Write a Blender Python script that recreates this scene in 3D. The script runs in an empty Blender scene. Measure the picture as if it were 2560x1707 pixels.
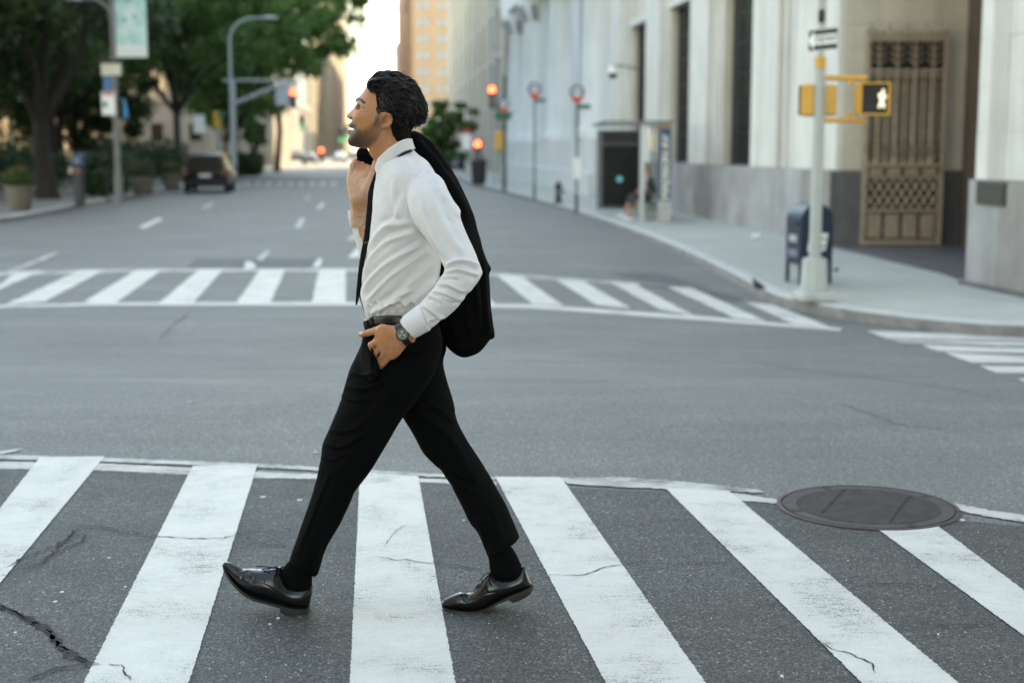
import bpy, bmesh, math, random
import numpy as np
from mathutils import Vector, Matrix, noise as mnoise
rad = math.radians
random.seed(7)
np.random.seed(7)
SC = bpy.context.scene
COL = SC.collection

# ------------------------------------------------------------------ camera
FPX, CX, CY, HOR = 3555.0, 1280.0, 853.5, 372.0
CAMZ = 1.50
PITCH = math.atan((CY - HOR) / FPX)
cam = bpy.data.cameras.new('camera')
camo = bpy.data.objects.new('camera', cam)
COL.objects.link(camo)
camo.location = (0, 0, CAMZ)
camo.rotation_euler = (math.pi / 2 - PITCH, 0, 0)
cam.sensor_width = 36.0
cam.lens = 36.0 * FPX / 2560.0
cam.clip_start, cam.clip_end = 0.1, 4000
cam.dof.use_dof = True
cam.dof.focus_distance = 4.60
cam.dof.aperture_fstop = 2.1
cam.dof.aperture_blades = 0
SC.camera = camo

# ------------------------------------------------------------------ sky and sun
SUN_EL, SUN_AZ = rad(35), rad(22)          # low morning sun, ahead and to the right, behind the right-hand blocks
world = bpy.data.worlds.new('World')
SC.world = world
world.use_nodes = True
wn, wl = world.node_tree.nodes, world.node_tree.links
wn.clear()
sky = wn.new('ShaderNodeTexSky')
sky.sky_type = 'NISHITA'
sky.sun_disc = False
sky.sun_elevation = SUN_EL
sky.sun_rotation = SUN_AZ
sky.air_density, sky.dust_density, sky.ozone_density = 1.0, 0.4, 1.0
bg = wn.new('ShaderNodeBackground')
bg.inputs['Strength'].default_value = 0.15
wo = wn.new('ShaderNodeOutputWorld')
wl.new(sky.outputs[0], bg.inputs['Color'])
wl.new(bg.outputs[0], wo.inputs['Surface'])
sun = bpy.data.lights.new('sun', 'SUN')
sun.energy = 2.0
sun.angle = rad(0.6)
sun.color = (1.0, 0.87, 0.72)
suno = bpy.data.objects.new('sun', sun)
COL.objects.link(suno)
sdir = Vector((math.sin(SUN_AZ) * math.cos(SUN_EL), math.cos(SUN_AZ) * math.cos(SUN_EL), math.sin(SUN_EL)))
suno.rotation_euler = sdir.to_track_quat('Z', 'Y').to_euler()
suno.location = (30, 30, 60)

SC.view_settings.view_transform = 'Standard'
SC.view_settings.look = 'None'
SC.view_settings.gamma = 1.0
SC.view_settings.exposure = 2.68
SC.view_settings.use_white_balance = True
SC.view_settings.white_balance_temperature = 9100
SC.view_settings.white_balance_tint = 4
SC.view_settings.use_curve_mapping = False
SC.cycles.use_denoising = True
SC.cycles.max_bounces = 6
SC.cycles.diffuse_bounces = 3
SC.cycles.glossy_bounces = 3
SC.cycles.transmission_bounces = 6
SC.cycles.transparent_max_bounces = 8
SC.cycles.sample_clamp_indirect = 6.0

# ------------------------------------------------------------------ projection helpers
_cp, _sp = math.cos(PITCH), math.sin(PITCH)
def ray(px, py):
    a, b = (px - CX) / FPX, -(py - CY) / FPX
    return Vector((a, _cp + b * _sp, -_sp + b * _cp))
def at(px, py, Y):
    d = ray(px, py)
    return Vector((0, 0, CAMZ)) + d * (Y / d.y)
def zg(y):                                  # the roadway falls half a metre across the junction
    t = min(max((y - 7.6) / 6.6, 0.0), 1.0)
    return -0.5 * t * t * (3 - 2 * t)
def gnd(px, py, dz=0.0):
    d = ray(px, py)
    t = CAMZ / max(-d.z, 1e-4)
    for _ in range(40):
        y = d.y * t
        t += ((zg(y) + dz - CAMZ) / d.z - t) * 0.7
    p = Vector((0, 0, CAMZ)) + d * t
    return p

# ------------------------------------------------------------------ object helpers
ORG = {}
def link(o, parent=None, origin=None):
    COL.objects.link(o)
    if parent is not None:
        o.parent = parent
    return o
def empty(name, loc):
    o = bpy.data.objects.new(name, None)
    o.empty_display_size = 0.2
    COL.objects.link(o)
    o.location = loc
    ORG[o.name] = Vector(loc)
    return o
def tag(o, label=None, cat=None, group=None, kind=None):
    if label: o['label'] = label
    if cat: o['category'] = cat
    if group: o['group'] = group
    if kind: o['kind'] = kind
    return o
def thing(name, label, cat, loc=(0, 0, 0), group=None):
    return tag(empty(name, loc), label, cat, group)
def mesh_obj(name, verts, faces, mat=None, parent=None, smooth=None, local=False, mats=None, fmat=None):
    """verts in world coordinates unless local; child meshes are stored relative to their top-level origin"""
    org = Vector((0, 0, 0))
    if parent is not None and not local:
        org = ORG.get(parent.name, Vector((0, 0, 0)))
    me = bpy.data.meshes.new(name)
    V = np.asarray(verts, dtype=np.float64).reshape(-1, 3) - np.array(org)
    me.from_pydata(V.tolist(), [], faces)
    if mats:
        for m in mats: me.materials.append(m)
        if fmat is not None: me.polygons.foreach_set('material_index', fmat)
    elif mat:
        me.materials.append(mat)
    if smooth is not None:
        me.shade_smooth()
        if smooth < 179:
            me.set_sharp_from_angle(angle=rad(smooth))
    me.update()
    o = bpy.data.objects.new(name, me)
    COL.objects.link(o)
    if parent is not None:
        o.parent = parent
    ORG[o.name] = org
    return o
def copy_tree(o, parent=None):
    c = o.copy()
    COL.objects.link(c)
    c.parent = parent
    ORG[c.name] = ORG.get(o.name, Vector((0, 0, 0)))
    for ch in list(o.children):
        copy_tree(ch, c)
    return c

class MB:
    """collects simple shapes into one mesh"""
    def __init__(s): s.v, s.f = [], []
    def add(s, V, F):
        n = len(s.v)
        s.v += [tuple(p) for p in V]
        s.f += [tuple(i + n for i in f) for f in F]
        return s
    def box(s, c, size, rz=0.0, M=None, bev=0.0):
        hx, hy, hz = [d / 2 for d in size]
        if bev <= 0:
            P = [(x, y, z) for x in (-hx, hx) for y in (-hy, hy) for z in (-hz, hz)]
            F = [(0, 1, 3, 2), (4, 6, 7, 5), (0, 4, 5, 1), (2, 3, 7, 6), (0, 2, 6, 4), (1, 5, 7, 3)]
        else:
            b = min(bev, hx * .9, hy * .9, hz * .9)
            ring = [(hx - b, hy), (hx, hy - b), (hx, -hy + b), (hx - b, -hy), (-hx + b, -hy), (-hx, -hy + b), (-hx, hy - b), (-hx + b, hy)]
            ring = ring[::-1]
            sc = lambda k: [(x * (hx - k) / hx, y * (hy - k) / hy) for x, y in ring]
            P, F = [], []
            lv = [(-hz, b), (-hz + b, 0), (hz - b, 0), (hz, b)]
            for z, k in lv: P += [(x, y, z) for x, y in sc(k)]
            for i in range(3):
                for j in range(8):
                    F.append((i * 8 + j, i * 8 + (j + 1) % 8, i * 8 + 8 + (j + 1) % 8, i * 8 + 8 + j))
            F.append(tuple(range(7, -1, -1))); F.append(tuple(range(24, 32)))
        R = Matrix.Rotation(rz, 4, 'Z') if M is None else M
        C = Vector(c)
        return s.add([(R @ Vector(p)) + C for p in P], F)
    def tube(s, path, r, n=8, cap=True, flat=1.0):
        path = [Vector(p) for p in path]
        m = len(path)
        rr = [r] * m if not hasattr(r, '__len__') else list(r)
        V, F = [], []
        up = None
        for i in range(m):
            t = (path[min(i + 1, m - 1)] - path[max(i - 1, 0)])
            if t.length < 1e-9: t = Vector((0, 0, 1))
            t.normalize()
            if up is None:
                up = Vector((0, 0, 1)) if abs(t.z) < 0.9 else Vector((1, 0, 0))
            a = t.cross(up)
            if a.length < 1e-6: a = t.orthogonal()
            a.normalize(); b = a.cross(t).normalized(); up = b
            for k in range(n):
                q = 2 * math.pi * k / n
                V.append(path[i] + a * (math.cos(q) * rr[i]) + b * (math.sin(q) * rr[i] * flat))
        for i in range(m - 1):
            for k in range(n):
                F.append((i * n + k, i * n + (k + 1) % n, (i + 1) * n + (k + 1) % n, (i + 1) * n + k))
        if cap:
            F.append(tuple(range(n - 1, -1, -1))); F.append(tuple(range((m - 1) * n, m * n)))
        return s.add(V, F)
    def lathe(s, prof, c, n=16, axis='Z'):
        c = Vector(c); V, F = [], []
        m = len(prof)
        for r, z in prof:
            for k in range(n):
                q = 2 * math.pi * k / n
                p = (r * math.cos(q), r * math.sin(q), z)
                if axis == 'Y': p = (p[0], -p[2], p[1])
                if axis == 'X': p = (p[2], p[0], p[1])
                V.append(c + Vector(p))
        for i in range(m - 1):
            for k in range(n):
                F.append((i * n + k, i * n + (k + 1) % n, (i + 1) * n + (k + 1) % n, (i + 1) * n + k))
        F.append(tuple(range(n - 1, -1, -1))); F.append(tuple(range((m - 1) * n, m * n)))
        return s.add(V, F)
    def prism(s, poly, h0, h1, fn):
        """poly: 2d points; fn(u, v, h) -> world point"""
        n = len(poly)
        V = [fn(u, v, h0) for u, v in poly] + [fn(u, v, h1) for u, v in poly]
        F = [tuple(range(n - 1, -1, -1)), tuple(range(n, 2 * n))]
        F += [(i, (i + 1) % n, n + (i + 1) % n, n + i) for i in range(n)]
        return s.add(V, F)
    def quad(s, a, b, c, d): return s.add([a, b, c, d], [(0, 1, 2, 3)])
    def build(s, name, mat, parent=None, smooth=None, local=False):
        return mesh_obj(name, s.v, s.f, mat, parent, smooth, local)

# ------------------------------------------------------------------ materials
MATS = {}
def newmat(name):
    m = bpy.data.materials.new(name); m.use_nodes = True
    MATS[name] = m
    return m, m.node_tree.nodes, m.node_tree.links, m.node_tree.nodes['Principled BSDF']
def setin(b, **k):
    for key, v in k.items():
        key = key.replace('_', ' ')
        if key in b.inputs: b.inputs[key].default_value = v
def ramp(n, stops):
    r = n.new('ShaderNodeValToRGB')
    e = r.color_ramp.elements
    while len(e) > 1: e.remove(e[-1])
    e[0].position, e[0].color = stops[0][0], (*stops[0][1], 1)
    for p, c in stops[1:]:
        q = e.new(p); q.color = (*c, 1)
    return r
def coords(n, l, scale=1.0, kind='Object'):
    tc = n.new('ShaderNodeTexCoord')
    if kind == 'World':
        g = n.new('ShaderNodeNewGeometry'); src = g.outputs['Position']
    else:
        src = tc.outputs[kind]
    mp = n.new('ShaderNodeMapping')
    mp.inputs['Scale'].default_value = (scale, scale, scale) if not hasattr(scale, '__len__') else scale
    l.new(src, mp.inputs[0])
    return mp.outputs[0]
def noisetex(n, l, vec, scale, detail=4, rough=0.55):
    t = n.new('ShaderNodeTexNoise')
    t.inputs['Scale'].default_value = scale
    t.inputs['Detail'].default_value = detail
    t.inputs['Roughness'].default_value = rough
    l.new(vec, t.inputs['Vector'])
    return t.outputs['Fac']
def simple(name, col, rough=0.6, metal=0.0, var=0.12, scale=6.0, spec=None, bump=0.0, emit=None, estr=0.0, kind='World'):
    """plain procedural material: base colour broken up by two noises"""
    m, n, l, b = newmat(name)
    v = coords(n, l, 1.0, kind)
    f1 = noisetex(n, l, v, scale, 6, 0.6)
    lo = tuple(max(c * (1 - var), 0) for c in col); hi = tuple(min(c * (1 + var), 1) for c in col)
    r = ramp(n, [(0.3, lo), (0.7, hi)])
    l.new(f1, r.inputs[0]); l.new(r.outputs[0], b.inputs['Base Color'])
    setin(b, Roughness=rough, Metallic=metal)
    if spec is not None: b.inputs['Specular IOR Level'].default_value = spec
    if bump:
        bp = n.new('ShaderNodeBump'); bp.inputs['Strength'].default_value = bump; bp.inputs['Distance'].default_value = 0.01
        l.new(noisetex(n, l, v, scale * 8, 3), bp.inputs['Height']); l.new(bp.outputs[0], b.inputs['Normal'])
    if emit:
        b.inputs['Emission Color'].default_value = (*emit, 1); b.inputs['Emission Strength'].default_value = estr
    return m
# ------------------------------------------------------------------ ground materials
def asphalt(name, lo, hi, speck=1.0):
    m, n, l, b = newmat(name)
    v = coords(n, l, 1.0, 'World')
    vor = n.new('ShaderNodeTexVoronoi'); vor.inputs['Scale'].default_value = 190; l.new(v, vor.inputs['Vector'])
    sep = n.new('ShaderNodeSeparateColor'); l.new(vor.outputs['Color'], sep.inputs[0])
    fine = noisetex(n, l, v, 260, 3, 0.7)
    big = noisetex(n, l, v, 0.55, 5, 0.6)
    mid = noisetex(n, l, v, 7, 5, 0.65)
    def math_(op, a, c):
        q = n.new('ShaderNodeMath'); q.operation = op
        for i, s in enumerate((a, c)):
            if isinstance(s, (int, float)): q.inputs[i].default_value = s
            else: l.new(s, q.inputs[i])
        return q.outputs[0]
    s = math_('MULTIPLY', sep.outputs[0], 0.44 * speck)
    s = math_('ADD', s, math_('MULTIPLY', fine, 0.35))
    sm_ = noisetex(n, l, coords(n, l, (.35, 1.6, 1), 'World'), 1.0, 5, .65)
    s = math_('ADD', s, math_('MULTIPLY', big, 0.30))
    s = math_('ADD', s, math_('MULTIPLY', math_('SUBTRACT', sm_, .5), 0.38))
    s = math_('ADD', s, math_('MULTIPLY', mid, 0.20))
    r = ramp(n, [(0.30, lo), (0.80, hi), (0.97, tuple(min(c * 2.3, .6) for c in hi))])
    l.new(s, r.inputs[0])
    # scattered pale stones and dark pits in the binder
    v2 = n.new('ShaderNodeTexVoronoi'); v2.inputs['Scale'].default_value = 120; l.new(v, v2.inputs['Vector'])
    sp2 = n.new('ShaderNodeSeparateColor'); l.new(v2.outputs['Color'], sp2.inputs[0])
    fl = ramp(n, [(0.0, (.45, .45, .45)), (.10, (.55, .55, .55)), (.13, (1, 1, 1)), (.91, (1, 1, 1)), (.94, (1 + .7 * speck,) * 3), (1.0, (1 + 1.3 * speck,) * 3)])
    l.new(sp2.outputs[1], fl.inputs[0])
    mf = n.new('ShaderNodeMix'); mf.data_type = 'RGBA'; mf.blend_type = 'MULTIPLY'; mf.inputs[0].default_value = 1
    l.new(r.outputs[0], mf.inputs[6]); l.new(fl.outputs[0], mf.inputs[7]); l.new(mf.outputs[2], b.inputs['Base Color'])
    rr = ramp(n, [(0.2, (.55,) * 3), (0.9, (.85,) * 3)]); l.new(mid, rr.inputs[0]); l.new(rr.outputs[0], b.inputs['Roughness'])
    bp = n.new('ShaderNodeBump'); bp.inputs['Strength'].default_value = 0.55; bp.inputs['Distance'].default_value = 0.006
    hgt = math_('ADD', math_('MULTIPLY', vor.outputs['Distance'], -1.4), fine)
    l.new(hgt, bp.inputs['Height']); l.new(bp.outputs[0], b.inputs['Normal'])
    return m
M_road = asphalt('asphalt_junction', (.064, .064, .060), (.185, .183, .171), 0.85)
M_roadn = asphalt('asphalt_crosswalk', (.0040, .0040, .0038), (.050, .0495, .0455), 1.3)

def paint_mat(name, col, wear):
    m, n, l, b = newmat(name)
    v = coords(n, l, 1.0, 'World')
    sv = coords(n, l, (6, 60, 1), 'World')
    streak = noisetex(n, l, sv, 1.6, 4, 0.7)
    blot = noisetex(n, l, v, 3.2, 6, 0.65)
    fine = noisetex(n, l, v, 170, 3, 0.7)
    mx = n.new('ShaderNodeMath'); mx.operation = 'ADD'; l.new(blot, mx.inputs[0])
    m2 = n.new('ShaderNodeMath'); m2.operation = 'MULTIPLY_ADD'; l.new(streak, m2.inputs[0]); m2.inputs[1].default_value = .55
    l.new(fine, m2.inputs[2]); l.new(m2.outputs[0], mx.inputs[1])
    lo = tuple(c * .16 for c in col)
    r = ramp(n, [(wear, lo), (wear + .10, tuple(c * .80 for c in col)), (1.35, col)] if wear + .1 < 1 else [(0, lo), (1, col)])
    # ramp positions are limited to 0..1: rescale the sum
    sc = n.new('ShaderNodeMath'); sc.operation = 'MULTIPLY'; sc.inputs[1].default_value = 0.62; l.new(mx.outputs[0], sc.inputs[0])
    l.new(sc.outputs[0], r.inputs[0]); l.new(r.outputs[0], b.inputs['Base Color'])
    setin(b, Roughness=.62)
    bp = n.new('ShaderNodeBump'); bp.inputs['Strength'].default_value = .35; bp.inputs['Distance'].default_value = .004
    l.new(fine, bp.inputs['Height']); l.new(bp.outputs[0], b.inputs['Normal'])
    return m
M_paint = paint_mat('road_paint', (.62, .59, .535), 0.62)
M_paintw = paint_mat('road_paint_worn', (.54, .515, .465), 0.69)

# ------------------------------------------------------------------ the road sheet
ys = [-30, -10, 0, 3, 5, 6.5, 7.4] + [7.6 + i * .33 for i in range(1, 21)] + [15, 18, 25, 40, 60, 100, 160, 260, 420, 700, 1200, 2200]
xs = [-900, -300, -120, -60, -30, -16, -10, -6, -3, 0, 3, 6, 10, 16, 30, 60, 120, 300, 900]
V = [(x, y, zg(y)) for y in ys for x in xs]
nx = len(xs)
F = [(j * nx + i, j * nx + i + 1, (j + 1) * nx + i + 1, (j + 1) * nx + i) for j in range(len(ys) - 1) for i in range(nx - 1)]
road = mesh_obj('road', V, F, M_road)
tag(road, 'grey asphalt street and junction surface', kind='structure')

def drape(poly_px, dz, step=0.25, jit=0.0, seed=0, world_pts=None, z_of=None):
    """a polygon given by pixels laid on the ground as a sheet; edges cut into short pieces with a ragged outline"""
    rng = random.Random(seed)
    P = world_pts or [gnd(*p) for p in poly_px]
    pts = []
    for i in range(len(P)):
        a, b = P[i], P[(i + 1) % len(P)]
        L = (b - a).length
        k = max(1, int(L / step))
        d = (b - a).normalized(); nrm = Vector((-d.y, d.x, 0))
        for j in range(k):
            q = a.lerp(b, j / k)
            o = 0 if j == 0 else rng.gauss(0, jit)
            q = q + nrm * o
            pts.append((q.x, q.y))
    bm = bmesh.new()
    vs = [bm.verts.new((x, y, 0)) for x, y in pts]
    es = [bm.edges.new((vs[i], vs[(i + 1) % len(vs)])) for i in range(len(vs))]
    bmesh.ops.triangle_fill(bm, use_beauty=True, edges=es)
    ymin, ymax = min(p[1] for p in pts), max(p[1] for p in pts)
    if ymax > 7.5 and ymin < 14.4:
        y = max(ymin, 7.5)
        while y < min(ymax, 14.4):
            bmesh.ops.bisect_plane(bm, geom=bm.verts[:] + bm.edges[:] + bm.faces[:], plane_co=(0, y, 0), plane_no=(0, 1, 0))
            y += .33
    for v in bm.verts:
        v.co.z = zg(v.co.y) + dz
    for f in bm.faces:
        f.normal_update()
        if f.normal.z < 0: f.normal_flip()
    bm.verts.index_update()
    V = [tuple(v.co) for v in bm.verts]; F = [tuple(v.index for v in f.verts) for f in bm.faces]
    bm.free()
    return V, F

# darker, coarser asphalt under the near crosswalk, a patch of its own
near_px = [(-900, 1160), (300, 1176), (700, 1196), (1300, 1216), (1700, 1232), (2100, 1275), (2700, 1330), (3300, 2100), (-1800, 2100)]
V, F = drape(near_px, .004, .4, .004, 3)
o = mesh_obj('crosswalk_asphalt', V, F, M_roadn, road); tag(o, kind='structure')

def stripe(name, px, mat, dz=.008, step=.012, jit=.0035, seed=0, parent=road):
    V, F = drape(px, dz, step, jit, seed)
    return mesh_obj(name, V, F, mat, parent)
def extend(a, b, y):
    t = (y - a[1]) / (b[1] - a[1])
    return (a[0] + (b[0] - a[0]) * t, y)
# near crosswalk bars: (top left, top right, lower-right, lower-left) read off the photograph, run on below the frame
def nearbar(tl, tr, bl, br, seed):
    stripe('crosswalk_stripe', [tl, tr, extend(tr, br, 1980), extend(tl, bl, 1980)], M_paint, .008, .007, .0013, seed)
nearbar((100, 1146), (262, 1144), (-160, 1480), (0, 1462), 1)
nearbar((482, 1168), (644, 1164), (212, 1707), (474, 1707), 2)
nearbar((900, 1184), (1046, 1194), (875, 1707), (1138, 1707), 3)
nearbar((1238, 1195), (1402, 1196), (1512, 1707), (1760, 1707), 4)
nearbar((1664, 1224), (1822, 1230), (2144, 1702), (2384, 1702), 5)
nearbar((2180, 1316), (2342, 1317), (2560, 1594), (2700, 1585), 6)
nearbar((2540, 1296), (2650, 1300), (2900, 1500), (3010, 1495), 7)
nearbar((-330, 1130), (-190, 1130), (-800, 1480), (-640, 1480), 8)
# the two worn lines along the far edge of the near crosswalk
stripe('stop_line', [(-400, 1128), (240, 1146), (640, 1161), (900, 1176), (1240, 1196), (1240, 1202), (900, 1185), (640, 1170), (240, 1156), (-400, 1141)], M_paintw, .006, .012, .004, 11)
stripe('stop_line', [(-400, 1150), (240, 1160), (640, 1181), (900, 1192), (1240, 1206), (1240, 1216), (900, 1202), (640, 1197), (240, 1178), (-400, 1168)], M_paintw, .006, .012, .004, 12)
stripe('stop_line', [(1400, 1197), (1550, 1195), (1700, 1206), (1900, 1227), (1906, 1234), (1700, 1226), (1550, 1220), (1420, 1212)], M_paintw, .006, .012, .005, 13)
stripe('stop_line', [(1780, 1226), (1945, 1252), (1945, 1262), (1800, 1250)], M_paintw, .0065, .012, .005, 14)
stripe('stop_line', [(2350, 1254), (2480, 1279), (2640, 1300), (2640, 1320), (2470, 1294), (2345, 1268)], M_paintw, .006, .012, .005, 15)
stripe('lane_mark', [(-60, 1128), (0, 1130), (56, 1124), (40, 1130), (0, 1138), (-60, 1140)], M_paintw, .006, .02, .003, 16)

# far crosswalk, both sides of the walking man
fb = [((-60, 704), (0, 690), (-160, 746), (-60, 744)),
      ((40, 680), (110, 677), (-60, 762), (-10, 728)),
      ((200, 676), (263, 675), (14, 762), (112, 755)),
      ((343, 675), (408, 674), (208, 756), (284, 762)),
      ((500, 673), (560, 673), (398, 758), (482, 759)),
      ((650, 674), (714, 673), (592, 757), (676, 758)),
      ((798, 673), (864, 673), (780, 757), (864, 757)),
      ((930, 676), (1000, 678), (960, 758), (1050, 760)),
      ((1090, 682), (1150, 684), (1160, 760), (1240, 762)),
      ((1240, 686), (1304, 692), (1330, 760), (1408, 765)),
      ((1390, 700), (1460, 705), (1492, 764), (1578, 772)),
      ((1524, 706), (1582, 709), (1650, 775), (1736, 790)),
      ((1668, 718), (1728, 720), (1838, 796), (1918, 805)),
      ((1864, 757), (1932, 762), (1990, 814), (2090, 824))]
for i, (a, b, c, d) in enumerate(fb):
    stripe('crosswalk_stripe', [a, b, d, c], M_paint, .006, .1, .006, 30 + i)
stripe('stop_line', [(-200, 690), (0, 681), (300, 674), (900, 672), (1240, 683), (1600, 708), (1600, 714), (1240, 691), (900, 678), (300, 681), (0, 689), (-200, 700)], M_paintw, .005, .2, .008, 51)
stripe('stop_line', [(-60, 767), (14, 763), (284, 757), (900, 756), (1330, 762), (1736, 790), (2105, 822), (2100, 828), (1736, 800), (1330, 771), (900, 764), (284, 764), (14, 769), (-60, 774)], M_paint, .005, .2, .006, 52)
# crosswalk over the side street at the right
rb = [((2165, 828), (2560, 846), (2560, 854), (2220, 848)),
      ((2225, 851), (2560, 859), (2560, 869), (2250, 857)),
      ((2300, 863), (2560, 873), (2560, 885), (2340, 879)),
      ((2360, 881), (2560, 892), (2560, 909), (2430, 908)),
      ((2450, 915), (2560, 918), (2560, 935), (2490, 933)),
      ((2545, 948), (2640, 950), (2640, 968), (2580, 966))]
for i, (a, b, c, d) in enumerate(rb):
    L = 900
    b2 = (b[0] + L, b[1] + (b[1] - a[1]) / (b[0] - a[0]) * L * .6); c2 = (c[0] + L, c[1] + (c[1] - d[1]) / (c[0] - d[0]) * L * .6)
    stripe('crosswalk_stripe', [a, b2, c2, d], M_paint, .006, .06, .008, 70 + i)
# lane dashes
for i, q in enumerate([[(345, 569), (395, 545), (408, 549), (362, 572)], [(735, 569), (752, 545), (763, 547), (752, 571)],
          [(790, 521), (806, 508), (812, 509), (802, 522)], [(500, 521), (528, 508), (536, 510), (514, 522)],
          [(612, 655), (630, 655), (642, 668), (611, 678)], [(640, 650), (668, 627), (676, 628), (656, 652)],
          [(780, 668), (795, 648), (806, 648), (800, 668)], [(0, 686), (135, 633), (146, 636), (10, 690)],
          [(870, 645), (895, 618), (905, 618), (898, 645)], [(868, 598), (890, 585), (893, 600), (870, 602)],
          [(560, 470), (600, 461), (606, 463), (572, 472)], [(760, 498), (772, 490), (778, 491), (768, 499)]]):
    stripe('lane_mark', q, M_paintw if i % 2 else M_paint, .0085, .2, .004, 90 + i)
for i in range(9):
    x = 610 + i * 27
    stripe('crosswalk_stripe', [(x, 462), (x + 13, 462), (x + 16, 457), (x + 4, 457)], M_paint, .005, .3, 0, 120 + i)
# darker repair patches and the oval cover in the far lane
M_patch = asphalt('asphalt_patch', (.042, .042, .045), (.09, .09, .094), 0.8)
V, F = drape([(466, 668), (492, 647), (790, 648), (778, 668)], .004, .2, .003, 140)
mesh_obj('repair_patch', V, F, M_patch, road)
V, F = drape([(1520, 684), (1640, 682), (1780, 720), (1700, 716), (1590, 700)], .004, .2, .01, 141)
mesh_obj('repair_patch', V, F, M_patch, road)
V, F = drape([(1590, 712), (1760, 722), (1860, 748), (1840, 756), (1740, 738), (1620, 720)], .0045, .2, .01, 142)
mesh_obj('repair_patch', V, F, M_patch, road)

# cracks: narrow dark gaps, each a ragged ribbon
M_crack = simple('crack_tar', (.012, .012, .012), .9, var=.3, scale=40)
M_seam = asphalt('tar_seam', (.05, .053, .056), (.12, .125, .13), .8)
def crack(px, w, seed, dz=.0105):
    rng = random.Random(seed)
    P = [gnd(*p) for p in px]
    pts = []
    for a, b in zip(P[:-1], P[1:]):
        k = max(2, int((b - a).length / .018))
        pts += [a.lerp(b, j / k) for j in range(k)]
    pts.append(P[-1])
    V, F = [], []
    off = 0
    for i, p in enumerate(pts):
        d = (pts[min(i + 1, len(pts) - 1)] - pts[max(i - 1, 0)]).normalized(); n = Vector((-d.y, d.x, 0))
        off = off * .75 + rng.gauss(0, .0055)
        t = i / (len(pts) - 1)
        ww = w * (.35 + rng.random()) * min(1, 6 * t + .15, 6 * (1 - t) + .15) / 2
        c = p + n * off
        for s in (-1, 1):
            q = c + n * ww * s
            V.append((q.x, q.y, zg(q.y) + dz))
    F = [(2 * i, 2 * i + 1, 2 * i + 3, 2 * i + 2) for i in range(len(pts) - 1)]
    mesh_obj('crack', V, F, M_crack if P[0].y < 7 else M_seam, road)
for i, (p, w) in enumerate([
    ([(0, 1432), (60, 1402), (130, 1373), (180, 1345), (215, 1340), (196, 1360), (140, 1385), (90, 1405), (30, 1432)], .010),
    ([(130, 1308), (250, 1322), (400, 1345), (560, 1352), (640, 1330), (720, 1332)], .007),
    ([(30, 1436), (100, 1410), (175, 1350), (180, 1330), (260, 1325)], .010),
    ([(-40, 1500), (40, 1535), (100, 1570), (150, 1620), (200, 1650), (240, 1668)], .018),
    ([(0, 1515), (70, 1562), (140, 1600), (170, 1640), (236, 1664)], .012),
    ([(60, 1707), (140, 1680), (200, 1668), (252, 1669)], .012),
    ([(268, 1668), (310, 1676), (324, 1700), (330, 1705)], .006),
    ([(600, 1372), (650, 1362), (720, 1374)], .008),
    ([(930, 1398), (1000, 1406), (1060, 1412), (1140, 1420), (1260, 1438)], .0055),
    ([(1330, 1443), (1460, 1441), (1520, 1422), (1570, 1414), (1640, 1408)], .0055),
    ([(1660, 1412), (1740, 1414), (1830, 1418)], .007),
    ([(2180, 1462), (2300, 1462), (2370, 1468)], .006),
    ([(955, 1372), (985, 1345), (1003, 1318)], .003),
    ([(0, 935), (300, 925), (450, 938), (700, 930), (880, 925)], .020),
    ([(2260, 1555), (2400, 1570), (2520, 1560)], .006),
    ([(1150, 905), (1500, 890), (1900, 905), (2300, 960), (2560, 1010)], .018),
    ([(470, 785), (430, 815), (400, 850)], .02),
    ([(2100, 1010), (2240, 1060), (2420, 1080)], .012),
    ([(2000, 1600), (2120, 1640), (2200, 1690)], .006),
    ]):
    crack(p, w, 200 + i, .0105)
# pale chips, gum and grit scattered on the asphalt
M_chip = simple('pale_chip', (.55, .55, .53), .8, var=.2, scale=60)
mb = MB(); rng = random.Random(5)
spots = [(658, 1242, 9), (748, 1250, 8), (155, 1480, 6), (138, 1504, 6), (38, 1580, 5), (2405, 1300, 8), (1955, 1690, 8), (272, 1394, 4), (314, 1467, 4),
         (695, 1545, 5), (675, 1560, 4), (2345, 1585, 4), (1160, 1300, 4), (475, 1004, 8), (790, 1131, 6)]
spots += [(rng.uniform(0, 2560), rng.uniform(1240, 1700), rng.uniform(.8, 2.0)) for _ in range(90)]
for px, py, r in spots:
    c = gnd(px, py, .004); q = r / 3555 * c.y
    k = rng.randint(5, 7); a0 = rng.random() * 6
    P = [(c.x + q * (.6 + .5 * rng.random()) * math.cos(a0 + 6.283 * j / k), c.y + q * 1.3 * (.6 + .5 * rng.random()) * math.sin(a0 + 6.283 * j / k)) for j in range(k)]
    mb.prism(P, .004, .0055 + .002 * rng.random(), lambda u, v, h: (u, v, zg(v) + h))
o = mb.build('grit', M_chip, road); tag(o, kind='stuff')

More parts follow.
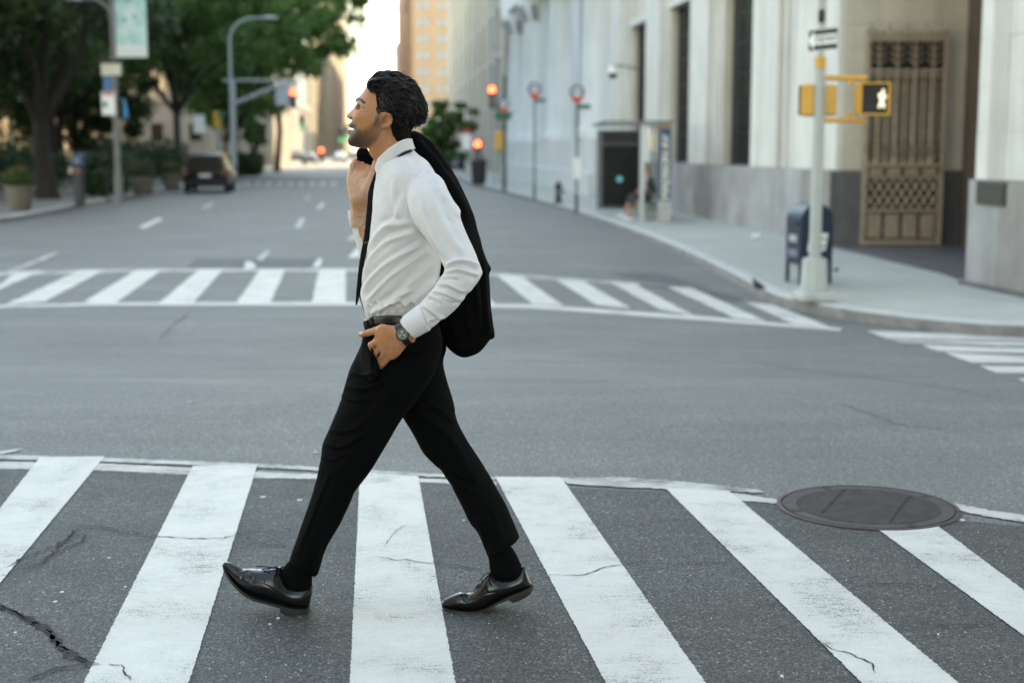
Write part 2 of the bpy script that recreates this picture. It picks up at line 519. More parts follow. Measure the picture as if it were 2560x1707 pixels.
# ------------------------------------------------------------------ manhole cover
M_iron = simple('cast_iron', (.058, .046, .044), .58, metal=.35, var=.3, scale=14, bump=.25)
M_iron2 = simple('cast_iron_plate', (.050, .042, .041), .6, metal=.3, var=.35, scale=11, bump=.3)
M_irond = simple('cast_iron_groove', (.018, .016, .016), .8, var=.2, scale=30)
p1, p2, p3, p4 = gnd(1950, 1246), gnd(2400, 1296), gnd(2090, 1214), gnd(2300, 1316)
mc = (p1 + p2) / 2; mr = (p2 - p1).length / 2 * 1.0
mh = thing('manhole_cover', 'round rusty brown cast iron manhole cover beside the near crosswalk', 'manhole cover', (mc.x, mc.y, 0))
MB().lathe([(mr, .002), (mr, .010), (mr * .985, .012), (mr * .955, .012), (mr * .95, .006)], (mc.x, mc.y, 0), 64).build('frame', M_iron, mh, 40)
MB().lathe([(mr * .935, .003), (mr * .935, .0095), (0.01, .0095)], (mc.x, mc.y, 0), 64).build('plate', M_irond, mh, 40)
MB().lathe([(mr * .93, .0090), (mr * .93, .0115), (mr * .80, .0115), (mr * .80, .0090)], (mc.x, mc.y, 0), 64).build('rim_band', M_iron2, mh, 40)
a0 = rad(-12); ca, sa = math.cos(a0), math.sin(a0)
gz = .0105
k = 0
Rr = mr * .78
for i in range(-17, 18):                                            # raised bars across the plate, broken by the cross ribs
    v = i * mr * .78 / 17.5
    half = math.sqrt(max(Rr * Rr - v * v, 0))
    segs = [(-half, half)]
    for rx in (-.38 * mr, .38 * mr):
        rx2 = rx + v * .22
        segs = [q for s in segs for q in ([(s[0], rx2 - .010), (rx2 + .010, s[1])] if s[0] < rx2 - .03 and s[1] > rx2 + .03 else [s])]
    if abs(v) < .09:
        segs = [q for s in segs for q in ([(s[0], -.13), (.13, s[1])] if s[0] < -.14 and s[1] > .14 else [s])]
    for s0, s1 in segs:
        if s1 - s0 < .02: continue
        u = (s0 + s1) / 2
        MB().box((mc.x + u * ca - v * sa, mc.y + u * sa + v * ca, gz), (s1 - s0, mr * .78 / 17.5 * .66, .006), a0).build('tread_bar', M_iron2, mh)
MB().lathe([(mr * .80, .0090), (mr * .80, .0125), (mr * .785, .0125), (mr * .785, .0090)], (mc.x, mc.y, 0), 64).build('raised_ring', M_iron, mh, 40)
for q in (0.5, 1.9, 3.4, 5.0):
    MB().box((mc.x + mr * .86 * math.cos(q), mc.y + mr * .86 * math.sin(q), .0100), (.05, .035, .004), q).build('lifting_slot', M_irond, mh)

# ------------------------------------------------------------------ pavements and kerbs
M_walk = simple('concrete_pavement', (.36, .355, .315), .85, var=.10, scale=1.3, bump=.15)
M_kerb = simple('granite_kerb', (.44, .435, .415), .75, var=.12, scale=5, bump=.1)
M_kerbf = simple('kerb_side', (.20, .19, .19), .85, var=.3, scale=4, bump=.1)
KH = .15
rk_px = [(1195, 468), (1290, 491), (1400, 522), (1530, 566), (1657, 617), (1760, 666), (1838, 708), (1885, 735), (1935, 762), (2010, 782), (2110, 800), (2230, 818), (2350, 832), (2560, 849)]
rk = [gnd(*p) for p in rk_px]
kd = Vector((-.0928, 1, 0))
far = rk[0]
rk = [far + kd * t for t in (900, 300, 120, 60, 25)] + rk
last = rk[-1]
rk += [last + Vector((t, -.10 * t, 0)) for t in (6, 40, 400)]
def smooth_line(P, it=2):
    for _ in range(it):
        Q = [P[0]]
        for a, b in zip(P[:-1], P[1:]):
            Q += [a.lerp(b, .25), a.lerp(b, .75)]
        Q.append(P[-1]); P = Q
    return P
rk = smooth_line(rk)
def inset(P, d):
    out = []
    for i, p in enumerate(P):
        t = (P[min(i + 1, len(P) - 1)] - P[max(i - 1, 0)]).normalized()
        out.append(p + Vector((-t.y, t.x, 0)) * d)
    return out
M_walk2 = simple('shaded_paving', (.17, .17, .158), .85, var=.16, scale=1.6, bump=.2)  # darker than the right pavement, shade by the park put into the colour
def pavement(name, line, outer, side, label):
    """kerb (stone strip with a face towards the road) and the paved sheet behind it"""
    k1 = inset(line, .20 * side)
    V, F = [], []
    for a, b in zip(line, k1):
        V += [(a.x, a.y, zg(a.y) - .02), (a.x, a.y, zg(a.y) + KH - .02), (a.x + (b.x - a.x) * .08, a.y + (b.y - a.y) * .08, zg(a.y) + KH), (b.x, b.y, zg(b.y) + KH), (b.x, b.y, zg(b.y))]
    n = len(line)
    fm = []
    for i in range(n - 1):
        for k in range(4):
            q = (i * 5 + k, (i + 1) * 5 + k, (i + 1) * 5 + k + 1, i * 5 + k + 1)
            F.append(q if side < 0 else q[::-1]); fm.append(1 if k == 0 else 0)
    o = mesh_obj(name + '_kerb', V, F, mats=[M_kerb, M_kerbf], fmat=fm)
    tag(o, 'pale granite kerb ' + label, kind='structure')
    pts = [(p.x, p.y) for p in k1] + outer
    bm = bmesh.new()
    vs = [bm.verts.new((x, y, 0)) for x, y in pts]
    es = [bm.edges.new((vs[i], vs[(i + 1) % len(vs)])) for i in range(len(vs))]
    bmesh.ops.triangle_fill(bm, use_beauty=True, edges=es)
    for v in bm.verts: v.co.z = zg(v.co.y) + KH - .004
    for f in bm.faces:
        f.normal_update()
        if f.normal.z < 0: f.normal_flip()
    bm.verts.index_update()
    V = [tuple(v.co) for v in bm.verts]; F = [tuple(v.index for v in f.verts) for f in bm.faces]
    bm.free()
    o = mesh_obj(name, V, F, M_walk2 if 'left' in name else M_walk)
    tag(o, 'concrete pavement ' + label, kind='structure')
pavement('right_pavement', rk, [(420, 900)], 1, 'along the bank building on the right')
lk_px = [(0, 560), (60, 551), (140, 541), (290, 515), (440, 478)]
lk = [gnd(*p) for p in lk_px]
l0 = lk[0]
lk = [l0 + Vector((-.2 - t * .5, -1.2 - t * .3, 0)) for t in (200, 20, 5)] + [l0] + [Vector((-10.15 - .0928 * y, y, zg(y))) for y in (42, 50, 60, 75, 100, 160, 300, 900)]
lk = smooth_line(lk)
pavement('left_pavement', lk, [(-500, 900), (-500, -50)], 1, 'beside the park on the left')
# ------------------------------------------------------------------ implicit modelling kit for the walking man
YM = 4.60                                   # depth of the man's midline
def px2(px, py, Y):
    p = at(px, py, Y); return (p.x, p.z)
XM = px2(1010, 800, YM)[0]
TILT = -0.13                                # he walks a little away from the camera
def ytilt(x): return TILT * (x - XM)
def catmull(P, n=4, closed=True):
    P = np.asarray(P, float); N = len(P); out = []
    rng_ = range(N if closed else N - 1)
    for i in rng_:
        if closed: p0, p1, p2, p3 = P[i - 1], P[i], P[(i + 1) % N], P[(i + 2) % N]
        else: p0, p1, p2, p3 = P[max(i - 1, 0)], P[i], P[i + 1], P[min(i + 2, N - 1)]
        for k in range(n):
            t = k / n
            out.append(.5 * ((2 * p1) + (-p0 + p2) * t + (2 * p0 - 5 * p1 + 4 * p2 - p3) * t * t + (-p0 + 3 * p1 - 3 * p2 + p3) * t ** 3))
    if not closed: out.append(P[-1])
    return np.array(out)
def sd_poly(P, X, Z):
    """signed distance (negative inside) from lattice points to a closed polygon"""
    d = np.full(X.shape, 1e9); ins = np.zeros(X.shape, bool)
    N = len(P)
    for i in range(N):
        ax, az = P[i]; bx, bz = P[(i + 1) % N]
        ex, ez = bx - ax, bz - az
        L = ex * ex + ez * ez + 1e-12
        t = np.clip(((X - ax) * ex + (Z - az) * ez) / L, 0, 1)
        d = np.minimum(d, (X - ax - t * ex) ** 2 + (Z - az - t * ez) ** 2)
        c = (az > Z) != (bz > Z)
        if c.any():
            xi = ax + (Z - az) / (ez if abs(ez) > 1e-12 else 1e-12) * ex
            ins ^= c & (X < xi)
    d = np.sqrt(d)
    return np.where(ins, -d, d)
def blur(A, it=2):
    for _ in range(it):
        B = np.pad(A, 1, mode='edge')
        A = (B[1:-1, 1:-1] * 4 + B[:-2, 1:-1] * 2 + B[2:, 1:-1] * 2 + B[1:-1, :-2] * 2 + B[1:-1, 2:] * 2 + B[:-2, :-2] + B[2:, :-2] + B[:-2, 2:] + B[2:, 2:]) / 16
    return A
class Grid:
    def __init__(s, pxa, pya, pxb, pyb, y0, y1, res, yref=0.0):
        s.yref = YM + yref
        x0, z1 = px2(pxa, pya, s.yref); x1, z0 = px2(pxb, pyb, s.yref)
        s.res = res; s.y0, s.y1 = YM + y0, YM + y1
        s.xs = np.arange(x0, x1 + res, res); s.ys = np.arange(s.y0, s.y1 + res, res); s.zs = np.arange(z0, z1 + res, res)
        s.X2, s.Z2 = np.meshgrid(s.xs, s.zs, indexing='ij')
        s.X = s.xs[:, None, None].astype(np.float32); s.Y = s.ys[None, :, None].astype(np.float32); s.Z = s.zs[None, None, :].astype(np.float32)
        s.PY2 = None
    def poly(s, P, Y=None, sm=4):
        P = catmull(P, sm) if sm > 1 else np.asarray(P, float)
        return np.array([px2(a, b, Y(a, b) if callable(Y) else (Y if Y is not None else YM)) for a, b in P])
    def q(s, P, ratio, Y=None, sm=4, it=260):
        """squared half-thickness of a shape swelled from its side outline (Poisson inflation)"""
        W = s.poly(P, Y, sm)
        e = -sd_poly(W, s.X2, s.Z2)
        m = e > 0
        u = np.where(m, e * .05, 0.0)
        h2 = s.res ** 2
        I, J = np.indices(m.shape); red = ((I + J) % 2 == 0)
        w = 1.88
        mi = m.copy(); mi[0, :] = mi[-1, :] = mi[:, 0] = mi[:, -1] = False
        a, b = mi & red, mi & ~red
        for _ in range(it):
            for k in (a, b):
                nb = np.zeros_like(u)
                nb[1:-1, 1:-1] = u[:-2, 1:-1] + u[2:, 1:-1] + u[1:-1, :-2] + u[1:-1, 2:] + h2
                u = np.where(k, u + w * (nb / 4 - u), u)
        g = np.where(m, 2 * u / np.maximum(e, s.res * .5), 0)
        wsum = blur(m.astype(float), 4); gs = blur(g, 4) / np.maximum(wsum, 1e-3)
        t = np.clip(e / (4 * s.res), 0, 1); t = t * t * (3 - 2 * t)
        q = np.where(m, (1 - t) * gs * e + t * 2 * u, np.minimum(e, 0) * .10)
        r = ratio(s.X2, s.Z2) if callable(ratio) else ratio
        return q * r * r, e
    def swell(s, q, Yc):
        """implicit of the swelled shape about the depth Yc(x, z)"""
        if np.isscalar(Yc): Yc = np.full(q.shape, Yc)
        d = (s.Y - Yc[:, None, :].astype(np.float32)) ** 2
        Q = q[:, None, :].astype(np.float32)
        return (d - Q) / (2 * np.sqrt(d + np.maximum(Q, 0)) + .006)
    def plate(s, e, Yc, h):
        """the outline extruded to half-thickness h about Yc"""
        if np.isscalar(Yc): Yc = np.full(e.shape, Yc)
        if np.isscalar(h): h = np.full(e.shape, h)
        return np.maximum(-e[:, None, :].astype(np.float32), np.abs(s.Y - Yc[:, None, :].astype(np.float32)) - h[:, None, :].astype(np.float32))
    def cone(s, a, b, ra, rb):
        """round cone between two points (px, py, depth offset)"""
        A = at(a[0], a[1], YM + a[2]); B = at(b[0], b[1], YM + b[2])
        ax, ay, az = A; ex, ey, ez = B - A
        L = ex * ex + ey * ey + ez * ez + 1e-12
        t = np.clip(((s.X - ax) * ex + (s.Y - ay) * ey + (s.Z - az) * ez) / L, 0, 1)
        d = np.sqrt((s.X - ax - t * ex) ** 2 + (s.Y - ay - t * ey) ** 2 + (s.Z - az - t * ez) ** 2)
        return (d - (ra + (rb - ra) * t)).astype(np.float32)
    def chain(s, pts, rs, k=.004):
        F = None
        for i in range(len(pts) - 1):
            c = s.cone(pts[i], pts[i + 1], rs[i], rs[i + 1])
            F = c if F is None else smin(F, c, k)
        return F
    def ell(s, c, r):
        A = at(c[0], c[1], YM + c[2])
        d = np.sqrt(((s.X - A.x) / r[0]) ** 2 + ((s.Y - A.y) / r[1]) ** 2 + ((s.Z - A.z) / r[2]) ** 2)
        return ((d - 1) * min(r)).astype(np.float32)
    def half(s, a, b, keep_left=True, yo=None):
        """half-space bounded by the line a-b in the side view; negative on the left of a->b (as seen)"""
        Yh = s.yref if yo is None else YM + yo
        ax, az = px2(*a, Yh); bx, bz = px2(*b, Yh)
        n = math.hypot(bx - ax, bz - az)
        d = ((s.X - ax) * (bz - az) - (s.Z - az) * (bx - ax)) / n      # positive on the right of a->b
        return (d if keep_left else -d).astype(np.float32) + 0 * s.Y
def smin(a, b, k):
    h = np.maximum(k - np.abs(a - b), 0) / k
    return np.minimum(a, b) - h * h * k * .25
def smax(a, b, k): return -smin(-a, -b, k)
def nets(F, g):
    """naive surface nets"""
    F = F.astype(np.float32)
    S = F < 0
    nx, ny, nz = F.shape
    cnt = np.zeros((nx - 1, ny - 1, nz - 1), np.uint8)
    sl = lambda A, i, j, k: A[i:nx - 1 + i, j:ny - 1 + j, k:nz - 1 + k]
    for i in (0, 1):
        for j in (0, 1):
            for k in (0, 1): cnt += sl(S, i, j, k)
    act = (cnt > 0) & (cnt < 8)
    idx = np.full(act.shape, -1, np.int64)
    ci, cj, ck = np.nonzero(act)
    n = len(ci); idx[ci, cj, ck] = np.arange(n)
    acc = np.zeros((n, 3)); num = np.zeros(n)
    C = {}
    for i in (0, 1):
        for j in (0, 1):
            for k in (0, 1): C[i, j, k] = F[ci + i, cj + j, ck + k].astype(np.float64)
    for a in C:
        for ax in range(3):
            if a[ax] == 0:
                b = tuple(1 if q == ax else a[q] for q in range(3))
                fa, fb = C[a], C[b]
                x = (fa < 0) != (fb < 0)
                t = np.where(x, fa / np.where(np.abs(fa - fb) < 1e-12, 1e-12, fa - fb), 0)
                p = np.tile(np.array(a, float), (n, 1)); p[:, ax] += t
                acc += p * x[:, None]; num += x
    P = acc / np.maximum(num, 1)[:, None] + np.stack([ci, cj, ck], 1)
    V = np.stack([g.xs[0] + P[:, 0] * g.res, g.ys[0] + P[:, 1] * g.res, g.zs[0] + P[:, 2] * g.res], 1)
    quads = []
    for ax in range(3):
        sA = [slice(None)] * 3; sB = [slice(None)] * 3
        sA[ax] = slice(0, -1); sB[ax] = slice(1, None)
        ch = S[tuple(sA)] != S[tuple(sB)]
        i, j, k = np.nonzero(ch)
        o1, o2 = [a for a in range(3) if a != ax]
        co = np.stack([i, j, k], 1)
        ok = (co[:, o1] > 0) & (co[:, o2] > 0) & (co[:, o1] < F.shape[o1] - 1) & (co[:, o2] < F.shape[o2] - 1)
        co = co[ok]
        def cell(d1, d2):
            c = co.copy(); c[:, o1] -= d1; c[:, o2] -= d2
            return idx[c[:, 0], c[:, 1], c[:, 2]]
        Q = np.stack([cell(1, 1), cell(0, 1), cell(0, 0), cell(1, 0)], 1)
        flip = S[co[:, 0], co[:, 1], co[:, 2]]
        if ax == 1: flip = ~flip
        Q[~flip] = Q[~flip][:, ::-1]
        quads.append(Q)
    Q = np.concatenate(quads)
    Q = Q[(Q >= 0).all(1)]
    return V, Q
def relax(V, Q, it=1, lam=.5):
    E = np.concatenate([Q[:, [0, 1]], Q[:, [1, 2]], Q[:, [2, 3]], Q[:, [3, 0]]])
    E = np.concatenate([E, E[:, ::-1]])
    for _ in range(it):
        S = np.zeros_like(V); c = np.bincount(E[:, 0], minlength=len(V))[:, None]
        for a in range(3): S[:, a] = np.bincount(E[:, 0], weights=V[E[:, 1], a], minlength=len(V))
        V = V + lam * (S / np.maximum(c, 1) - V)
    return V
def normals(V, Q):
    a = V[Q[:, 2]] - V[Q[:, 0]]; b = V[Q[:, 3]] - V[Q[:, 1]]
    fn = np.cross(a, b); N = np.zeros_like(V)
    for k in range(4):
        for ax in range(3): N[:, ax] += np.bincount(Q[:, k], weights=fn[:, ax], minlength=len(V))
    return N / np.maximum(np.linalg.norm(N, axis=1, keepdims=True), 1e-12)
def topx(V):
    dz = V[:, 2] - CAMZ
    f = V[:, 1] * _cp - dz * _sp; u = V[:, 1] * _sp + dz * _cp
    return CX + FPX * V[:, 0] / f, CY - FPX * u / f
def line_d(P, x, y):
    """signed distance (px) to a polyline, and the running parameter 0..1"""
    P = catmull(P, 5, False)
    best = np.full(x.shape, 1e9); sg = np.zeros(x.shape); par = np.zeros(x.shape)
    N = len(P) - 1
    for i in range(N):
        ax, ay = P[i]; ex, ey = P[i + 1] - P[i]; L = ex * ex + ey * ey + 1e-9
        t = np.clip(((x - ax) * ex + (y - ay) * ey) / L, 0, 1)
        dx, dy = x - ax - t * ex, y - ay - t * ey
        d = np.hypot(dx, dy); m = d < best
        best = np.where(m, d, best); sg = np.where(m, np.sign(ex * dy - ey * dx), sg); par = np.where(m, (i + t) / N, par)
    return best * sg, par
def folds(V, Q, strokes, side=-1):
    """press cloth folds into the side that faces the camera; stroke = (points, width px, amplitude mm, second valley weight)"""
    N = normals(V, Q); px, py = topx(V)
    wgt = np.clip(-N[:, 1] * 1.6 + .35, 0, 1)
    D = np.zeros(len(V))
    for P, w, a, v in strokes:
        P = np.asarray(P, float)
        lo, hi = P.min(0) - 5 * w, P.max(0) + 5 * w
        m = (px > lo[0]) & (px < hi[0]) & (py > lo[1]) & (py < hi[1])
        if not m.any(): continue
        d, t = line_d(P, px[m], py[m])
        end = np.clip(np.minimum(t, 1 - t) * 5, 0.0, 1); end = end * end * (3 - 2 * end)
        f = np.exp(-(d / w) ** 2) - v * np.exp(-((d - 1.7 * w) / (1.15 * w)) ** 2)
        # beyond the ends the distance grows round the tip, so damp by it
        D[m] += a * .001 * f * end
    return V + N * (D * wgt)[:, None]
def crumple(V, Q, amp, freq, seed=0):
    rng = np.random.RandomState(seed); N = normals(V, Q); D = np.zeros(len(V))
    for k in range(10):
        d = rng.randn(3); d /= np.linalg.norm(d)
        f = freq * (.6 + rng.rand() * 1.3)
        ph = rng.rand() * 6.28
        d2 = rng.randn(3) * .5
        D += np.sin(V @ d * f + ph + 1.5 * np.sin(V @ d2 * f * .8 + ph)) / 10
    return V + N * (D * amp)[:, None]
def implicit_obj(name, V, Q, mat, parent, cols=None):
    o = mesh_obj(name, V, Q.tolist(), mat, parent, 180)
    if cols is not None:
        at_ = o.data.color_attributes.new('tint', 'FLOAT_COLOR', 'POINT')
        buf = np.ones((len(V), 4), np.float32); buf[:, :3] = cols
        at_.data.foreach_set('color', buf.ravel())
    return o
# ------------------------------------------------------------------ materials for clothes and skin
def cloth(name, col, rough, weave=900, bump=.08, sheen=.0, var=.06):
    m, n, l, b = newmat(name)
    v = coords(n, l, 1.0, 'World')
    f = noisetex(n, l, v, 16, 5, .6)
    r = ramp(n, [(.3, tuple(c * (1 - var) for c in col)), (.7, tuple(min(1, c * (1 + var)) for c in col))])
    l.new(f, r.inputs[0]); l.new(r.outputs[0], b.inputs['Base Color'])
    setin(b, Roughness=rough)
    b.inputs['Specular IOR Level'].default_value = .25 if col[0] > .1 else .05
    if sheen:
        b.inputs['Sheen Weight'].default_value = sheen; b.inputs['Sheen Roughness'].default_value = .45
    bp = n.new('ShaderNodeBump'); bp.inputs['Strength'].default_value = bump; bp.inputs['Distance'].default_value = .002
    l.new(noisetex(n, l, v, weave, 2), bp.inputs['Height']); l.new(bp.outputs[0], b.inputs['Normal'])
    return m
M_shirt = cloth('white_shirt_cotton', (.61, .595, .61), .8, 700, .06)
M_trouser = cloth('black_wool', (.0030, .0030, .0034), .85, 900, .12, .0, .15)
M_jacket = cloth('black_jacket_wool', (.0028, .0028, .0034), .8, 900, .12, .0, .15)
M_tie = cloth('black_silk', (.008, .008, .010), .5, 900, .1, 0, .15)
M_sock = cloth('black_sock_knit', (.0035, .0036, .0040), .9, 500, .3, .0, .2)
M_leather = simple('black_leather', (.0055, .0055, .0065), .24, var=.3, scale=30, spec=.55, bump=.06)
M_belt = simple('belt_leather', (.008, .006, .0055), .38, var=.25, scale=40, spec=.4, bump=.06)
M_sole = simple('shoe_sole', (.008, .0065, .006), .6, var=.3, scale=40)
M_button = simple('shirt_button', (.70, .68, .62), .35, var=.05)

m, n, l, b = newmat('skin')
att = n.new('ShaderNodeAttribute'); att.attribute_name = 'tint'
v = coords(n, l, 1.0, 'World')
f1 = noisetex(n, l, v, 90, 4, .6); f2 = noisetex(n, l, v, 600, 2, .6)
r = ramp(n, [(.3, (.86, .86, .86)), (.7, (1.08, 1.05, 1.03))]); l.new(f1, r.inputs[0])
mx = n.new('ShaderNodeMix'); mx.data_type = 'RGBA'; mx.blend_type = 'MULTIPLY'; mx.inputs[0].default_value = 1
l.new(att.outputs['Color'], mx.inputs[6]); l.new(r.outputs[0], mx.inputs[7])
l.new(mx.outputs[2], b.inputs['Base Color'])
setin(b, Roughness=.48)
b.inputs['Specular IOR Level'].default_value = .4
b.inputs['Subsurface Weight'].default_value = .12
b.inputs['Subsurface Radius'].default_value = (.010, .004, .002)
b.inputs['Subsurface Scale'].default_value = .6
bp = n.new('ShaderNodeBump'); bp.inputs['Strength'].default_value = .12; bp.inputs['Distance'].default_value = .001
l.new(f2, bp.inputs['Height']); l.new(bp.outputs[0], b.inputs['Normal'])
M_skin = m
m, n, l, b = newmat('black_hair')
b.inputs['Base Color'].default_value = (.0040, .0035, .0033, 1)
setin(b, Roughness=.42); b.inputs['Specular IOR Level'].default_value = .38
f2 = noisetex(n, l, coords(n, l, 1.0, 'World'), 350, 3, .6)
bp = n.new('ShaderNodeBump'); bp.inputs['Strength'].default_value = .5; bp.inputs['Distance'].default_value = .002
l.new(f2, bp.inputs['Height']); l.new(bp.outputs[0], b.inputs['Normal'])
M_hair = m
M_cap = simple('hair_roots', (.006, .0055, .005), .9, var=.4, scale=300, spec=.08, bump=.3)

man = thing('person', 'man in white shirt, black tie and black trousers striding over the near crosswalk', 'person', (XM, YM, 0))

# ------------------------------------------------------------------ shirt
g = Grid(850, 360, 1220, 850, -.37, .34, .004)
PYm = np.interp(g.Z2[0], [at(1000, p, YM).z for p in range(860, 340, -10)], list(range(860, 340, -10)))[None, :] + 0 * g.X2
PXm = np.interp(g.X2[:, 0], [at(p, 600, YM).x for p in range(840, 1240, 10)], list(range(840, 1240, 10)))[:, None] + 0 * g.X2
tilt2 = YM + ytilt(g.X2)
torso = [(946, 398), (941, 425), (938, 455), (934, 480), (930, 535), (925, 573), (921, 600), (913, 640), (907, 673), (902, 707), (901, 738), (906, 762), (914, 788), (924, 812),
         (1000, 822), (1074, 812), (1084, 760), (1095, 720), (1101, 680), (1104, 650), (1108, 600), (1112, 560), (1115, 520), (1112, 480), (1098, 447), (1073, 408), (1046, 387), (1030, 372), (1008, 366), (975, 376)]
qt, et = g.q(torso, lambda X, Z: np.interp(PYm, [370, 400, 430, 480, 540, 600, 700, 800], [1.7, 1.75, 1.8, 1.62, 1.5, 1.42, 1.36, 1.40]))
F = g.swell(qt, tilt2)
sleeve = [(1058, 424), (1100, 446), (1118, 478), (1131, 502), (1146, 521), (1151, 533), (1150, 546), (1170, 593), (1190, 635), (1203, 668), (1206, 684), (1191, 710), (1167, 738),
          (1136, 776), (1115, 793), (1084, 816), (1050, 842), (1000, 880), (960, 830), (1000, 797), (1022, 780), (1046, 761), (1074, 731), (1097, 701), (1112, 674), (1101, 652), (1080, 624), (1063, 600), (1046, 580),
          (1030, 560), (1018, 535), (1012, 505), (1014, 470), (1032, 444)]
Yn = YM - .26
qs, es = g.q(sleeve, 1.0, Yn)
yc = tilt2 + np.interp(PYm, [420, 480, 560, 640, 690, 760, 850], [-.125, -.165, -.205, -.245, -.262, -.252, -.245])
Fs = g.swell(qs, yc)
Fs = smax(Fs, g.half((1048, 758), (1076, 830), True, -.25), .003)       # stop at the cuff seam
fars = [(866, 540), (869, 523), (918, 507), (926, 540), (940, 600), (962, 640), (962, 700), (925, 712), (905, 672), (896, 632), (886, 592), (875, 560)]
qf, ef = g.q(fars, .95, YM + .2)
Ff = g.swell(qf, YM + .20)
Ff = smax(Ff, g.half((860, 536), (925, 514), False, .2), .002)
Fu = g.cone((1035, 470, .16), (940, 680, .21), .075, .055)
F = smin(F, Fs, .018)
F = smin(F, smin(Ff, Fu, .03), .03)
V, Q = nets(F, g)
V = relax(V, Q, 2)
sh = [ # torso pulls running from the armpit to the belly
    ([(1044, 580), (1005, 590), (965, 606), (925, 648), (908, 690)], 8, 7.5, .9),
    ([(1062, 606), (1015, 630), (965, 660), (925, 700), (905, 735)], 7, 7, .9),
    ([(1072, 622), (1030, 652), (980, 688), (940, 728), (915, 755)], 6, 5.5, .8),
    ([(1090, 648), (1045, 690), (1000, 735), (965, 765)], 9, 6, .8),
    ([(1030, 560), (1000, 560), (965, 566), (940, 590), (922, 625)], 8, 6, .7),
    ([(1010, 480), (1000, 520), (985, 550), (955, 570)], 9, 4, .7),
    ([(985, 440), (985, 490), (995, 535), (1018, 560)], 9, 4, .6),
    ([(1098, 690), (1060, 730), (1030, 752), (1000, 765)], 8, 5.5, .7),
    ([(1040, 720), (990, 745), (950, 768), (925, 790)], 7, 5.5, .8),
    ([(1010, 745), (975, 760), (945, 778)], 5, 5, .8),
    # bunching over the belt
    ([(940, 752), (950, 772), (948, 792)], 4, 5, .8), ([(962, 756), (968, 770), (964, 788)], 4, 5, .8), ([(982, 752), (990, 768), (988, 784)], 4, 4.5, .8),
    ([(1004, 752), (1012, 768), (1010, 782)], 4, 4, .8), ([(925, 760), (931, 778), (928, 800)], 3.5, 4, .8), ([(1030, 748), (1036, 765), (1034, 780)], 4, 4, .8),
    # seams
    ([(1043, 449), (1024, 460), (1015, 490), (1017, 520), (1030, 562)], 2.4, -3.2, -.35),
    ([(1003, 388), (1022, 420), (1044, 450)], 1.8, -1.6, 0),
    ([(1046, 640), (1040, 680), (1030, 720), (1012, 765)], 2.0, -2.0, -.5),
    # sleeve
    ([(1070, 470), (1092, 530), (1125, 590), (1165, 650)], 10, 6, .7),
    ([(1050, 490), (1062, 545), (1090, 605), (1120, 650)], 9, 5, .7),
    ([(1095, 462), (1118, 505), (1138, 560)], 7, 5, .8),
    ([(1120, 490), (1132, 520), (1148, 548)], 6, 5, .8),
    ([(1112, 668), (1140, 652), (1175, 655), (1200, 668)], 6, 7, .9),
    ([(1108, 684), (1140, 674), (1175, 682), (1200, 690)], 5, 6, .9),
    ([(1098, 699), (1122, 690), (1150, 696)], 4, 6.0, .9),
    ([(1090, 711), (1120, 712), (1155, 727), (1180, 722)], 6, 6, .9),
    ([(1076, 728), (1108, 732), (1138, 745), (1158, 748)], 5, 5.5, .9),
    ([(1066, 740), (1086, 744), (1104, 756)], 4, 5, .8),
    ([(1104, 740), (1128, 752), (1148, 752)], 4, 3.5, .8),
    ([(1052, 760), (1076, 776), (1098, 792), (1115, 794)], 5, 5, .8),
    ([(1064, 800), (1086, 798), (1108, 788)], 4, 4.5, .8),
]
sh = [(p_, w_ * .92, a_ * 1.28, v_) for p_, w_, a_, v_ in sh]
V = folds(V, Q, sh)
V = crumple(V, Q, .0026, 55, 3)
shirt = implicit_obj('shirt', V, Q, M_shirt, man)
# cuffs
gc = Grid(975, 745, 1090, 870, -.36, -.14, .003, -.25)
cq, ce = gc.q([(1000, 796), (1048, 760), (1100, 725), (1150, 790), (1074, 826), (1040, 846), (990, 880), (960, 830)], .92, Yn)
tc_ = YM + ytilt(gc.X2) - .252
Fc = gc.swell(cq * 1.16, tc_)
Fc = np.maximum(Fc, gc.half((1051, 757), (1078, 823), False)); Fc = np.maximum(Fc, gc.half((998, 799), (1039, 845), True))
Fc = np.maximum(Fc, -np.maximum(gc.swell(cq * .80, tc_), gc.half((1006, 794), (1047, 840), False)))
Vc, Qc = nets(Fc, gc); Vc = relax(Vc, Qc, 1)
implicit_obj('cuff', Vc, Qc, M_shirt, shirt)
gc = Grid(856, 495, 935, 590, .11, .29, .003, .2)
cq, ce = gc.q([(864, 480), (915, 470), (922, 540), (926, 600), (886, 610), (872, 550)], 1.0, YM + .2)
Fc = gc.swell(cq * 1.1, YM + .20)
Fc = np.maximum(Fc, gc.half((862, 530), (925, 507), False)); Fc = np.maximum(Fc, gc.half((862, 572), (930, 556), True))
Fc = np.maximum(Fc, -np.maximum(gc.swell(cq * .72, YM + .20), gc.half((862, 538), (925, 515), True)))
Vc, Qc = nets(Fc, gc); Vc = relax(Vc, Qc, 1)
implicit_obj('cuff', Vc, Qc, M_shirt, shirt)
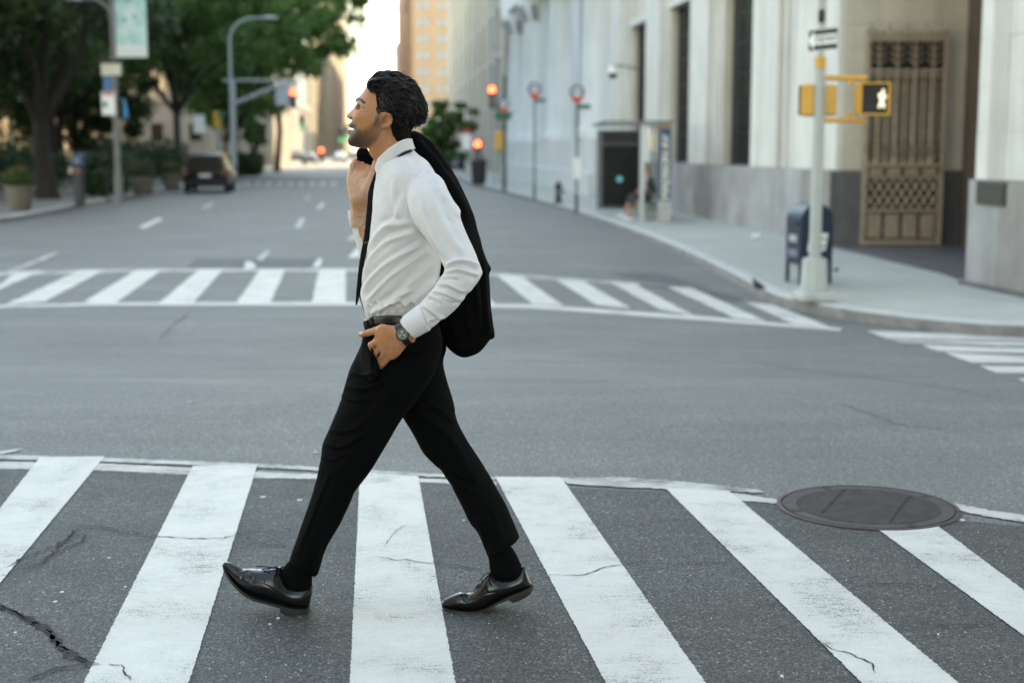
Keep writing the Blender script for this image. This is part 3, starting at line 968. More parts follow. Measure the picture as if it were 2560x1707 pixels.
# collar leaf and stand
gc = Grid(925, 335, 1045, 455, -.13, .13, .0025)
pxc = np.interp(gc.X2[:, 0], [at(p, 400, YM).x for p in range(900, 1060, 10)], list(range(900, 1060, 10)))[:, None] + 0 * gc.X2
pyc = np.interp(gc.Z2[0], [at(1000, p, YM).z for p in range(480, 320, -10)], list(range(480, 320, -10)))[None, :] + 0 * gc.X2
leaf = [(944.5, 397), (958, 385), (972, 372), (987, 362), (1002, 353), (1014, 348), (1024, 346), (1027, 358), (1033, 373), (1020, 377), (1008, 382), (990, 393), (976, 405), (965, 419), (953, 437), (947, 441), (936, 421)]
W = gc.poly(leaf, YM - .05, 1); e = -sd_poly(W, gc.X2, gc.Z2)
hcol = .026 + .072 * np.sqrt(np.clip(1 - ((pxc - 992) / 62.0) ** 2, 0, 1)) + np.clip((pyc - 380) / 60, -1, 1) * .006
yt = YM + ytilt(gc.X2) * .6
Fc = gc.plate(e, yt, hcol)
Fc = smax(Fc, Fc, .001)
Vc, Qc = nets(Fc, gc); Vc = relax(Vc, Qc, 2)
implicit_obj('collar', Vc, Qc, M_shirt, shirt)
# tie band showing below the collar
band = [(946, 441), (955, 438), (967, 420), (978, 406), (992, 394.5), (1009, 383.5), (1030, 375), (1032, 379), (1011, 387.5), (994, 399), (981, 410), (970, 424), (957, 443), (946, 448)]
W = gc.poly(band, YM - .05, 1); e = -sd_poly(W, gc.X2, gc.Z2)
Vc, Qc = nets(gc.plate(e, yt, hcol + .0005), gc); Vc = relax(Vc, Qc, 1)
tie_band = (Vc, Qc)

# ------------------------------------------------------------------ tie
gt = Grid(880, 425, 955, 805, -.06, .06, .003)
yt = YM + ytilt(gt.X2)
front = [(938, 428), (930, 448), (926, 458), (919, 481), (916.5, 509), (912, 560), (907, 600), (901, 628), (896, 660), (892.5, 690), (888, 735), (886.5, 764), (887.5, 770), (891, 758), (896, 738),
         (899, 724), (903, 692), (908, 656), (917, 616), (924, 573), (925, 559), (927.5, 530), (934, 498), (939, 466), (944, 448), (948, 438)]
W = gt.poly(front, YM - .02, 2); e = -sd_poly(W, gt.X2, gt.Z2)
Ft = smax(gt.plate(e, yt, .030), gt.plate(e, yt, .030), .003)
Vt, Qt = nets(Ft, gt); Vt = relax(Vt, Qt, 3)
tie = implicit_obj('tie', Vt, Qt, M_tie, man)
implicit_obj('neck_band', tie_band[0], tie_band[1], M_tie, tie)
tail = [(902, 690), (897, 716), (896, 738), (900, 758), (908, 778), (918, 795), (922, 794), (914, 776), (906, 757), (902.5, 738), (904, 716), (907, 690)]
W = gt.poly(tail, YM - .02, 2); e = -sd_poly(W, gt.X2, gt.Z2)
Vt, Qt = nets(gt.plate(e, yt, .018), gt); Vt = relax(Vt, Qt, 2)
implicit_obj('tail', Vt, Qt, M_tie, tie)
c = at(917, 606, YM - .02)
MB().box(c, (.011, .05, .007), 0).build('tie_clip', simple('dark_metal_clip', (.02, .02, .02), .3, metal=.7), tie)

# ------------------------------------------------------------------ trousers
g = Grid(705, 770, 1320, 1450, -.26, .26, .0042)
pyz = np.interp(g.Z2[0], [at(1000, p, YM).z for p in range(1500, 740, -20)], list(range(1500, 740, -20)))[None, :] + 0 * g.X2
tl = YM + ytilt(g.X2)
dL = gnd(739, 1530).y - YM; dR = gnd(1164, 1525.5).y - YM
legt = np.clip((pyz - 880) / 480, 0, 1)
nearleg = [(922, 770), (914, 800), (911, 822), (905, 845), (902, 862), (888, 893), (872, 927), (859, 969), (845, 1016), (819, 1078), (805, 1110), (800, 1150), (787, 1208), (760, 1293), (738, 1355), (722, 1400),
           (700, 1450), (770, 1490), (797, 1428), (815, 1373), (850, 1311), (876, 1257), (890, 1226), (930, 1172), (970, 1105), (1008, 1043), (1040, 1005), (1066, 967), (1088, 930), (1100, 890), (1107, 850), (1098, 812), (1078, 775)]
qn, en = g.q(nearleg, lambda X, Z: np.interp(pyz, [780, 815, 850, 890, 960, 1060, 1150, 1250, 1420], [.60, .66, .76, .84, .86, .90, .98, 1.0, 1.05]), lambda a, b_: YM - .085 + (dL + .085) * min(max((b_ - 880) / 480, 0), 1))
Fn = g.swell(qn, (tl - .085) * (1 - legt) + (YM + dL) * legt)
Fn = smax(Fn, g.half((716, 1392), (795, 1440), True, dL), .002)
farleg = [(930, 790), (1076, 790), (1108, 830), (1117, 869), (1109, 905), (1120, 954), (1135, 1007), (1142, 1045), (1162, 1088), (1202, 1150), (1242, 1217), (1274, 1280), (1301, 1346), (1325, 1400), (1240, 1430),
          (1219, 1386), (1193, 1329), (1175, 1306), (1149, 1253), (1117, 1195), (1091, 1164), (1059, 1132), (1033, 1083), (1006, 1040), (960, 960), (925, 880)]
qf, ef = g.q(farleg, lambda X, Z: np.interp(pyz, [800, 900, 1000, 1150, 1250, 1400], [.9, .9, .95, 1.0, 1.0, 1.05]), lambda a, b_: YM + .085 + (dR - .085) * min(max((b_ - 880) / 480, 0), 1))
Ff = g.swell(qf, (tl + .085) * (1 - legt) + (YM + dR) * legt)
Ff = smax(Ff, g.half((1215, 1389), (1303, 1343), True, dR), .002)
F = smin(Fn, Ff, .02)
top = g.half((905, 800), (945, 787), False)
F = np.maximum(F, g.half((1110, 796), (905, 803), True))
pxz = np.interp(g.X2[:, 0], [at(p, 850, YM - .2).x for p in range(700, 1330, 10)], list(range(700, 1330, 10)))[:, None] + 0 * g.X2
flap = [(919, 822), (925, 850), (934, 884), (949, 926), (936, 948), (905, 945), (882, 925), (893, 890), (906, 850)]
W = g.poly(flap, YM - .19, 3); e = -sd_poly(W, g.X2, g.Z2)
ysurf = YM + np.interp(pxz, [880, 900, 925, 940, 955], [-.075, -.150, -.205, -.214, -.216])
F = smin(F, g.plate(e, ysurf + .02, .02), .010)
V, Q = nets(F, g); V = relax(V, Q, 2)
tf = [
    ([(876, 930), (905, 938), (940, 933)], 5, 6, .8), ([(862, 962), (895, 972), (935, 966), (960, 950)], 6, 6, .8), ([(852, 985), (880, 1000), (930, 1000)], 5, 5, .8),
    ([(822, 1070), (850, 1080), (890, 1068), (920, 1040)], 6, 6, .8), ([(808, 1104), (840, 1118), (880, 1104), (910, 1080)], 6, 6.5, .9), ([(802, 1140), (830, 1150), (865, 1130)], 5, 4, .8),
    ([(1085, 900), (1050, 960), (1000, 1020)], 12, 5, .5), ([(1000, 930), (960, 1010), (900, 1080), (850, 1150)], 14, 4, .4),
    ([(740, 1390), (770, 1320), (800, 1240), (830, 1170)], 5, 4.5, .6), ([(790, 1400), (810, 1330), (850, 1260)], 6, 4, .6),
    ([(1035, 1030), (1075, 1052), (1115, 1085), (1150, 1130)], 8, 6, .8), ([(1060, 1000), (1100, 1025), (1140, 1060)], 7, 5, .8),
    ([(1120, 1080), (1160, 1150), (1200, 1220)], 9, 5, .7), ([(1095, 1160), (1135, 1180), (1180, 1200)], 6, 5.5, .8), ([(1120, 1198), (1150, 1210), (1195, 1240)], 6, 5, .8),
    ([(1190, 1310), (1215, 1300), (1260, 1340)], 6, 4.5, .7), ([(1225, 1260), (1245, 1310), (1265, 1370)], 5, 4.5, .7), ([(1215, 1380), (1205, 1330), (1190, 1270)], 5, 4, .7),
    ([(1000, 880), (1040, 880), (1085, 870)], 6, 4, .6),
    # pocket mouth
    ([(921, 822), (925, 850), (934, 885), (947, 925)], 4.0, 9, 1.2),
    ([(950, 926), (985, 902), (1010, 880)], 5, -5, 0),
]
V = folds(V, Q, tf); V = crumple(V, Q, .002, 40, 9)
trousers = implicit_obj('trousers', V, Q, M_trouser, man)
# belt
gb = Grid(900, 765, 1110, 835, -.25, .25, .003)
yb = YM + ytilt(gb.X2)
qb, eb = gb.q([(920, 700), (906, 762), (913, 795), (909, 830), (906, 900), (1108, 900), (1100, 830), (1080, 795), (1084, 760), (1094, 700)], 1.36, YM, it=300)
Fb = gb.swell(qb * 1.0, yb) - .004
pxb = np.interp(gb.X2[:, 0], [at(p, 790, YM).x for p in range(880, 1140, 10)], list(range(880, 1140, 10)))[:, None] + 0 * gb.X2
pyb = np.interp(gb.Z2[0], [at(1000, p, YM).z for p in range(860, 740, -10)], list(range(860, 740, -10)))[None, :] + 0 * gb.X2
topl = np.interp(pxb, [900, 915, 926, 948, 983, 1023, 1110], [800, 797, 790, 782, 778, 778, 782])
slab = np.maximum(topl - pyb, pyb - (topl + 22)) * .0013
Fb = smax(Fb, slab[:, None, :].astype(np.float32) + 0 * gb.Y, .004)
Vb, Qb = nets(Fb, gb); Vb = relax(Vb, Qb, 1)
belt = implicit_obj('belt', Vb, Qb, M_belt, man)
M_buck = simple('black_buckle', (.012, .012, .013), .3, metal=.6, var=.2)
c = at(918, 811, YM - .035)
mb = MB(); mb.box(c, (.016, .07, .033), M=Matrix.Rotation(rad(-12), 4, 'Y'), bev=.004); mb.build('buckle', M_buck, belt, 40)
c = at(932, 806, YM - .085)
mb = MB(); mb.box(c, (.022, .014, .034), M=Matrix.Rotation(rad(-14), 4, 'Y') @ Matrix.Rotation(rad(38), 4, 'Z'), bev=.004); mb.build('keeper_loop', M_belt, belt, 40)

# ------------------------------------------------------------------ socks and shoes
def limb(name, P, ratio, dY, box, parent, mat, res=.003, rel=2, th=.09):
    gg = Grid(*box, dY - th, dY + th, res, dY)
    q_, e_ = gg.q(P, ratio, YM + dY, it=200)
    Vv, Qq = nets(gg.swell(q_, YM + dY), gg)
    return implicit_obj(name, relax(Vv, Qq, rel), Qq, mat, parent)
limb('sock', [(735, 1380), (724, 1400), (706, 1420), (702, 1440), (720, 1470), (760, 1485), (778, 1470), (780, 1450), (780, 1425), (783, 1395)], .9, dL, (690, 1360, 805, 1500), man, M_sock)
limb('sock', [(1215, 1370), (1221, 1395), (1225, 1428), (1235, 1450), (1290, 1450), (1306, 1425), (1296, 1395), (1280, 1368), (1262, 1355)], .88, dR, (1200, 1335, 1325, 1470), man, M_sock)
def shoe(upper, sole, heel, dY, box, opening, laces, caps, groove):
    gg = Grid(*box, dY - .075, dY + .075, .0024, dY)
    q_, e_ = gg.q(upper, 1.02, YM + dY, it=260)
    Fv = gg.swell(np.minimum(q_, .046 ** 2), YM + dY)
    Fv = smax(Fv, -gg.swell(*[(lambda o: gg.q(o, .86, YM + dY, it=150)[0])(opening), YM + dY]), .003)
    Vv, Qq = nets(Fv, gg); Vv = relax(Vv, Qq, 2)
    Vv = folds(Vv, Qq, groove)
    s = implicit_obj('shoe', Vv, Qq, M_leather, man)
    gg = Grid(*box, dY - .075, dY + .075, .0024, dY)
    q_, e_ = gg.q(upper, 1.02, YM + dY, it=200)
    hw = np.sqrt(np.clip(blur(np.minimum(q_, .044 ** 2).max(axis=1)[:, None] + 0 * q_, 3), 0, 1)) + .005
    for nm, P in (('sole', sole), ('heel', heel)):
        W = gg.poly(P, YM + dY, 2); e = -sd_poly(W, gg.X2, gg.Z2)
        Vv, Qq = nets(smax(gg.plate(e, YM + dY, hw), gg.plate(e, YM + dY, hw), .002), gg)
        implicit_obj(nm, relax(Vv, Qq, 2), Qq, M_sole, s)
    for P in laces:
        MB().tube([at(a, b_, YM + dY + y_) for a, b_, y_ in catmull(np.array(P, float), 4, False)], .0017, 6).build('lace', M_sock, s, 60)
    return s
shoe([(556, 1410), (561, 1404.5), (570, 1404), (591, 1413.5), (609, 1422), (623, 1421), (655, 1423), (690, 1418), (704, 1417), (712, 1440), (722, 1458), (744, 1467), (779, 1459), (781, 1476), (777, 1498), (770, 1517), (735, 1514), (705, 1504), (667, 1493), (636, 1485), (604, 1467), (579, 1443), (561, 1419)],
     [(556, 1409), (562, 1412), (580, 1441), (605, 1465), (637, 1484), (668, 1492), (706, 1503), (736, 1513), (772, 1516), (771, 1521), (736, 1519), (705, 1510), (668, 1499), (636, 1491), (603, 1473), (577, 1449), (558, 1422)],
     [(705, 1508), (736, 1517), (771, 1519), (768.5, 1529), (739, 1532.5), (709, 1523.5)], dL, (548, 1395, 795, 1540),
     [(706, 1405), (708, 1430), (720, 1455), (744, 1463), (776, 1455), (800, 1400), (750, 1380)],
     [[(656, 1424, -.012), (672, 1420, -.016), (692, 1418, -.014)], [(660, 1428, -.02), (676, 1421, 0), (690, 1416, .012)], [(670, 1430, -.026), (684, 1421, 0)],
      [(640, 1415, .01), (668, 1416, -.004), (694, 1420, -.016), (708, 1416, -.02)], [(693, 1419, -.02), (690, 1430, -.034), (696, 1437, -.037), (700, 1428, -.034), (694, 1419, -.022)],
      [(694, 1420, -.022), (688, 1437, -.036), (684, 1452, -.042)], [(655, 1424, -.01), (668, 1421, -.018), (696, 1418, -.014)]], None,
     [([(601, 1449), (610, 1432), (627, 1421)], 2, -1.5, -.6), ([(617, 1424), (622, 1438), (628, 1450)], 3, -3, -.5), ([(650, 1427), (643, 1445), (634, 1456), (660, 1460), (690, 1478)], 1.6, -1.3, 0), ([(640, 1442), (632, 1450), (626, 1456)], 3, -2.5, -.5), ([(659, 1462), (661, 1444), (685, 1436)], 1.3, -1, 0)])
shoe([(1103, 1510), (1107, 1500), (1114, 1495), (1133, 1486), (1153, 1480), (1168, 1482), (1181, 1478), (1196, 1458), (1210, 1439), (1226, 1429), (1248, 1440), (1269, 1443.5), (1290, 1436), (1309, 1414), (1319, 1431), (1326, 1449), (1330, 1464), (1300, 1475), (1272, 1484), (1248, 1495), (1227, 1506), (1199, 1519), (1164, 1522), (1129, 1519), (1109, 1515)],
     [(1103, 1512), (1110, 1514), (1129, 1518), (1164, 1521), (1199, 1518), (1226, 1505), (1248, 1494), (1273, 1483), (1300, 1473), (1331, 1462), (1333, 1470), (1303, 1481), (1274, 1491), (1249, 1500), (1228, 1511), (1200, 1524.5), (1164, 1527), (1129, 1525), (1108, 1519)],
     [(1272, 1485), (1302, 1476), (1332.5, 1466), (1332.5, 1475), (1325, 1482), (1304, 1492), (1281, 1499)], dR, (1092, 1400, 1345, 1540),
     [(1228, 1410), (1232, 1428), (1249, 1437), (1269, 1440), (1288, 1432), (1304, 1410), (1290, 1370), (1230, 1370)],
     [[(1184, 1480, -.02), (1190, 1468, -.012), (1196, 1459, .0)], [(1190, 1474, -.026), (1198, 1462, -.016), (1204, 1450, 0)], [(1196, 1468, -.03), (1204, 1454, -.02), (1212, 1440, 0)],
      [(1200, 1450, -.008), (1212, 1437, -.014), (1224, 1430, -.02)], [(1225, 1431, -.022), (1229, 1444, -.036), (1236, 1452, -.04), (1243, 1447, -.038)], [(1225, 1432, -.022), (1222, 1450, -.038), (1231, 1468, -.046)],
      [(1212, 1462, -.04), (1216, 1474, -.044), (1222, 1480, -.046)]], None,
     [([(1164, 1507), (1158, 1492), (1152, 1481)], 2, -1.6, -.6), ([(1172, 1484), (1168, 1492), (1170, 1503)], 3, -3, -.5), ([(1182, 1482), (1195, 1490), (1220, 1482), (1260, 1478)], 1.5, -1.2, 0)])

# ------------------------------------------------------------------ head
g = Grid(855, 172, 1065, 450, -.105, .105, .0019)
skull = [(921, 208), (909, 229), (899, 240.5), (892, 248), (890.2, 253), (891.2, 258.5), (889, 264), (882.5, 272), (874, 281), (867.8, 286.8), (866.8, 291), (870, 296), (876, 298.5), (880, 302), (876, 306.5), (873.3, 311), (873.4, 315), (876, 318.2),
         (881, 320.3), (885.5, 323), (881, 325.4), (874, 326), (869.6, 328.6), (869.4, 332), (872.6, 336), (873.8, 340), (870.8, 345), (869.3, 351), (872, 361), (879, 366), (892, 369), (906, 371), (930, 371), (955, 362), (985, 352), (1012, 336), (1030, 312), (1040, 285), (1040, 255), (1030, 228), (1012, 209), (985, 198), (950, 196), (933, 199)]
qh, eh = g.q(skull, 1.02, YM, 3, 320)
F = g.swell(qh, YM)
hz = lambda px_, py_: math.sqrt(max(qh[np.abs(g.xs - px2(px_, py_, YM)[0]).argmin(), np.abs(g.zs - px2(px_, py_, YM)[1]).argmin()], 0))
neck = [(905, 345), (921, 372), (924, 384), (930, 394), (937, 401), (945, 425), (950, 470), (1040, 470), (1034, 400), (1026, 350), (1018, 300), (960, 290)]
qk, ek = g.q(neck, .98, YM, 3, 200)
F = smin(F, g.swell(qk, YM), .022)
for s in (-1, 1):
    F = smin(F, g.cone((893.5, 250, s * .010), (909, 256, s * .042), .0062, .0055), .010)          # brow
    F = smin(F, g.ell((879, 291.3, s * .0128), (.0112, .0078, .0092)), .0035)                        # nostril wing
    F = smin(F, g.ell((915, 290, s * .047), (.022, .011, .013)), .02)                                # cheekbone
    F = smin(F, g.ell((948, 338, s * .047), (.020, .012, .020)), .02)                                # jaw corner
    F = smax(F, -g.ell((898, 269, s * .038), (.0115, .014, .0088)), .007)                          # eye socket
    F = smin(F, g.chain([(898.5, 265.2, s * .022), (903, 263.8, s * .036), (909, 267.2, s * .0455), (914, 273, s * .049)], [.0034, .0038, .0038, .003]), .0035)   # lids
    F = smin(F, g.chain([(899, 276.8, s * .024), (905, 278.6, s * .040), (914, 274, s * .049)], [.0030, .0034, .003]), .0035)
    F = smax(F, -g.ell((876.5, 297.0, s * .0075), (.0042, .0036, .0030)), .002)                      # nostril
    F = smax(F, -g.cone((879, 322.6, s * .008), (884, 323.2, s * .018), .0030, .0014), .004)         # mouth corner
    F = smin(F, g.chain([(873.5, 314, 0), (877, 316.5, s * .012), (886, 321.8, s * .024)], [.0042, .0038, .002]), .005)    # lips
    F = smin(F, g.chain([(871, 329.5, 0), (875, 329.8, s * .012), (886, 326.2, s * .023)], [.0048, .0042, .002]), .005)
    # ear
    eb_ = hz(955, 300)
    eb_ += .007
    y0, y1 = s * (eb_ - .003), s * (eb_ + .016)
    ear = g.ell((964, 300, s * (eb_ + .004)), (.0205, .0065, .0245))
    ear = smax(ear, -g.ell((962, 302.5, s * (eb_ + .0155)), (.0108, .0165, .0150)), .002)
    ear = smax(ear, -g.ell((968, 290, s * (eb_ + .015)), (.0092, .0115, .0056)), .002)
    ear = smin(ear, g.chain([(955, 301, y0), (950.5, 292, y0), (955, 285, s * (eb_ + .004)), (966, 283, s * (eb_ + .009)), (976, 288, y1), (979.5, 298, y1), (976.5, 308, s * (eb_ + .012)), (967, 316, s * (eb_ + .007)), (957, 318, s * (eb_ + .003))],
                            [.003, .0034, .0036, .0038, .0038, .0036, .0036, .0046, .0052]), .004)
    ear = smin(ear, g.cone((951, 306, s * (eb_ + .002)), (953, 299, s * (eb_ + .003)), .0035, .0026), .004)   # tragus
    F = smin(F, ear, .006)
headF = F
V, Q = nets(F, g); V = relax(V, Q, 1, .4)
px, py = topx(V)
SK = np.array([.44, .200, .098]); BEARD = np.array([.050, .028, .018]); RED = np.array([.50, .175, .095]); LIP = np.array([.25, .090, .065])
def sstep(a, b_, x): t = np.clip((x - a) / (b_ - a), 0, 1); return t * t * (3 - 2 * t)
col = np.tile(SK, (len(V), 1))
mixc = lambda c, t: col * (1 - t[:, None]) + np.asarray(c) * t[:, None]
Nn = normals(V, Q)
# beard: below a line from the sideburn to the moustache, above the neckline
up = np.interp(px, [866, 880, 888, 896, 905, 918, 930, 938, 946, 952], [309, 303, 306, 318, 322, 316, 308, 296, 284, 276])
up2 = np.where(px < 891, np.interp(px, [866, 876, 891], [306, 302, 305]), up)
lowr = np.interp(px, [866, 905, 925, 945, 955], [390, 376, 368, 350, 330])
nz = np.array([mnoise.noise(Vector(v_) * 260) for v_ in V]) * .5
nz2 = np.array([mnoise.noise(Vector(v_) * 900) for v_ in V]) * .5
bd = np.maximum(sstep(-6, 15, py - up2 + nz * 10), sstep(-2, 2, py - 302.5 + nz * 3) * sstep(890, 885, px + (318 - py) * .35) * (py < 327)) * sstep(-5, 8, lowr - py + nz * 6) * sstep(962, 950, px + nz * 6)
dens = np.interp(px, [868, 890, 915, 940, 955], [1.05, 1.0, .80, .66, .55]) * np.interp(py, [300, 325, 345, 365], [1.1, .88, 1.0, 1.05])
bd = bd * np.clip(dens + nz2 * .45 + nz * .15, 0, 1)
front = (py > 303) & (py < 337) & (px < 886)
lipm = sstep(4.5, 2.0, np.abs(py - 330.0)) * sstep(884, 878, px) + .8 * sstep(3.0, 1.2, np.abs(py - 315.8)) * sstep(878, 874.5, px)
col = mixc(RED, sstep(30, 5, np.hypot(px - 872, py - 290)) * .35)
col = mixc(RED, sstep(22, 6, np.hypot(px - 968, py - 300)) * .4)
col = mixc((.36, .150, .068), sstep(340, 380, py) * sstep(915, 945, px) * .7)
col = mixc(BEARD, bd)
col = mixc(LIP, np.clip(lipm, 0, 1) * .9)
# brow
bl, bt = line_d([(890, 249.5), (897, 248.5), (904, 252), (911, 258)], px, py)
col = mixc((.012, .009, .008), sstep(6.4, 3.2, np.abs(bl) + bt * 1.8 + nz * 2.4) * (np.abs(V[:, 1] - YM) > .006))
# dark lash line, with the lid's shading painted into it
ll, lt = line_d([(896.5, 267.8), (902, 265.9), (908.5, 269.3), (914, 273.5)], px, py)
col = mixc((.03, .018, .014), sstep(2.1, .8, np.abs(ll)) * .9 * (px < 911))
# nostril hollow, its shade painted as dark colour
col = mixc((.08, .03, .02), sstep(5.5, 2.5, np.hypot(px - 877.5, py - 297.0)) * .92)
# scalp and sideburn under the hair
hairpoly = [(917, 213), (922, 198), (935, 188), (949, 183.5), (968, 181), (986, 182.5), (1000, 187), (1016, 194.5), (1030, 205.5), (1040, 218), (1048, 232), (1056, 246), (1059, 260), (1061, 274), (1060, 288), (1054, 301), (1046, 307), (1036, 318), (1028, 330), (1026, 344), (1024, 352),
            (1002, 356), (990, 345), (983, 330), (981, 300), (974, 283), (960, 279), (950, 271), (945.5, 254), (943.5, 238), (938, 229), (931, 230), (923, 222)]
W = np.array(hairpoly)
sdh = sd_poly(W, px, py)
col = mixc((.010, .008, .007), sstep(4, -3, sdh + nz * 5))
sb, sbt = line_d([(950, 268), (946, 284), (941, 297), (938, 312)], px, py)
col = mixc((.030, .020, .016), sstep(9, 2, np.abs(sb) + sbt * 3 + nz * 6) * .45 * (np.abs(V[:, 1] - YM) > .03))
bodyV, bodyQ, bodyC = [V], [Q], [col]

# hands share the body mesh
def addskin(F, gg, colfn, rel=1):
    V, Q = nets(F, gg); V = relax(V, Q, rel)
    off = sum(len(v_) for v_ in bodyV)
    bodyV.append(V); bodyQ.append(Q + off); bodyC.append(colfn(V))
def skincol(base, nails=()):
    def fn(V):
        px, py = topx(V)
        c = np.tile(np.array(base), (len(V), 1))
        n_ = np.array([mnoise.noise(Vector(v_) * 70) for v_ in V])
        c = c * (1 + .10 * n_[:, None])
        for (x, y, r_, cc, a_) in nails:
            t = sstep(r_, r_ * .4, np.hypot(px - x, py - y)) * a_
            c = c * (1 - t[:, None]) + np.array(cc) * t[:, None]
        return c
    return fn
# near (left) hand in the pocket
gh = Grid(885, 780, 1070, 935, -.33, -.11, .0019, -.21)
palm = [(1040, 846), (1030, 853), (1017, 863), (1004, 881), (986, 897), (973, 899), (962, 891), (950, 880), (939, 866), (933, 855), (936, 843), (940, 832), (942, 822), (950, 812), (965, 808), (987, 811), (1006, 800), (1030, 800)]
pxh = np.interp(gh.X2[:, 0], [at(p, 850, YM - .2).x for p in range(880, 1080, 10)], list(range(880, 1080, 10)))[:, None] + 0 * gh.X2
pyh = np.interp(gh.Z2[0], [at(1000, p, YM - .2).z for p in range(950, 770, -10)], list(range(950, 770, -10)))[None, :] + 0 * gh.X2
tt = ((pxh - 1015) * (945 - 1015) + (pyh - 835) * (895 - 835)) / (70.0 ** 2 + 60.0 ** 2)
yh = YM + np.interp(tt, [-.3, 0, .5, 1.0, 1.3], [-.252, -.248, -.228, -.196, -.178])
qp, ep = gh.q(palm, .46, YM - .21, 3, 260)
Fh = gh.swell(np.minimum(qp, .0175 ** 2), yh)
for ch, rs in [
    ([(968, 838, -.226), (941, 853, -.212), (928, 862, -.200), (934, 882, -.165)], [.011, .0108, .0100, .009]),
    ([(972, 850, -.226), (951, 867, -.208), (936, 886, -.188), (938, 905, -.150)], [.0105, .0106, .0096, .009]),
    ([(980, 862, -.226), (963, 881, -.208), (946, 904, -.184), (944, 920, -.150)], [.010, .0102, .0092, .0085]),
    ([(990, 870, -.226), (976, 889, -.208), (957, 910, -.186), (946, 924, -.155)], [.0095, .0096, .0086, .008])]:
    Fh = smin(Fh, gh.chain(ch, rs, .003), .0045)
Fh = smin(Fh, gh.chain([(985, 824, -.232), (955, 821, -.226), (938, 827, -.215), (920, 832, -.203), (902, 836, -.195)], [.013, .0128, .0112, .0100, .0078], .004), .007)
Fh = smin(Fh, gh.cone((1012, 832, -.248), (1055, 808, -.250), .0290, .031), .012)
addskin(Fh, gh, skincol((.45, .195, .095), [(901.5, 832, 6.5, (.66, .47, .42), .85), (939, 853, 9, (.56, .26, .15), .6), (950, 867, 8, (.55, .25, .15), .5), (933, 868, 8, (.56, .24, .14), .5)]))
# far (right) hand holding the jacket at the shoulder
gh = Grid(855, 380, 955, 570, .02, .24, .0021, .12)
palm2 = [(879, 515), (871, 489), (866, 462), (867.5, 438), (873, 423), (880, 416), (892, 412), (908, 412), (921, 414), (931, 418), (934, 432), (930, 448), (926, 462), (920, 483), (917, 514), (914, 540), (884, 540)]
qp, ep = gh.q(palm2, .50, YM + .12, 3, 260)
Fh = gh.swell(np.minimum(qp, .019 ** 2), YM + .125)
for ch, rs in [([(878, 432, .12), (881, 413, .115), (888, 402, .12), (896, 405, .135)], [.0098, .0092, .0086, .008]), ([(892, 428, .125), (894, 406, .125), (899, 392, .140)], [.0100, .0094, .009]),
               ([(906, 428, .125), (908, 406, .125), (911, 392, .140)], [.0100, .0094, .009]), ([(920, 430, .125), (921, 410, .125), (922, 394, .14)], [.0100, .0094, .009]),
               ([(918, 470, .108), (927, 448, .098), (934, 425, .090), (939, 404, .088)], [.014, .0125, .0112, .009])]:
    Fh = smin(Fh, gh.chain(ch, rs, .003), .0035)
Fh = smin(Fh, gh.cone((898, 500, .135), (897, 560, .19), .0270, .031), .012)
Fh = smin(Fh, gh.ell((914, 468, .110), (.013, .010, .024)), .012)   # ball of the thumb
for a_, b_ in (((869, 433), (898, 434)), ((898, 434), (926, 433)), ((926, 438), (900, 448)), ((900, 448), (888, 470))):
    Fh = smax(Fh, -gh.cone((a_[0], a_[1], .1055), (b_[0], b_[1], .1055), .0022, .0022), .003)    # palm creases
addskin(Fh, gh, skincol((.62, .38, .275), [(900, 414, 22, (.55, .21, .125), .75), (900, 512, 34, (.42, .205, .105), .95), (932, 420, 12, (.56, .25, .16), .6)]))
# the body under the clothes, kept simple because the clothes cover it
gbd = Grid(715, 385, 1320, 1490, -.30, .30, .011)
B = gbd.chain([(985, 440, 0), (1010, 540, 0), (1005, 650, 0), (1000, 780, 0), (1005, 860, 0)], [.06, .085, .085, .085, .09], .05)
for ch, rs in [([(1060, 470, -.12), (1165, 670, -.235), (1030, 815, -.235)], [.045, .036, .026]), ([(1045, 470, .13), (940, 670, .20), (897, 545, .19)], [.045, .038, .027]),
               ([(1005, 870, -.06), (860, 1130, -.06), (762, 1400, -.045), (752, 1450, -.045)], [.075, .045, .022, .02]), ([(1010, 870, .06), (1120, 1120, .06), (1252, 1370, .045), (1264, 1420, .045)], [.075, .045, .022, .02])]:
    B = smin(B, gbd.chain(ch, rs, .02), .03)
addskin(B, gbd, skincol((.47, .24, .13)), 2)
body = implicit_obj('body', np.concatenate(bodyV), np.concatenate(bodyQ), M_skin, man, np.concatenate(bodyC))

# eyes and lower teeth
M_eye = simple('eye_white', (.55, .49, .46), .2, var=.06, scale=200)
M_iris = simple('dark_iris', (.022, .012, .008), .12, var=.3, scale=400)
for s in (-1, 1):
    c = at(907.4, 271, YM + s * .0345)
    e = MB().lathe([(.0001, -.0118)] + [(.0118 * math.cos(t), .0118 * math.sin(t)) for t in np.linspace(-1.5, 1.5, 12)] + [(.0001, .0118)], c, 16).build('eye', M_eye, body, 180)
    d = Vector((-1, s * .62, .0)).normalized()
    mb = MB(); rot = d.to_track_quat('Z', 'Y').to_matrix().to_4x4()
    for r0, h in ((.0062, .0104), (.0040, .0114), (.0005, .0122)):
        pass
    prof = [(.0064, .0098), (.0060, .0108), (.0040, .0118), (.0004, .0123)]
    V_ = []; F_ = []
    for r0, h in prof:
        for k in range(14):
            V_.append(c + (rot @ Vector((r0 * math.cos(k * 6.2832 / 14), r0 * math.sin(k * 6.2832 / 14), h))))
    for i in range(3):
        for k in range(14): F_.append((i * 14 + k, i * 14 + (k + 1) % 14, (i + 1) * 14 + (k + 1) % 14, (i + 1) * 14 + k))
    F_.append(tuple(range(42, 56)))
    mesh_obj('iris', V_, F_, M_iris, e, 180)
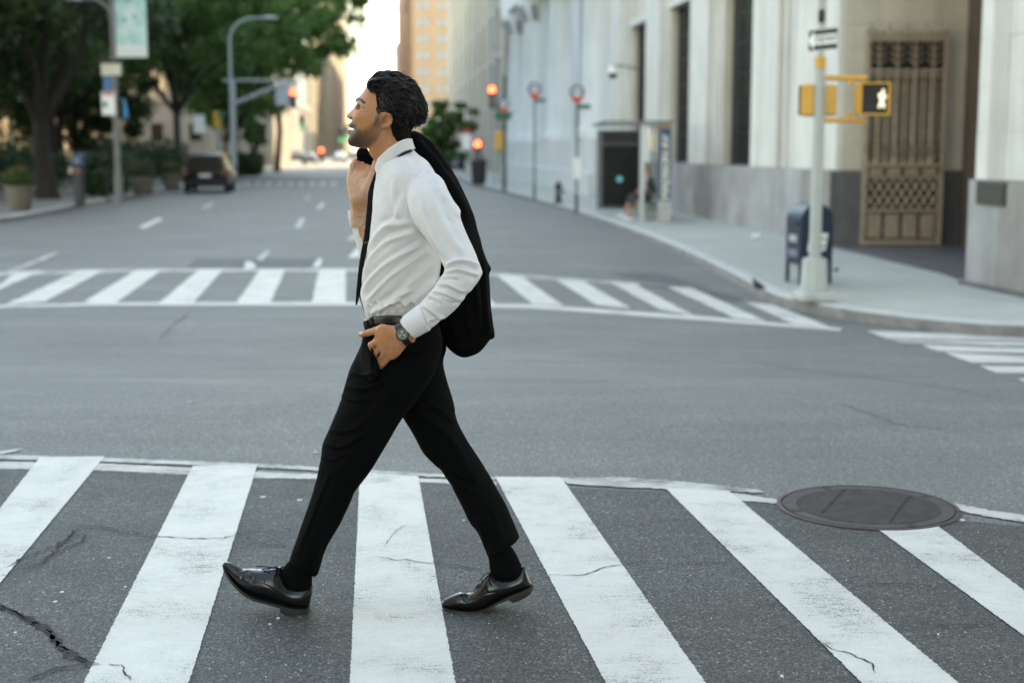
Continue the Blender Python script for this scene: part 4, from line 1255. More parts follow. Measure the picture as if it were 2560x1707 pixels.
mb = MB(); c = at(874.5, 325.2, YM)
mb.tube([at(878, 325.8, YM - .010), at(875.5, 325.6, YM - .006), at(874.8, 325.6, YM), at(875.5, 325.6, YM + .006), at(878, 325.8, YM + .010)], .0019, 8)
mb.build('teeth', simple('teeth', (.42, .26, .23), .25, var=.05), body, 60)

# ------------------------------------------------------------------ hair
ghr = Grid(905, 168, 1082, 362, -.108, .108, .0022)
W = ghr.poly(hairpoly, YM, 3); e2 = -sd_poly(W, ghr.X2, ghr.Z2)
qsk, _ = ghr.q(skull, 1.02, YM, 3, 320)
sk = ghr.swell(qsk, YM)
qnk, _ = ghr.q(neck, .98, YM, 3, 200)
sk = smin(sk, ghr.swell(qnk, YM), .022)
t = np.clip(e2 / .035, 0, 1); t = t * t * (3 - 2 * t)
pyr = np.interp(ghr.Z2[0], [at(1000, p, YM).z for p in range(380, 150, -10)], list(range(380, 150, -10)))[None, :] + 0 * ghr.X2
off = (.0022 + .012 * t) * np.interp(pyr, [270, 305, 330], [1, .7, .5])
shell = np.maximum(sk - off[:, None, :].astype(np.float32), -e2[:, None, :].astype(np.float32))
qhp, _ = ghr.q(hairpoly, .98, YM, 3, 260)
Fhair = smin(shell, ghr.swell(np.where(qhp > 0, qhp * np.interp(pyr, [200, 300, 340], [1, .9, .5]), qhp), YM), .012)
V, Q = nets(Fhair, ghr); V = relax(V, Q, 1)
V = crumple(V, Q, .0025, 200, 21)
hair = implicit_obj('hair', V, Q, M_cap, man)
N = normals(V, Q); px, py = topx(V)
rng = random.Random(31)
mb = MB()
cand = [i for i in range(len(V)) if py[i] < 306 and not (px[i] < 940 and py[i] > 222) and not px[i] < 926]
def flow(x, y):
    t = (x - 917) / 148.0
    top = np.interp(t, [0, .12, .3, .55, .8, 1.0], [30, 22, 4, -22, -50, -60])
    side = np.interp(t, [0, .2, .5, .8, 1.0], [-70, -22, -14, -30, -40])
    k = min(max((y - 200) / 45.0, 0), 1)
    return rad(top * (1 - k) + side * k)
def lock(i, L, r0, amp, lift, mbx, flick=0.0):
    p = Vector(V[i]); nn = Vector(N[i])
    a = flow(px[i], py[i]) + .75 * mnoise.noise(p * 34) + .5 * mnoise.noise(p * 75 + Vector((5, 1, 2))) + rng.gauss(0, .09)
    d = Vector((math.cos(a), 0, math.sin(a)))
    d = (d - nn * d.dot(nn)).normalized()
    side = nn.cross(d).normalized()
    ph, w = 6 * mnoise.noise(p * 30 + Vector((9, 9, 9))) + rng.gauss(0, .35), (.85 + .4 * mnoise.noise(p * 20)) * 6.28
    pts, rs = [], []
    m_ = 12
    cur = p - nn * .002
    sgn = 1 if mnoise.noise(p * 28 + Vector((3, 7, 1))) > 0 else -1
    for k in range(m_):
        t = k / (m_ - 1)
        # curve round the skull: pull towards the head centre while moving on
        cen = at(985, 272, YM); rr_ = (cur - cen)
        q = cur + side * (amp * math.sin(ph + w * t)) + nn * (lift * math.sin(3.14 * min(t * 1.15, 1)) + flick * t * t)
        pts.append(q); rs.append(r0 * (1.0 - .92 * t ** 2.4))
        cur = cur + d * (L / m_)
        axis = d.cross(nn)
        rotq = Matrix.Rotation(-(L / m_) / .088, 3, axis) if axis.length > 1e-6 else Matrix.Identity(3)
        d = (rotq @ d).normalized(); nn = (rotq @ nn).normalized()
        bend = Matrix.Rotation(sgn * .075, 3, nn); d = bend @ d; side = nn.cross(d).normalized()
    mbx.tube(pts, rs, 5, True, .55)
for _ in range(2600):
    i = rng.choice(cand)
    if py[i] > 290 and rng.random() < .6: continue
    back = px[i] > 1030
    lock(i, rng.uniform(.040, .070) * (.6 if py[i] > 265 else 1), rng.uniform(.0010, .0036), rng.uniform(.003, .0065), rng.uniform(.001, .009), mb, rng.uniform(.003, .012) if back and py[i] > 240 else 0)
# loose curled tufts that break the outline at the back and on top
tuft = [i for i in range(len(V)) if (px[i] > 1034 and 236 < py[i] < 304) or (px[i] > 1020 and 200 < py[i] <= 236)] 
tuft2 = [i for i in range(len(V)) if py[i] < 215 and 925 < px[i] < 1025]
for k in range(230):
    i = rng.choice(tuft if k % 3 else tuft2)
    p = Vector(V[i]); nn = Vector(N[i]); a = flow(px[i], py[i]) + rng.gauss(0, .35)
    d = Vector((math.cos(a), rng.gauss(0, .25), math.sin(a))); d = (d - nn * d.dot(nn)).normalized()
    L = rng.uniform(.018, .034); pts = []
    up_ = rng.uniform(.25, .75) * (1 if k % 3 else .45)
    for j in range(9):
        t = j / 8
        pts.append(p - nn * .002 + d * (L * (t - .25 * t * t)) + nn * (L * up_ * (t ** 1.7 - .55 * t ** 4)) + d.cross(nn) * (.004 * math.sin(5 * t + k)))
    mb.tube(pts, [rng.uniform(.0016, .0030) * (1 - .9 * (j / 8) ** 1.5) for j in range(9)], 5, True, .6)
nape = [i for i in range(len(V)) if 300 < py[i] < 350]
for _ in range(900):
    i = rng.choice(nape)
    lock(i, rng.uniform(.008, .016), rng.uniform(.0006, .0012), .0008, .0008, mb)
# forelock curls over the forehead
for k in range(26):
    y0 = rng.uniform(-.03, .05) - .01
    a = rng.uniform(0, 1)
    pts = [at(934 + rng.uniform(-4, 6), 199 + rng.uniform(-6, 6), YM - .045 + y0), at(924 + rng.uniform(-3, 3), 203, YM - .05 + y0), at(918.5 + rng.uniform(-2, 3), 212 + rng.uniform(-3, 3), YM - .052 + y0),
           at(921 + rng.uniform(-2, 4), 222 + rng.uniform(-2, 2), YM - .05 + y0), at(928 + rng.uniform(-3, 5), 229 + rng.uniform(-3, 3), YM - .048 + y0), at(934 + rng.uniform(-4, 4), 229 + rng.uniform(-3, 4), YM - .048 + y0)]
    pts = [Vector(q) for q in catmull(np.array(pts), 3, False)]
    mb.tube(pts, [.0028 * (1 - .8 * (j / (len(pts) - 1)) ** 2) for j in range(len(pts))], 5, True, .6)
# stray hairs
for P in ([(975, 184), (984, 178), (990, 181), (988, 186)], [(1003, 188), (1008, 178), (1012, 184), (1011, 192)], [(1052, 268), (1066, 270), (1071, 262), (1072, 260)], [(1050, 252), (1062, 254), (1066, 250)], [(1050, 300), (1058, 304), (1062, 310)], [(1030, 204), (1037, 204), (1040, 208)]):
    pts = [Vector(q) for q in catmull(np.array([at(a, b_, YM - .02) for a, b_ in P]), 4, False)]
    mb.tube(pts, .0007, 4)
mb.build('locks', M_hair, hair, 180)

# ------------------------------------------------------------------ wrist watch
M_wcase = simple('black_steel_watch', (.035, .036, .038), .30, metal=.8, var=.2, scale=90)
M_wdial = simple('watch_dial', (.010, .010, .011), .35, var=.2, scale=200)
M_wmark = simple('watch_markings', (.24, .245, .245), .35, metal=.4, var=.1, scale=200)
wc = at(1005.7, 835.2, YM - .286)
wn_ = Vector((-.10, -1, .16)).normalized()
wm = Matrix.Translation(wc) @ wn_.to_track_quat('Z', 'Y').to_matrix().to_4x4()
watch = thing('wristwatch', None, None, tuple(wc)) if False else None
def wl_(prof, n=32): 
    V_, F_ = [], []
    for r_, z_ in prof:
        for k in range(n): V_.append(wm @ Vector((r_ * math.cos(k * 6.28319 / n), r_ * math.sin(k * 6.28319 / n), z_)))
    for i in range(len(prof) - 1):
        for k in range(n): F_.append((i * n + k, i * n + (k + 1) % n, (i + 1) * n + (k + 1) % n, (i + 1) * n + k))
    F_.append(tuple(range(n - 1, -1, -1))); F_.append(tuple(range((len(prof) - 1) * n, len(prof) * n)))
    return V_, F_
V_, F_ = wl_([(.018, -.006), (.0205, -.004), (.0205, .002), (.0195, .0042), (.0178, .0046), (.0172, .0032)])
watch = mesh_obj('wristwatch', V_, F_, M_wcase, man, 40)
V_, F_ = wl_([(.0172, .0028), (.0172, .0034)]); dial = mesh_obj('dial', V_, F_, M_wdial, watch, 40)
for k in range(12):
    a = k * math.pi / 6
    mb = MB(); mb.box((0, 0, 0), (.0040, .0011, .0006)); q = wm @ Matrix.Rotation(a, 4, 'Z') @ Matrix.Translation((.0140, 0, .0037))
    mesh_obj('index_mark', [q @ Vector(p) for p in mb.v], mb.f, M_wmark, dial)
for a, L, w in ((2.3, .010, .0013), (-.62, .0135, .0010), (-1.2, .006, .0009)):
    mb = MB(); mb.box((0, 0, 0), (L, w, .0006)); q = wm @ Matrix.Rotation(a, 4, 'Z') @ Matrix.Translation((L / 2, 0, .0043))
    mesh_obj('hand', [q @ Vector(p) for p in mb.v], mb.f, M_wmark, dial)
for cx_, cy_ in ((-.006, -.005), (.0, .0075), (.007, -.003)):
    mb = MB().lathe([(.0038, 0), (.0038, .0004), (.0033, .0004), (.0033, 0)], (cx_, cy_, .0036), 16)
    mesh_obj('sub_dial', [wm @ Vector(p) for p in mb.v], mb.f, M_wmark, dial)
# strap: a band round the wrist
A = at(1012, 832, YM - .248); Bq = at(1055, 808, YM - .250)
ax = (Bq - A).normalized(); cpt = at(1008, 834.5, YM - .248)
u_ = Vector((0, -1, 0)); u_ = (u_ - ax * u_.dot(ax)).normalized(); w_ = ax.cross(u_).normalized()
V_, F_ = [], []
n = 40
for k in range(n):
    t = 6.28319 * k / n
    rad_ = .0315
    c0 = cpt + u_ * (math.cos(t) * rad_ * 1.02) + w_ * (math.sin(t) * rad_ * 1.06)
    o0 = (c0 - cpt).normalized()
    for sx, ro in ((-.0105, 0), (.0105, 0), (.0105, .0032), (-.0105, .0032)):
        V_.append(c0 + ax * sx + o0 * ro)
for k in range(n):
    for j in range(4):
        F_.append((k * 4 + j, k * 4 + (j + 1) % 4, ((k + 1) % n) * 4 + (j + 1) % 4, ((k + 1) % n) * 4 + j))
mesh_obj('strap', V_, F_, M_wcase, watch, 40)

# ------------------------------------------------------------------ jacket over the shoulder
jk = thing('suit_jacket', 'black suit jacket slung over the shoulder of the striding man', 'jacket', tuple(at(1160, 890, YM + .08)))
g = Grid(880, 318, 1248, 905, -.10, .26, .0042)
jp = [(985, 345), (1010, 332), (1032, 327), (1050, 334), (1073, 350), (1091, 369), (1112, 400), (1138, 441), (1161, 485), (1182, 533), (1198, 590), (1209, 631), (1219, 657), (1228.5, 674), (1223, 684), (1224, 720), (1227, 762), (1232, 800), (1238, 842),
      (1224, 852), (1214, 866), (1197, 884), (1175, 894), (1157, 896), (1138, 889), (1121, 876), (1108, 857), (1098, 843), (1078, 800), (1056, 700), (1040, 600), (1022, 500), (1000, 420)]
pyj = np.interp(g.Z2[0], [at(1000, p, YM).z for p in range(930, 300, -10)], list(range(930, 300, -10)))[None, :] + 0 * g.X2
qj, ej = g.q(jp, lambda X, Z: np.interp(pyj, [330, 420, 520, 700, 900], [.75, .85, .95, .85, .62]), YM + .06)
yj = YM + np.interp(pyj, [320, 420, 560, 900], [.125, .115, .085, .075])
F = g.swell(qj, yj)
# over the shoulder to the hand
F = smin(F, g.chain([(1020, 350, .14), (985, 372, .165), (950, 390, .15), (925, 398, .135)], [.022, .026, .026, .020], .01), .02)
hp = [(897, 370), (891, 380), (888, 392), (891, 400), (897, 405), (908, 410), (919, 414), (930, 413), (937, 400), (929, 392), (923, 380), (918, 370), (908, 367)]
qh2, _ = g.q(hp, 1.05, YM + .12)
F = smin(F, g.swell(qh2, YM + .125), .012)
V, Q = nets(F, g); V = relax(V, Q, 2)
jf = [([(1032, 345), (1075, 385), (1115, 440), (1150, 500), (1175, 560)], 9, 9, 1.0), ([(1050, 335), (1090, 385), (1125, 440)], 6, -7, 0), ([(1105, 440), (1130, 490), (1140, 530)], 7, 6, .8),
      ([(1150, 560), (1175, 640), (1190, 720), (1200, 820)], 9, 7, .8), ([(1208, 640), (1212, 700), (1215, 780), (1225, 840)], 5, 6, .9), ([(1120, 780), (1140, 830), (1150, 885)], 10, 7, .8), ([(1180, 700), (1170, 780), (1185, 860)], 9, 6, .8),
      ([(1216, 852), (1190, 862), (1160, 868), (1130, 862)], 3, 3, 0), ([(896, 385), (905, 390), (918, 386)], 4, 5, .8), ([(893, 396), (908, 400), (924, 402)], 4, 5, .8)]
V = folds(V, Q, jf); V = crumple(V, Q, .003, 42, 5)
jm = implicit_obj('body_panel', V, Q, M_jacket, jk)
for py_ in (818, 826, 834):
    c = at(1202 + (py_ - 818) * .35, py_, YM + .02)
    MB().lathe([(.0001, -.002), (.006, -.002), (.006, .002), (.0001, .002)], c, 10, 'Y').build('cuff_button', M_jacket, jk, 40)
# small shirt-cuff button
c = at(1070, 802, YM - .315)
MB().lathe([(.0001, -.0015), (.0048, -.0015), (.0048, .0015), (.0001, .0015)], c, 12, 'Y').build('cuff_button', M_button, shirt, 40)
# ------------------------------------------------------------------ right-hand buildings
ZP = -.35                                     # pavement level
D_ = Vector((-.0928, 1, 0)).normalized()      # street direction
N_ = Vector((-1, -.0928, 0)).normalized()     # out of the right-hand facades, towards the street
def fpt(y, out, z): 
    p = Vector((8.743 - .0928 * y, y, z)) + N_ * out
    return p
def fbox(mb, y0, y1, o0, o1, z0, z1):
    P = [fpt(y, o, z) for y in (y0, y1) for o in (o0, o1) for z in (z0, z1)]
    mb.add(P, [(0, 1, 3, 2), (4, 6, 7, 5), (0, 4, 5, 1), (2, 3, 7, 6), (0, 2, 6, 4), (1, 5, 7, 3)])
    return mb
def stone_mat(name, col, scale=1.2, rough=.8, var=.10, streak=.18):
    m, n, l, b = newmat(name)
    v = coords(n, l, 1.0, 'World')
    vs = coords(n, l, (1.4, 1.4, .12), 'World')
    a = noisetex(n, l, v, scale, 6, .6); s = noisetex(n, l, vs, 1.5, 5, .6); f = noisetex(n, l, v, 45, 3, .6)
    r = ramp(n, [(.25, tuple(c * (1 - var) for c in col)), (.75, tuple(min(1, c * (1 + var)) for c in col))]); l.new(a, r.inputs[0])
    r2 = ramp(n, [(.3, (1 - streak,) * 3), (.65, (1.04, 1.04, 1.04))]); l.new(s, r2.inputs[0])
    mx = n.new('ShaderNodeMix'); mx.data_type = 'RGBA'; mx.blend_type = 'MULTIPLY'; mx.inputs[0].default_value = 1
    l.new(r.outputs[0], mx.inputs[6]); l.new(r2.outputs[0], mx.inputs[7]); l.new(mx.outputs[2], b.inputs['Base Color'])
    setin(b, Roughness=rough)
    bp = n.new('ShaderNodeBump'); bp.inputs['Strength'].default_value = .15; bp.inputs['Distance'].default_value = .01
    l.new(f, bp.inputs['Height']); l.new(bp.outputs[0], b.inputs['Normal'])
    return m
M_lime = stone_mat('limestone', (.60, .58, .54))
M_limew = stone_mat('limestone_cream', (.55, .50, .42))
M_gran = stone_mat('grey_granite', (.31, .30, .30), 1.1, .6, .30, .14)
M_granb = stone_mat('stained_granite', (.25, .228, .218), 1.1, .6, .30, .14)
M_grand = stone_mat('dark_granite', (.105, .10, .105), 2.2, .5, .22, .3)
M_brown = stone_mat('brown_stone', (.085, .058, .042), 1.2, .6, .2, .2)
M_white = stone_mat('white_marble', (.62, .62, .61), .6, .7, .08, .15)
M_glassd = simple('dark_window_glass', (.012, .014, .016), .25, var=.3, scale=2, spec=.2)
M_bronze = simple('bronze_gate', (.33, .262, .195), .55, metal=.15, var=.22, scale=9, bump=.12)
M_bronzed = simple('bronze_shadowed', (.125, .098, .074), .5, metal=.3, var=.25, scale=9)  # darker copy of the gate bronze, shade put into the colour
M_mull = simple('window_mullion', (.016, .016, .016), .5, var=.2)

bank = thing('bank_building', 'pale limestone bank with tall dark windows and grey granite base on the right corner', 'building', tuple(fpt(36, 0, ZP)))
win = [(33.8, 37.4), (40.6, 44.2), (47.3, 50.9)]
piers = [(27.6, 33.8), (37.4, 40.6), (44.2, 47.3), (50.9, 54.5)]
ZD = 1.09
for i, (a, b) in enumerate(piers):
    mb = MB(); fbox(mb, a, b, -1.2, -.25, ZD, 46)
    mb.build('pier', M_limew, bank)
    pil = [(b - 2.25, b, .0)] if i else [(31.6, 33.8, .0), (28.9, 30.5, -.03), (27.62, 28.5, -.06)]
    for (c, d, o) in pil:
        mb = MB(); z = ZD
        k = 0
        fbox(mb, c, d, -.249, o, ZD, 46)
        for zz in (2.45, 3.85, 5.25): pass
        p_ = mb.build('pilaster', M_lime, bank)
    ribs = []
    if i: ribs = [(a + .02 + j * .30, a + .20 + j * .30, -.19 + .05 * j) for j in range(3)]
    else: ribs = [(30.6 + j * .32, 30.8 + j * .32, -.19 + .05 * j) for j in range(3)] + [(28.52 + j * .12, 28.60 + j * .12, -.18) for j in range(3)]
    for (c, d, o) in ribs:
        MB_ = fbox(MB(), c, d, -.249, o, ZD, 46); MB_.build('rib', M_lime, bank)
for (a, b) in win:
    fbox(MB(), a, b, -1.2, -.30, 5.70, 46).build('spandrel', M_limew, bank)
    fbox(MB(), a - .05, b + .05, -.301, -.12, 5.70, 5.95).build('lintel', M_lime, bank)
    w = fbox(MB(), a, b, -.50, -.44, ZD, 5.70).build('window', M_mull, bank)
    nz = 6; ny = 3
    for r_ in range(nz):
        for c_ in range(ny):
            y0 = a + .08 + (b - a - .16) * c_ / ny + .03; y1 = a + .08 + (b - a - .16) * (c_ + 1) / ny - .03
            z0 = ZD + .08 + (5.70 - ZD - .16) * r_ / nz + .03; z1 = ZD + .08 + (5.70 - ZD - .16) * (r_ + 1) / nz - .03
            fbox(MB(), y0, y1, -.439, -.425, z0, z1).build('pane', M_glassd, w)
    for c_ in range(1, ny * 4):
        y0 = a + (b - a) * c_ / (ny * 4)
        if c_ % 4: fbox(MB(), y0 - .012, y0 + .012, -.40, -.37, ZD, 5.70).build('grille_bar', M_mull, w)
# granite base in slabs with open joints
y = 27.6; rng = random.Random(11)
slabs = []
while y < 54.4:
    L = rng.uniform(1.5, 2.3); y1 = min(y + L, 54.5)
    inw = any(a - .1 < (y + y1) / 2 < b + .1 for a, b in win)
    m_ = rng.choice([M_gran, M_gran, M_gran, M_granb]) if not (29.6 < y < 31.5) else M_granb
    fbox(MB(), y + .006, y1 - .006, -1.2, .06 + rng.uniform(-.004, .004), ZP - .1, ZD - .008).build('granite_slab', m_, bank)
    y = y1
fbox(MB(), 27.6, 54.5, -1.2, .03, ZP - .1, ZD - .03).build('granite_backing', M_grand, bank)
# mass of the building above and behind
mb = MB()
fbox(mb, 17.3, 54.5, -26, -1.21, 6.6, 46); fbox(mb, 27.6, 54.5, -26, -1.21, ZP, 6.6)
mb.build('wall_mass', M_limew, bank)
fbox(MB(), 17.3, 27.58, -1.2, -.05, 6.6, 46).build('wall_over_entrance', M_limew, bank)
# far jamb of the entrance, facing the camera: coursed blocks over dark granite
XJ0, YJ = 6.22, 27.55
def jbox(mb, x0, x1, y0, y1, z0, z1):
    return mb.box(((x0 + x1) / 2, (y0 + y1) / 2, (z0 + z1) / 2), (x1 - x0, y1 - y0, z1 - z0))
z = ZD; k = 0
while z < 6.5:
    h = .46
    cuts = [6.30, 7.35, 8.85] if k % 2 else [6.30, 6.95, 8.05, 8.85]
    for x0, x1 in zip(cuts[:-1], cuts[1:]):
        jbox(MB(), x0 + .004, x1 - .004, YJ - .05 - rng.uniform(0, .004), YJ + .04, z + .004, min(z + h, 6.6) - .004).build('stone_block', M_limew, bank)
    z += h; k += 1
jbox(MB(), 6.31, 8.84, YJ - .035, YJ + .05, ZP, 6.6).build('jamb_wall', M_limew, bank)
for x0, x1 in ((6.28, 7.1), (7.1, 8.0), (8.0, 8.86)):
    jbox(MB(), x0 + .004, x1 - .004, YJ - .09, YJ - .036, ZP - .05, ZD - .006).build('granite_slab', M_grand, bank)
# recess: brown inner wall and ceiling
mb = MB(); jbox(mb, 8.86, 9.3, 17.4, 27.6, ZP, 6.6); mb.build('recess_wall', M_brown, bank)
mb = MB(); jbox(mb, 8.62, 8.858, 25.6, 27.44, ZP, 6.6); mb.build('recess_pilaster', M_brown, bank)
mb = MB(); jbox(mb, 6.9, 9.3, 17.4, 27.58, 6.45, 6.598); mb.build('recess_ceiling', M_limew, bank)
# threshold of dark stone
V = [(6.02, 27.46, 0), (6.42, 21.2, 0), (6.36, 20.4, 0), (6.55, 20.4, 0), (6.6, 19.66, 0), (8.84, 19.66, 0), (8.84, 27.46, 0)]
mb = MB(); mb.prism([(p[0], p[1]) for p in V], ZP - .002, ZP + .012, lambda u, v, h: (u, v, h)); mb.build('threshold', M_grand, bank)
# near corner pier, in courses, with flutes
def ppt(t, out, z):                              # t metres along the face from its far edge towards the camera
    a = Vector((6.33, 19.55, z)); d = Vector((.13, -1, 0)).normalized(); n = Vector((-1, -.13, 0)).normalized()
    return a + d * t + n * out
def pbox(mb, t0, t1, o0, o1, z0, z1):
    P = [ppt(t, o, zz) for t in (t0, t1) for o in (o0, o1) for zz in (z0, z1)]
    return mb.add(P, [(0, 1, 3, 2), (4, 6, 7, 5), (0, 4, 5, 1), (2, 3, 7, 6), (0, 2, 6, 4), (1, 5, 7, 3)])
pbox(MB(), .02, 2.4, -2.4, -.012, ZD, 6.6).build('pier_core', M_limew, bank)
z = ZD; k = 0
while z < 6.55:
    h = .62
    cuts = [0, 1.3, 2.42] if k % 2 else [0, .62, 1.75, 2.42]
    for t0, t1 in zip(cuts[:-1], cuts[1:]):
        pbox(MB(), t0 + .003, t1 - .003, -.6, rng.uniform(-.003, .003), z + .003, min(z + h, 6.6) - .003).build('stone_block', M_lime, bank)
    z += h; k += 1
for j in range(6):
    pbox(MB(), .36 + j * .085, .36 + j * .085 + .045, .001, .026, ZD, 6.6).build('flute_rib', M_lime, bank)
for t0, t1, m_ in ((-.04, .86, M_gran), (.86, 1.7, M_granb), (1.7, 2.5, M_gran)):
    pbox(MB(), t0 + .004, t1 - .004, -2.4, .07, ZP - .05, ZD - .008).build('granite_slab', m_, bank)
pbox(MB(), -.08, 2.5, -2.4, .15, ZP - .05, ZP + .05).build('granite_step', M_grand, bank)
pq = pbox(MB(), .25, 1.06, .071, .10, .76, 1.07).build('plaque', simple('bronze_plaque', (.075, .07, .065), .4, metal=.4, var=.2), bank)
pbox(MB(), .29, 1.02, .101, .108, .80, 1.03).build('plaque_face', simple('bronze_plaque_face', (.055, .05, .047), .5, metal=.3, var=.4, scale=25), pq)

# ------------------------------------------------------------------ bronze gate leaf, folded open against the jamb
GX0, GX1, GZ0, GZ1, GY = 6.69, 8.22, ZP + .03, 3.86, 27.38
gate = thing('bronze_gate', 'ornate brown bronze gate leaf standing open in the bank entrance', 'gate', ((GX0 + GX1) / 2, GY, ZP))
GW = GX1 - GX0
def gb(x0, x1, z0, z1, d=.06, name='bar', mat=None, parent=None, y=None):
    mb = MB(); jbox(mb, x0, x1, (GY if y is None else y) - d, GY if y is None else y, z0, z1)
    return mb.build(name, mat or M_bronze, parent or gate)
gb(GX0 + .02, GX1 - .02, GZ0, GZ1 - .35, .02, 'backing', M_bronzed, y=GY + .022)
M_gateshade = simple('gate_gap_shade', (.020, .017, .015), .8)  # dark panels stand in for the shaded gaps of the gate
for z0, z1 in ((GZ0 + .68, GZ0 + 1.25), (GZ0 + 1.54, GZ0 + 1.95), (GZ1 - .87, GZ1 - .36), (GZ1 - 1.12, GZ1 - 1.02)):
    gb(GX0 + .07, GX1 - .07, z0, z1, .004, 'gap_shade_panel', M_gateshade, y=GY + .0015)
for x0, x1 in ((GX0, GX0 + .07), (GX1 - .07, GX1)): gb(x0, x1, GZ0, GZ1 - .12, .12, 'stile')
for z0, z1, d in ((GZ0, GZ0 + .08, .13), (GZ0 + .62, GZ0 + .68, .11), (GZ0 + 1.25, GZ0 + 1.30, .11), (GZ0 + 1.48, GZ0 + 1.54, .11), (GZ1 - .92, GZ1 - .87, .11), (GZ1 - .36, GZ1 - .30, .13), (GZ1 - 1.02, GZ1 - .99, .09)):
    gb(GX0 + .005, GX1 - .005, z0, z1, d, 'rail')
for k in range(4):
    x0 = GX0 + .08 + (GW - .16) * k / 4; x1 = GX0 + .08 + (GW - .16) * (k + 1) / 4; xm = (x0 + x1) / 2; w = x1 - x0
    p_ = gb(x0 + .04, x1 - .04, GZ0 + .12, GZ0 + .58, .05, 'panel')                                     # bottom panels
    gb(x0 + .09, x1 - .09, GZ0 + .17, GZ0 + .53, .016, 'panel_field', None, p_, GY - .05)
    gb(x0 + .04, x1 - .04, GZ0 + 1.32, GZ0 + 1.46, .05, 'panel')
    # lattice of crossing bars
    for (za, zb) in ((GZ0 + .70, GZ0 + .97), (GZ0 + .97, GZ0 + 1.24)):
        for hx in range(2):
            xa = x0 + w * hx / 2; xb = xa + w / 2
            for (p0, p1) in (((xa, za), (xb, zb)), ((xa, zb), (xb, za))):
                mb = MB(); mb.tube([(p0[0], GY - .05, p0[1]), (p1[0], GY - .05, p1[1])], .022, 6); mb.build('lattice_bar', M_bronze, gate, 40)
            mb = MB(); mb.lathe([(.002, -.03), (.045, -.02), (.05, 0), (.03, .02)], ((xa + xb) / 2, GY - .06, (za + zb) / 2), 10, 'Y'); mb.build('rosette', M_bronze, gate, 60)
    # long shafts
    for xx, r_ in ((x0, .026), (xm, .036), (x0 + w * .25, .014), (x0 + w * .75, .014)):
        mb = MB(); mb.lathe([(r_ * 1.5, GZ0 + 1.54), (r_ * 1.5, GZ0 + 1.62), (r_, GZ0 + 1.66), (r_, GZ1 - 1.0), (r_ * 1.5, GZ1 - .95), (r_ * 1.5, GZ1 - .87)], (xx, GY - .05, 0), 10); mb.build('shaft', M_bronze, gate, 50)
    # foliage scrolls under and over the shafts
    for (zb, sc, sg) in ((GZ0 + 1.56, .36, 1), (GZ1 - .86, .50, 1)):
        for s in (-1, 1):
            for q in (0, 1, 2):
                c0 = Vector((xm, GY - .06, zb + .04 + q * sc * .26))
                pts = [c0, c0 + Vector((s * w * .14, -.02, sc * .14)), c0 + Vector((s * w * .30, -.035, sc * .20)), c0 + Vector((s * w * .42, -.02, sc * .33))]
                mb = MB(); mb.tube(pts, [.022, .026, .020, .008], 6, True, .7); mb.build('scroll_leaf', M_bronze, gate, 50)
    mb = MB(); mb.tube([(xm, GY - .05, GZ1 - .87), (xm, GY - .05, GZ1 - .36)], .024, 6); mb.build('stem', M_bronze, gate, 50)
    # cresting
    for xx, hh in ((x0, .26), (xm, .12), (x0 + w * .28, .15), (x0 + w * .72, .15)):
        mb = MB(); mb.lathe([(.03, GZ1 - .31), (.04, GZ1 - .26), (.02, GZ1 - .2), (.028, GZ1 - .31 + hh * .8), (.003, GZ1 - .31 + hh * 1.25)], (xx, GY - .06, 0), 8); mb.build('finial', M_bronze, gate, 50)
    for s in (-1, 1):
        mb = MB(); mb.tube([(xm, GY - .06, GZ1 - .30), (xm + s * w * .2, GY - .07, GZ1 - .16), (xm + s * w * .36, GY - .06, GZ1 - .24)], [.02, .03, .012], 6); mb.build('crest_scroll', M_bronze, gate, 50)
# narrow lattice panel further inside the recess
g2 = thing('inner_gate_panel', 'dark lattice panel low inside the bank entrance beside the corner pier', 'gate', (8.5, 25.0, ZP))
mb = MB(); jbox(mb, 8.30, 8.60, 25.2, 25.24, ZP + .02, ZP + .10); mb.build('base_rail', M_bronze, g2)
for k in range(4):
    for j in range(7):
        mb = MB(); mb.box((8.335 + k * .075, 25.22, ZP + .2 + j * .14), (.05, .03, .10), M=Matrix.Rotation(.6 if (k + j) % 2 else -.6, 4, 'Y')); mb.build('lattice_leaf', simple('tarnished_silver', (.16, .15, .14), .4, metal=.4, var=.3) if (k, j) == (0, 0) else MATS['tarnished_silver'], g2)
for x in (8.30, 8.59): 
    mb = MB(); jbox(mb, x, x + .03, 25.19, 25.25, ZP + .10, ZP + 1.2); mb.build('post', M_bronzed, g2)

# ------------------------------------------------------------------ white building with giant columns beyond
colb = thing('column_building', 'white stone building with giant columns behind the bus stop signs', 'building', tuple(fpt(76, 0, ZP)))
fbox(MB(), 56.5, 98, -24, -4.0, ZP, 46).build('wall', M_white, colb)
for y0, y1 in ((56.5, 64.5), (68.5, 76.6), (82.2, 98)):
    fbox(MB(), y0, y1, -3.999, -.8, 1.9, 10.2).build('pier', M_white, colb)
fbox(MB(), 56.5, 98, -3.999, .5, ZP, .55).build('plinth', M_white, colb)
fbox(MB(), 56.5, 98, -3.999, .3, .55, 1.9).build('pedestal', M_white, colb)
fbox(MB(), 56.5, 98, -3.999, .35, 10.2, 12.4).build('entablature', M_white, colb)
fbox(MB(), 56.5, 98, -3.999, .8, 12.4, 13.0).build('cornice', M_white, colb)
fbox(MB(), 56.5, 98, -3.999, -.4, 13.0, 46).build('upper_wall', M_white, colb)
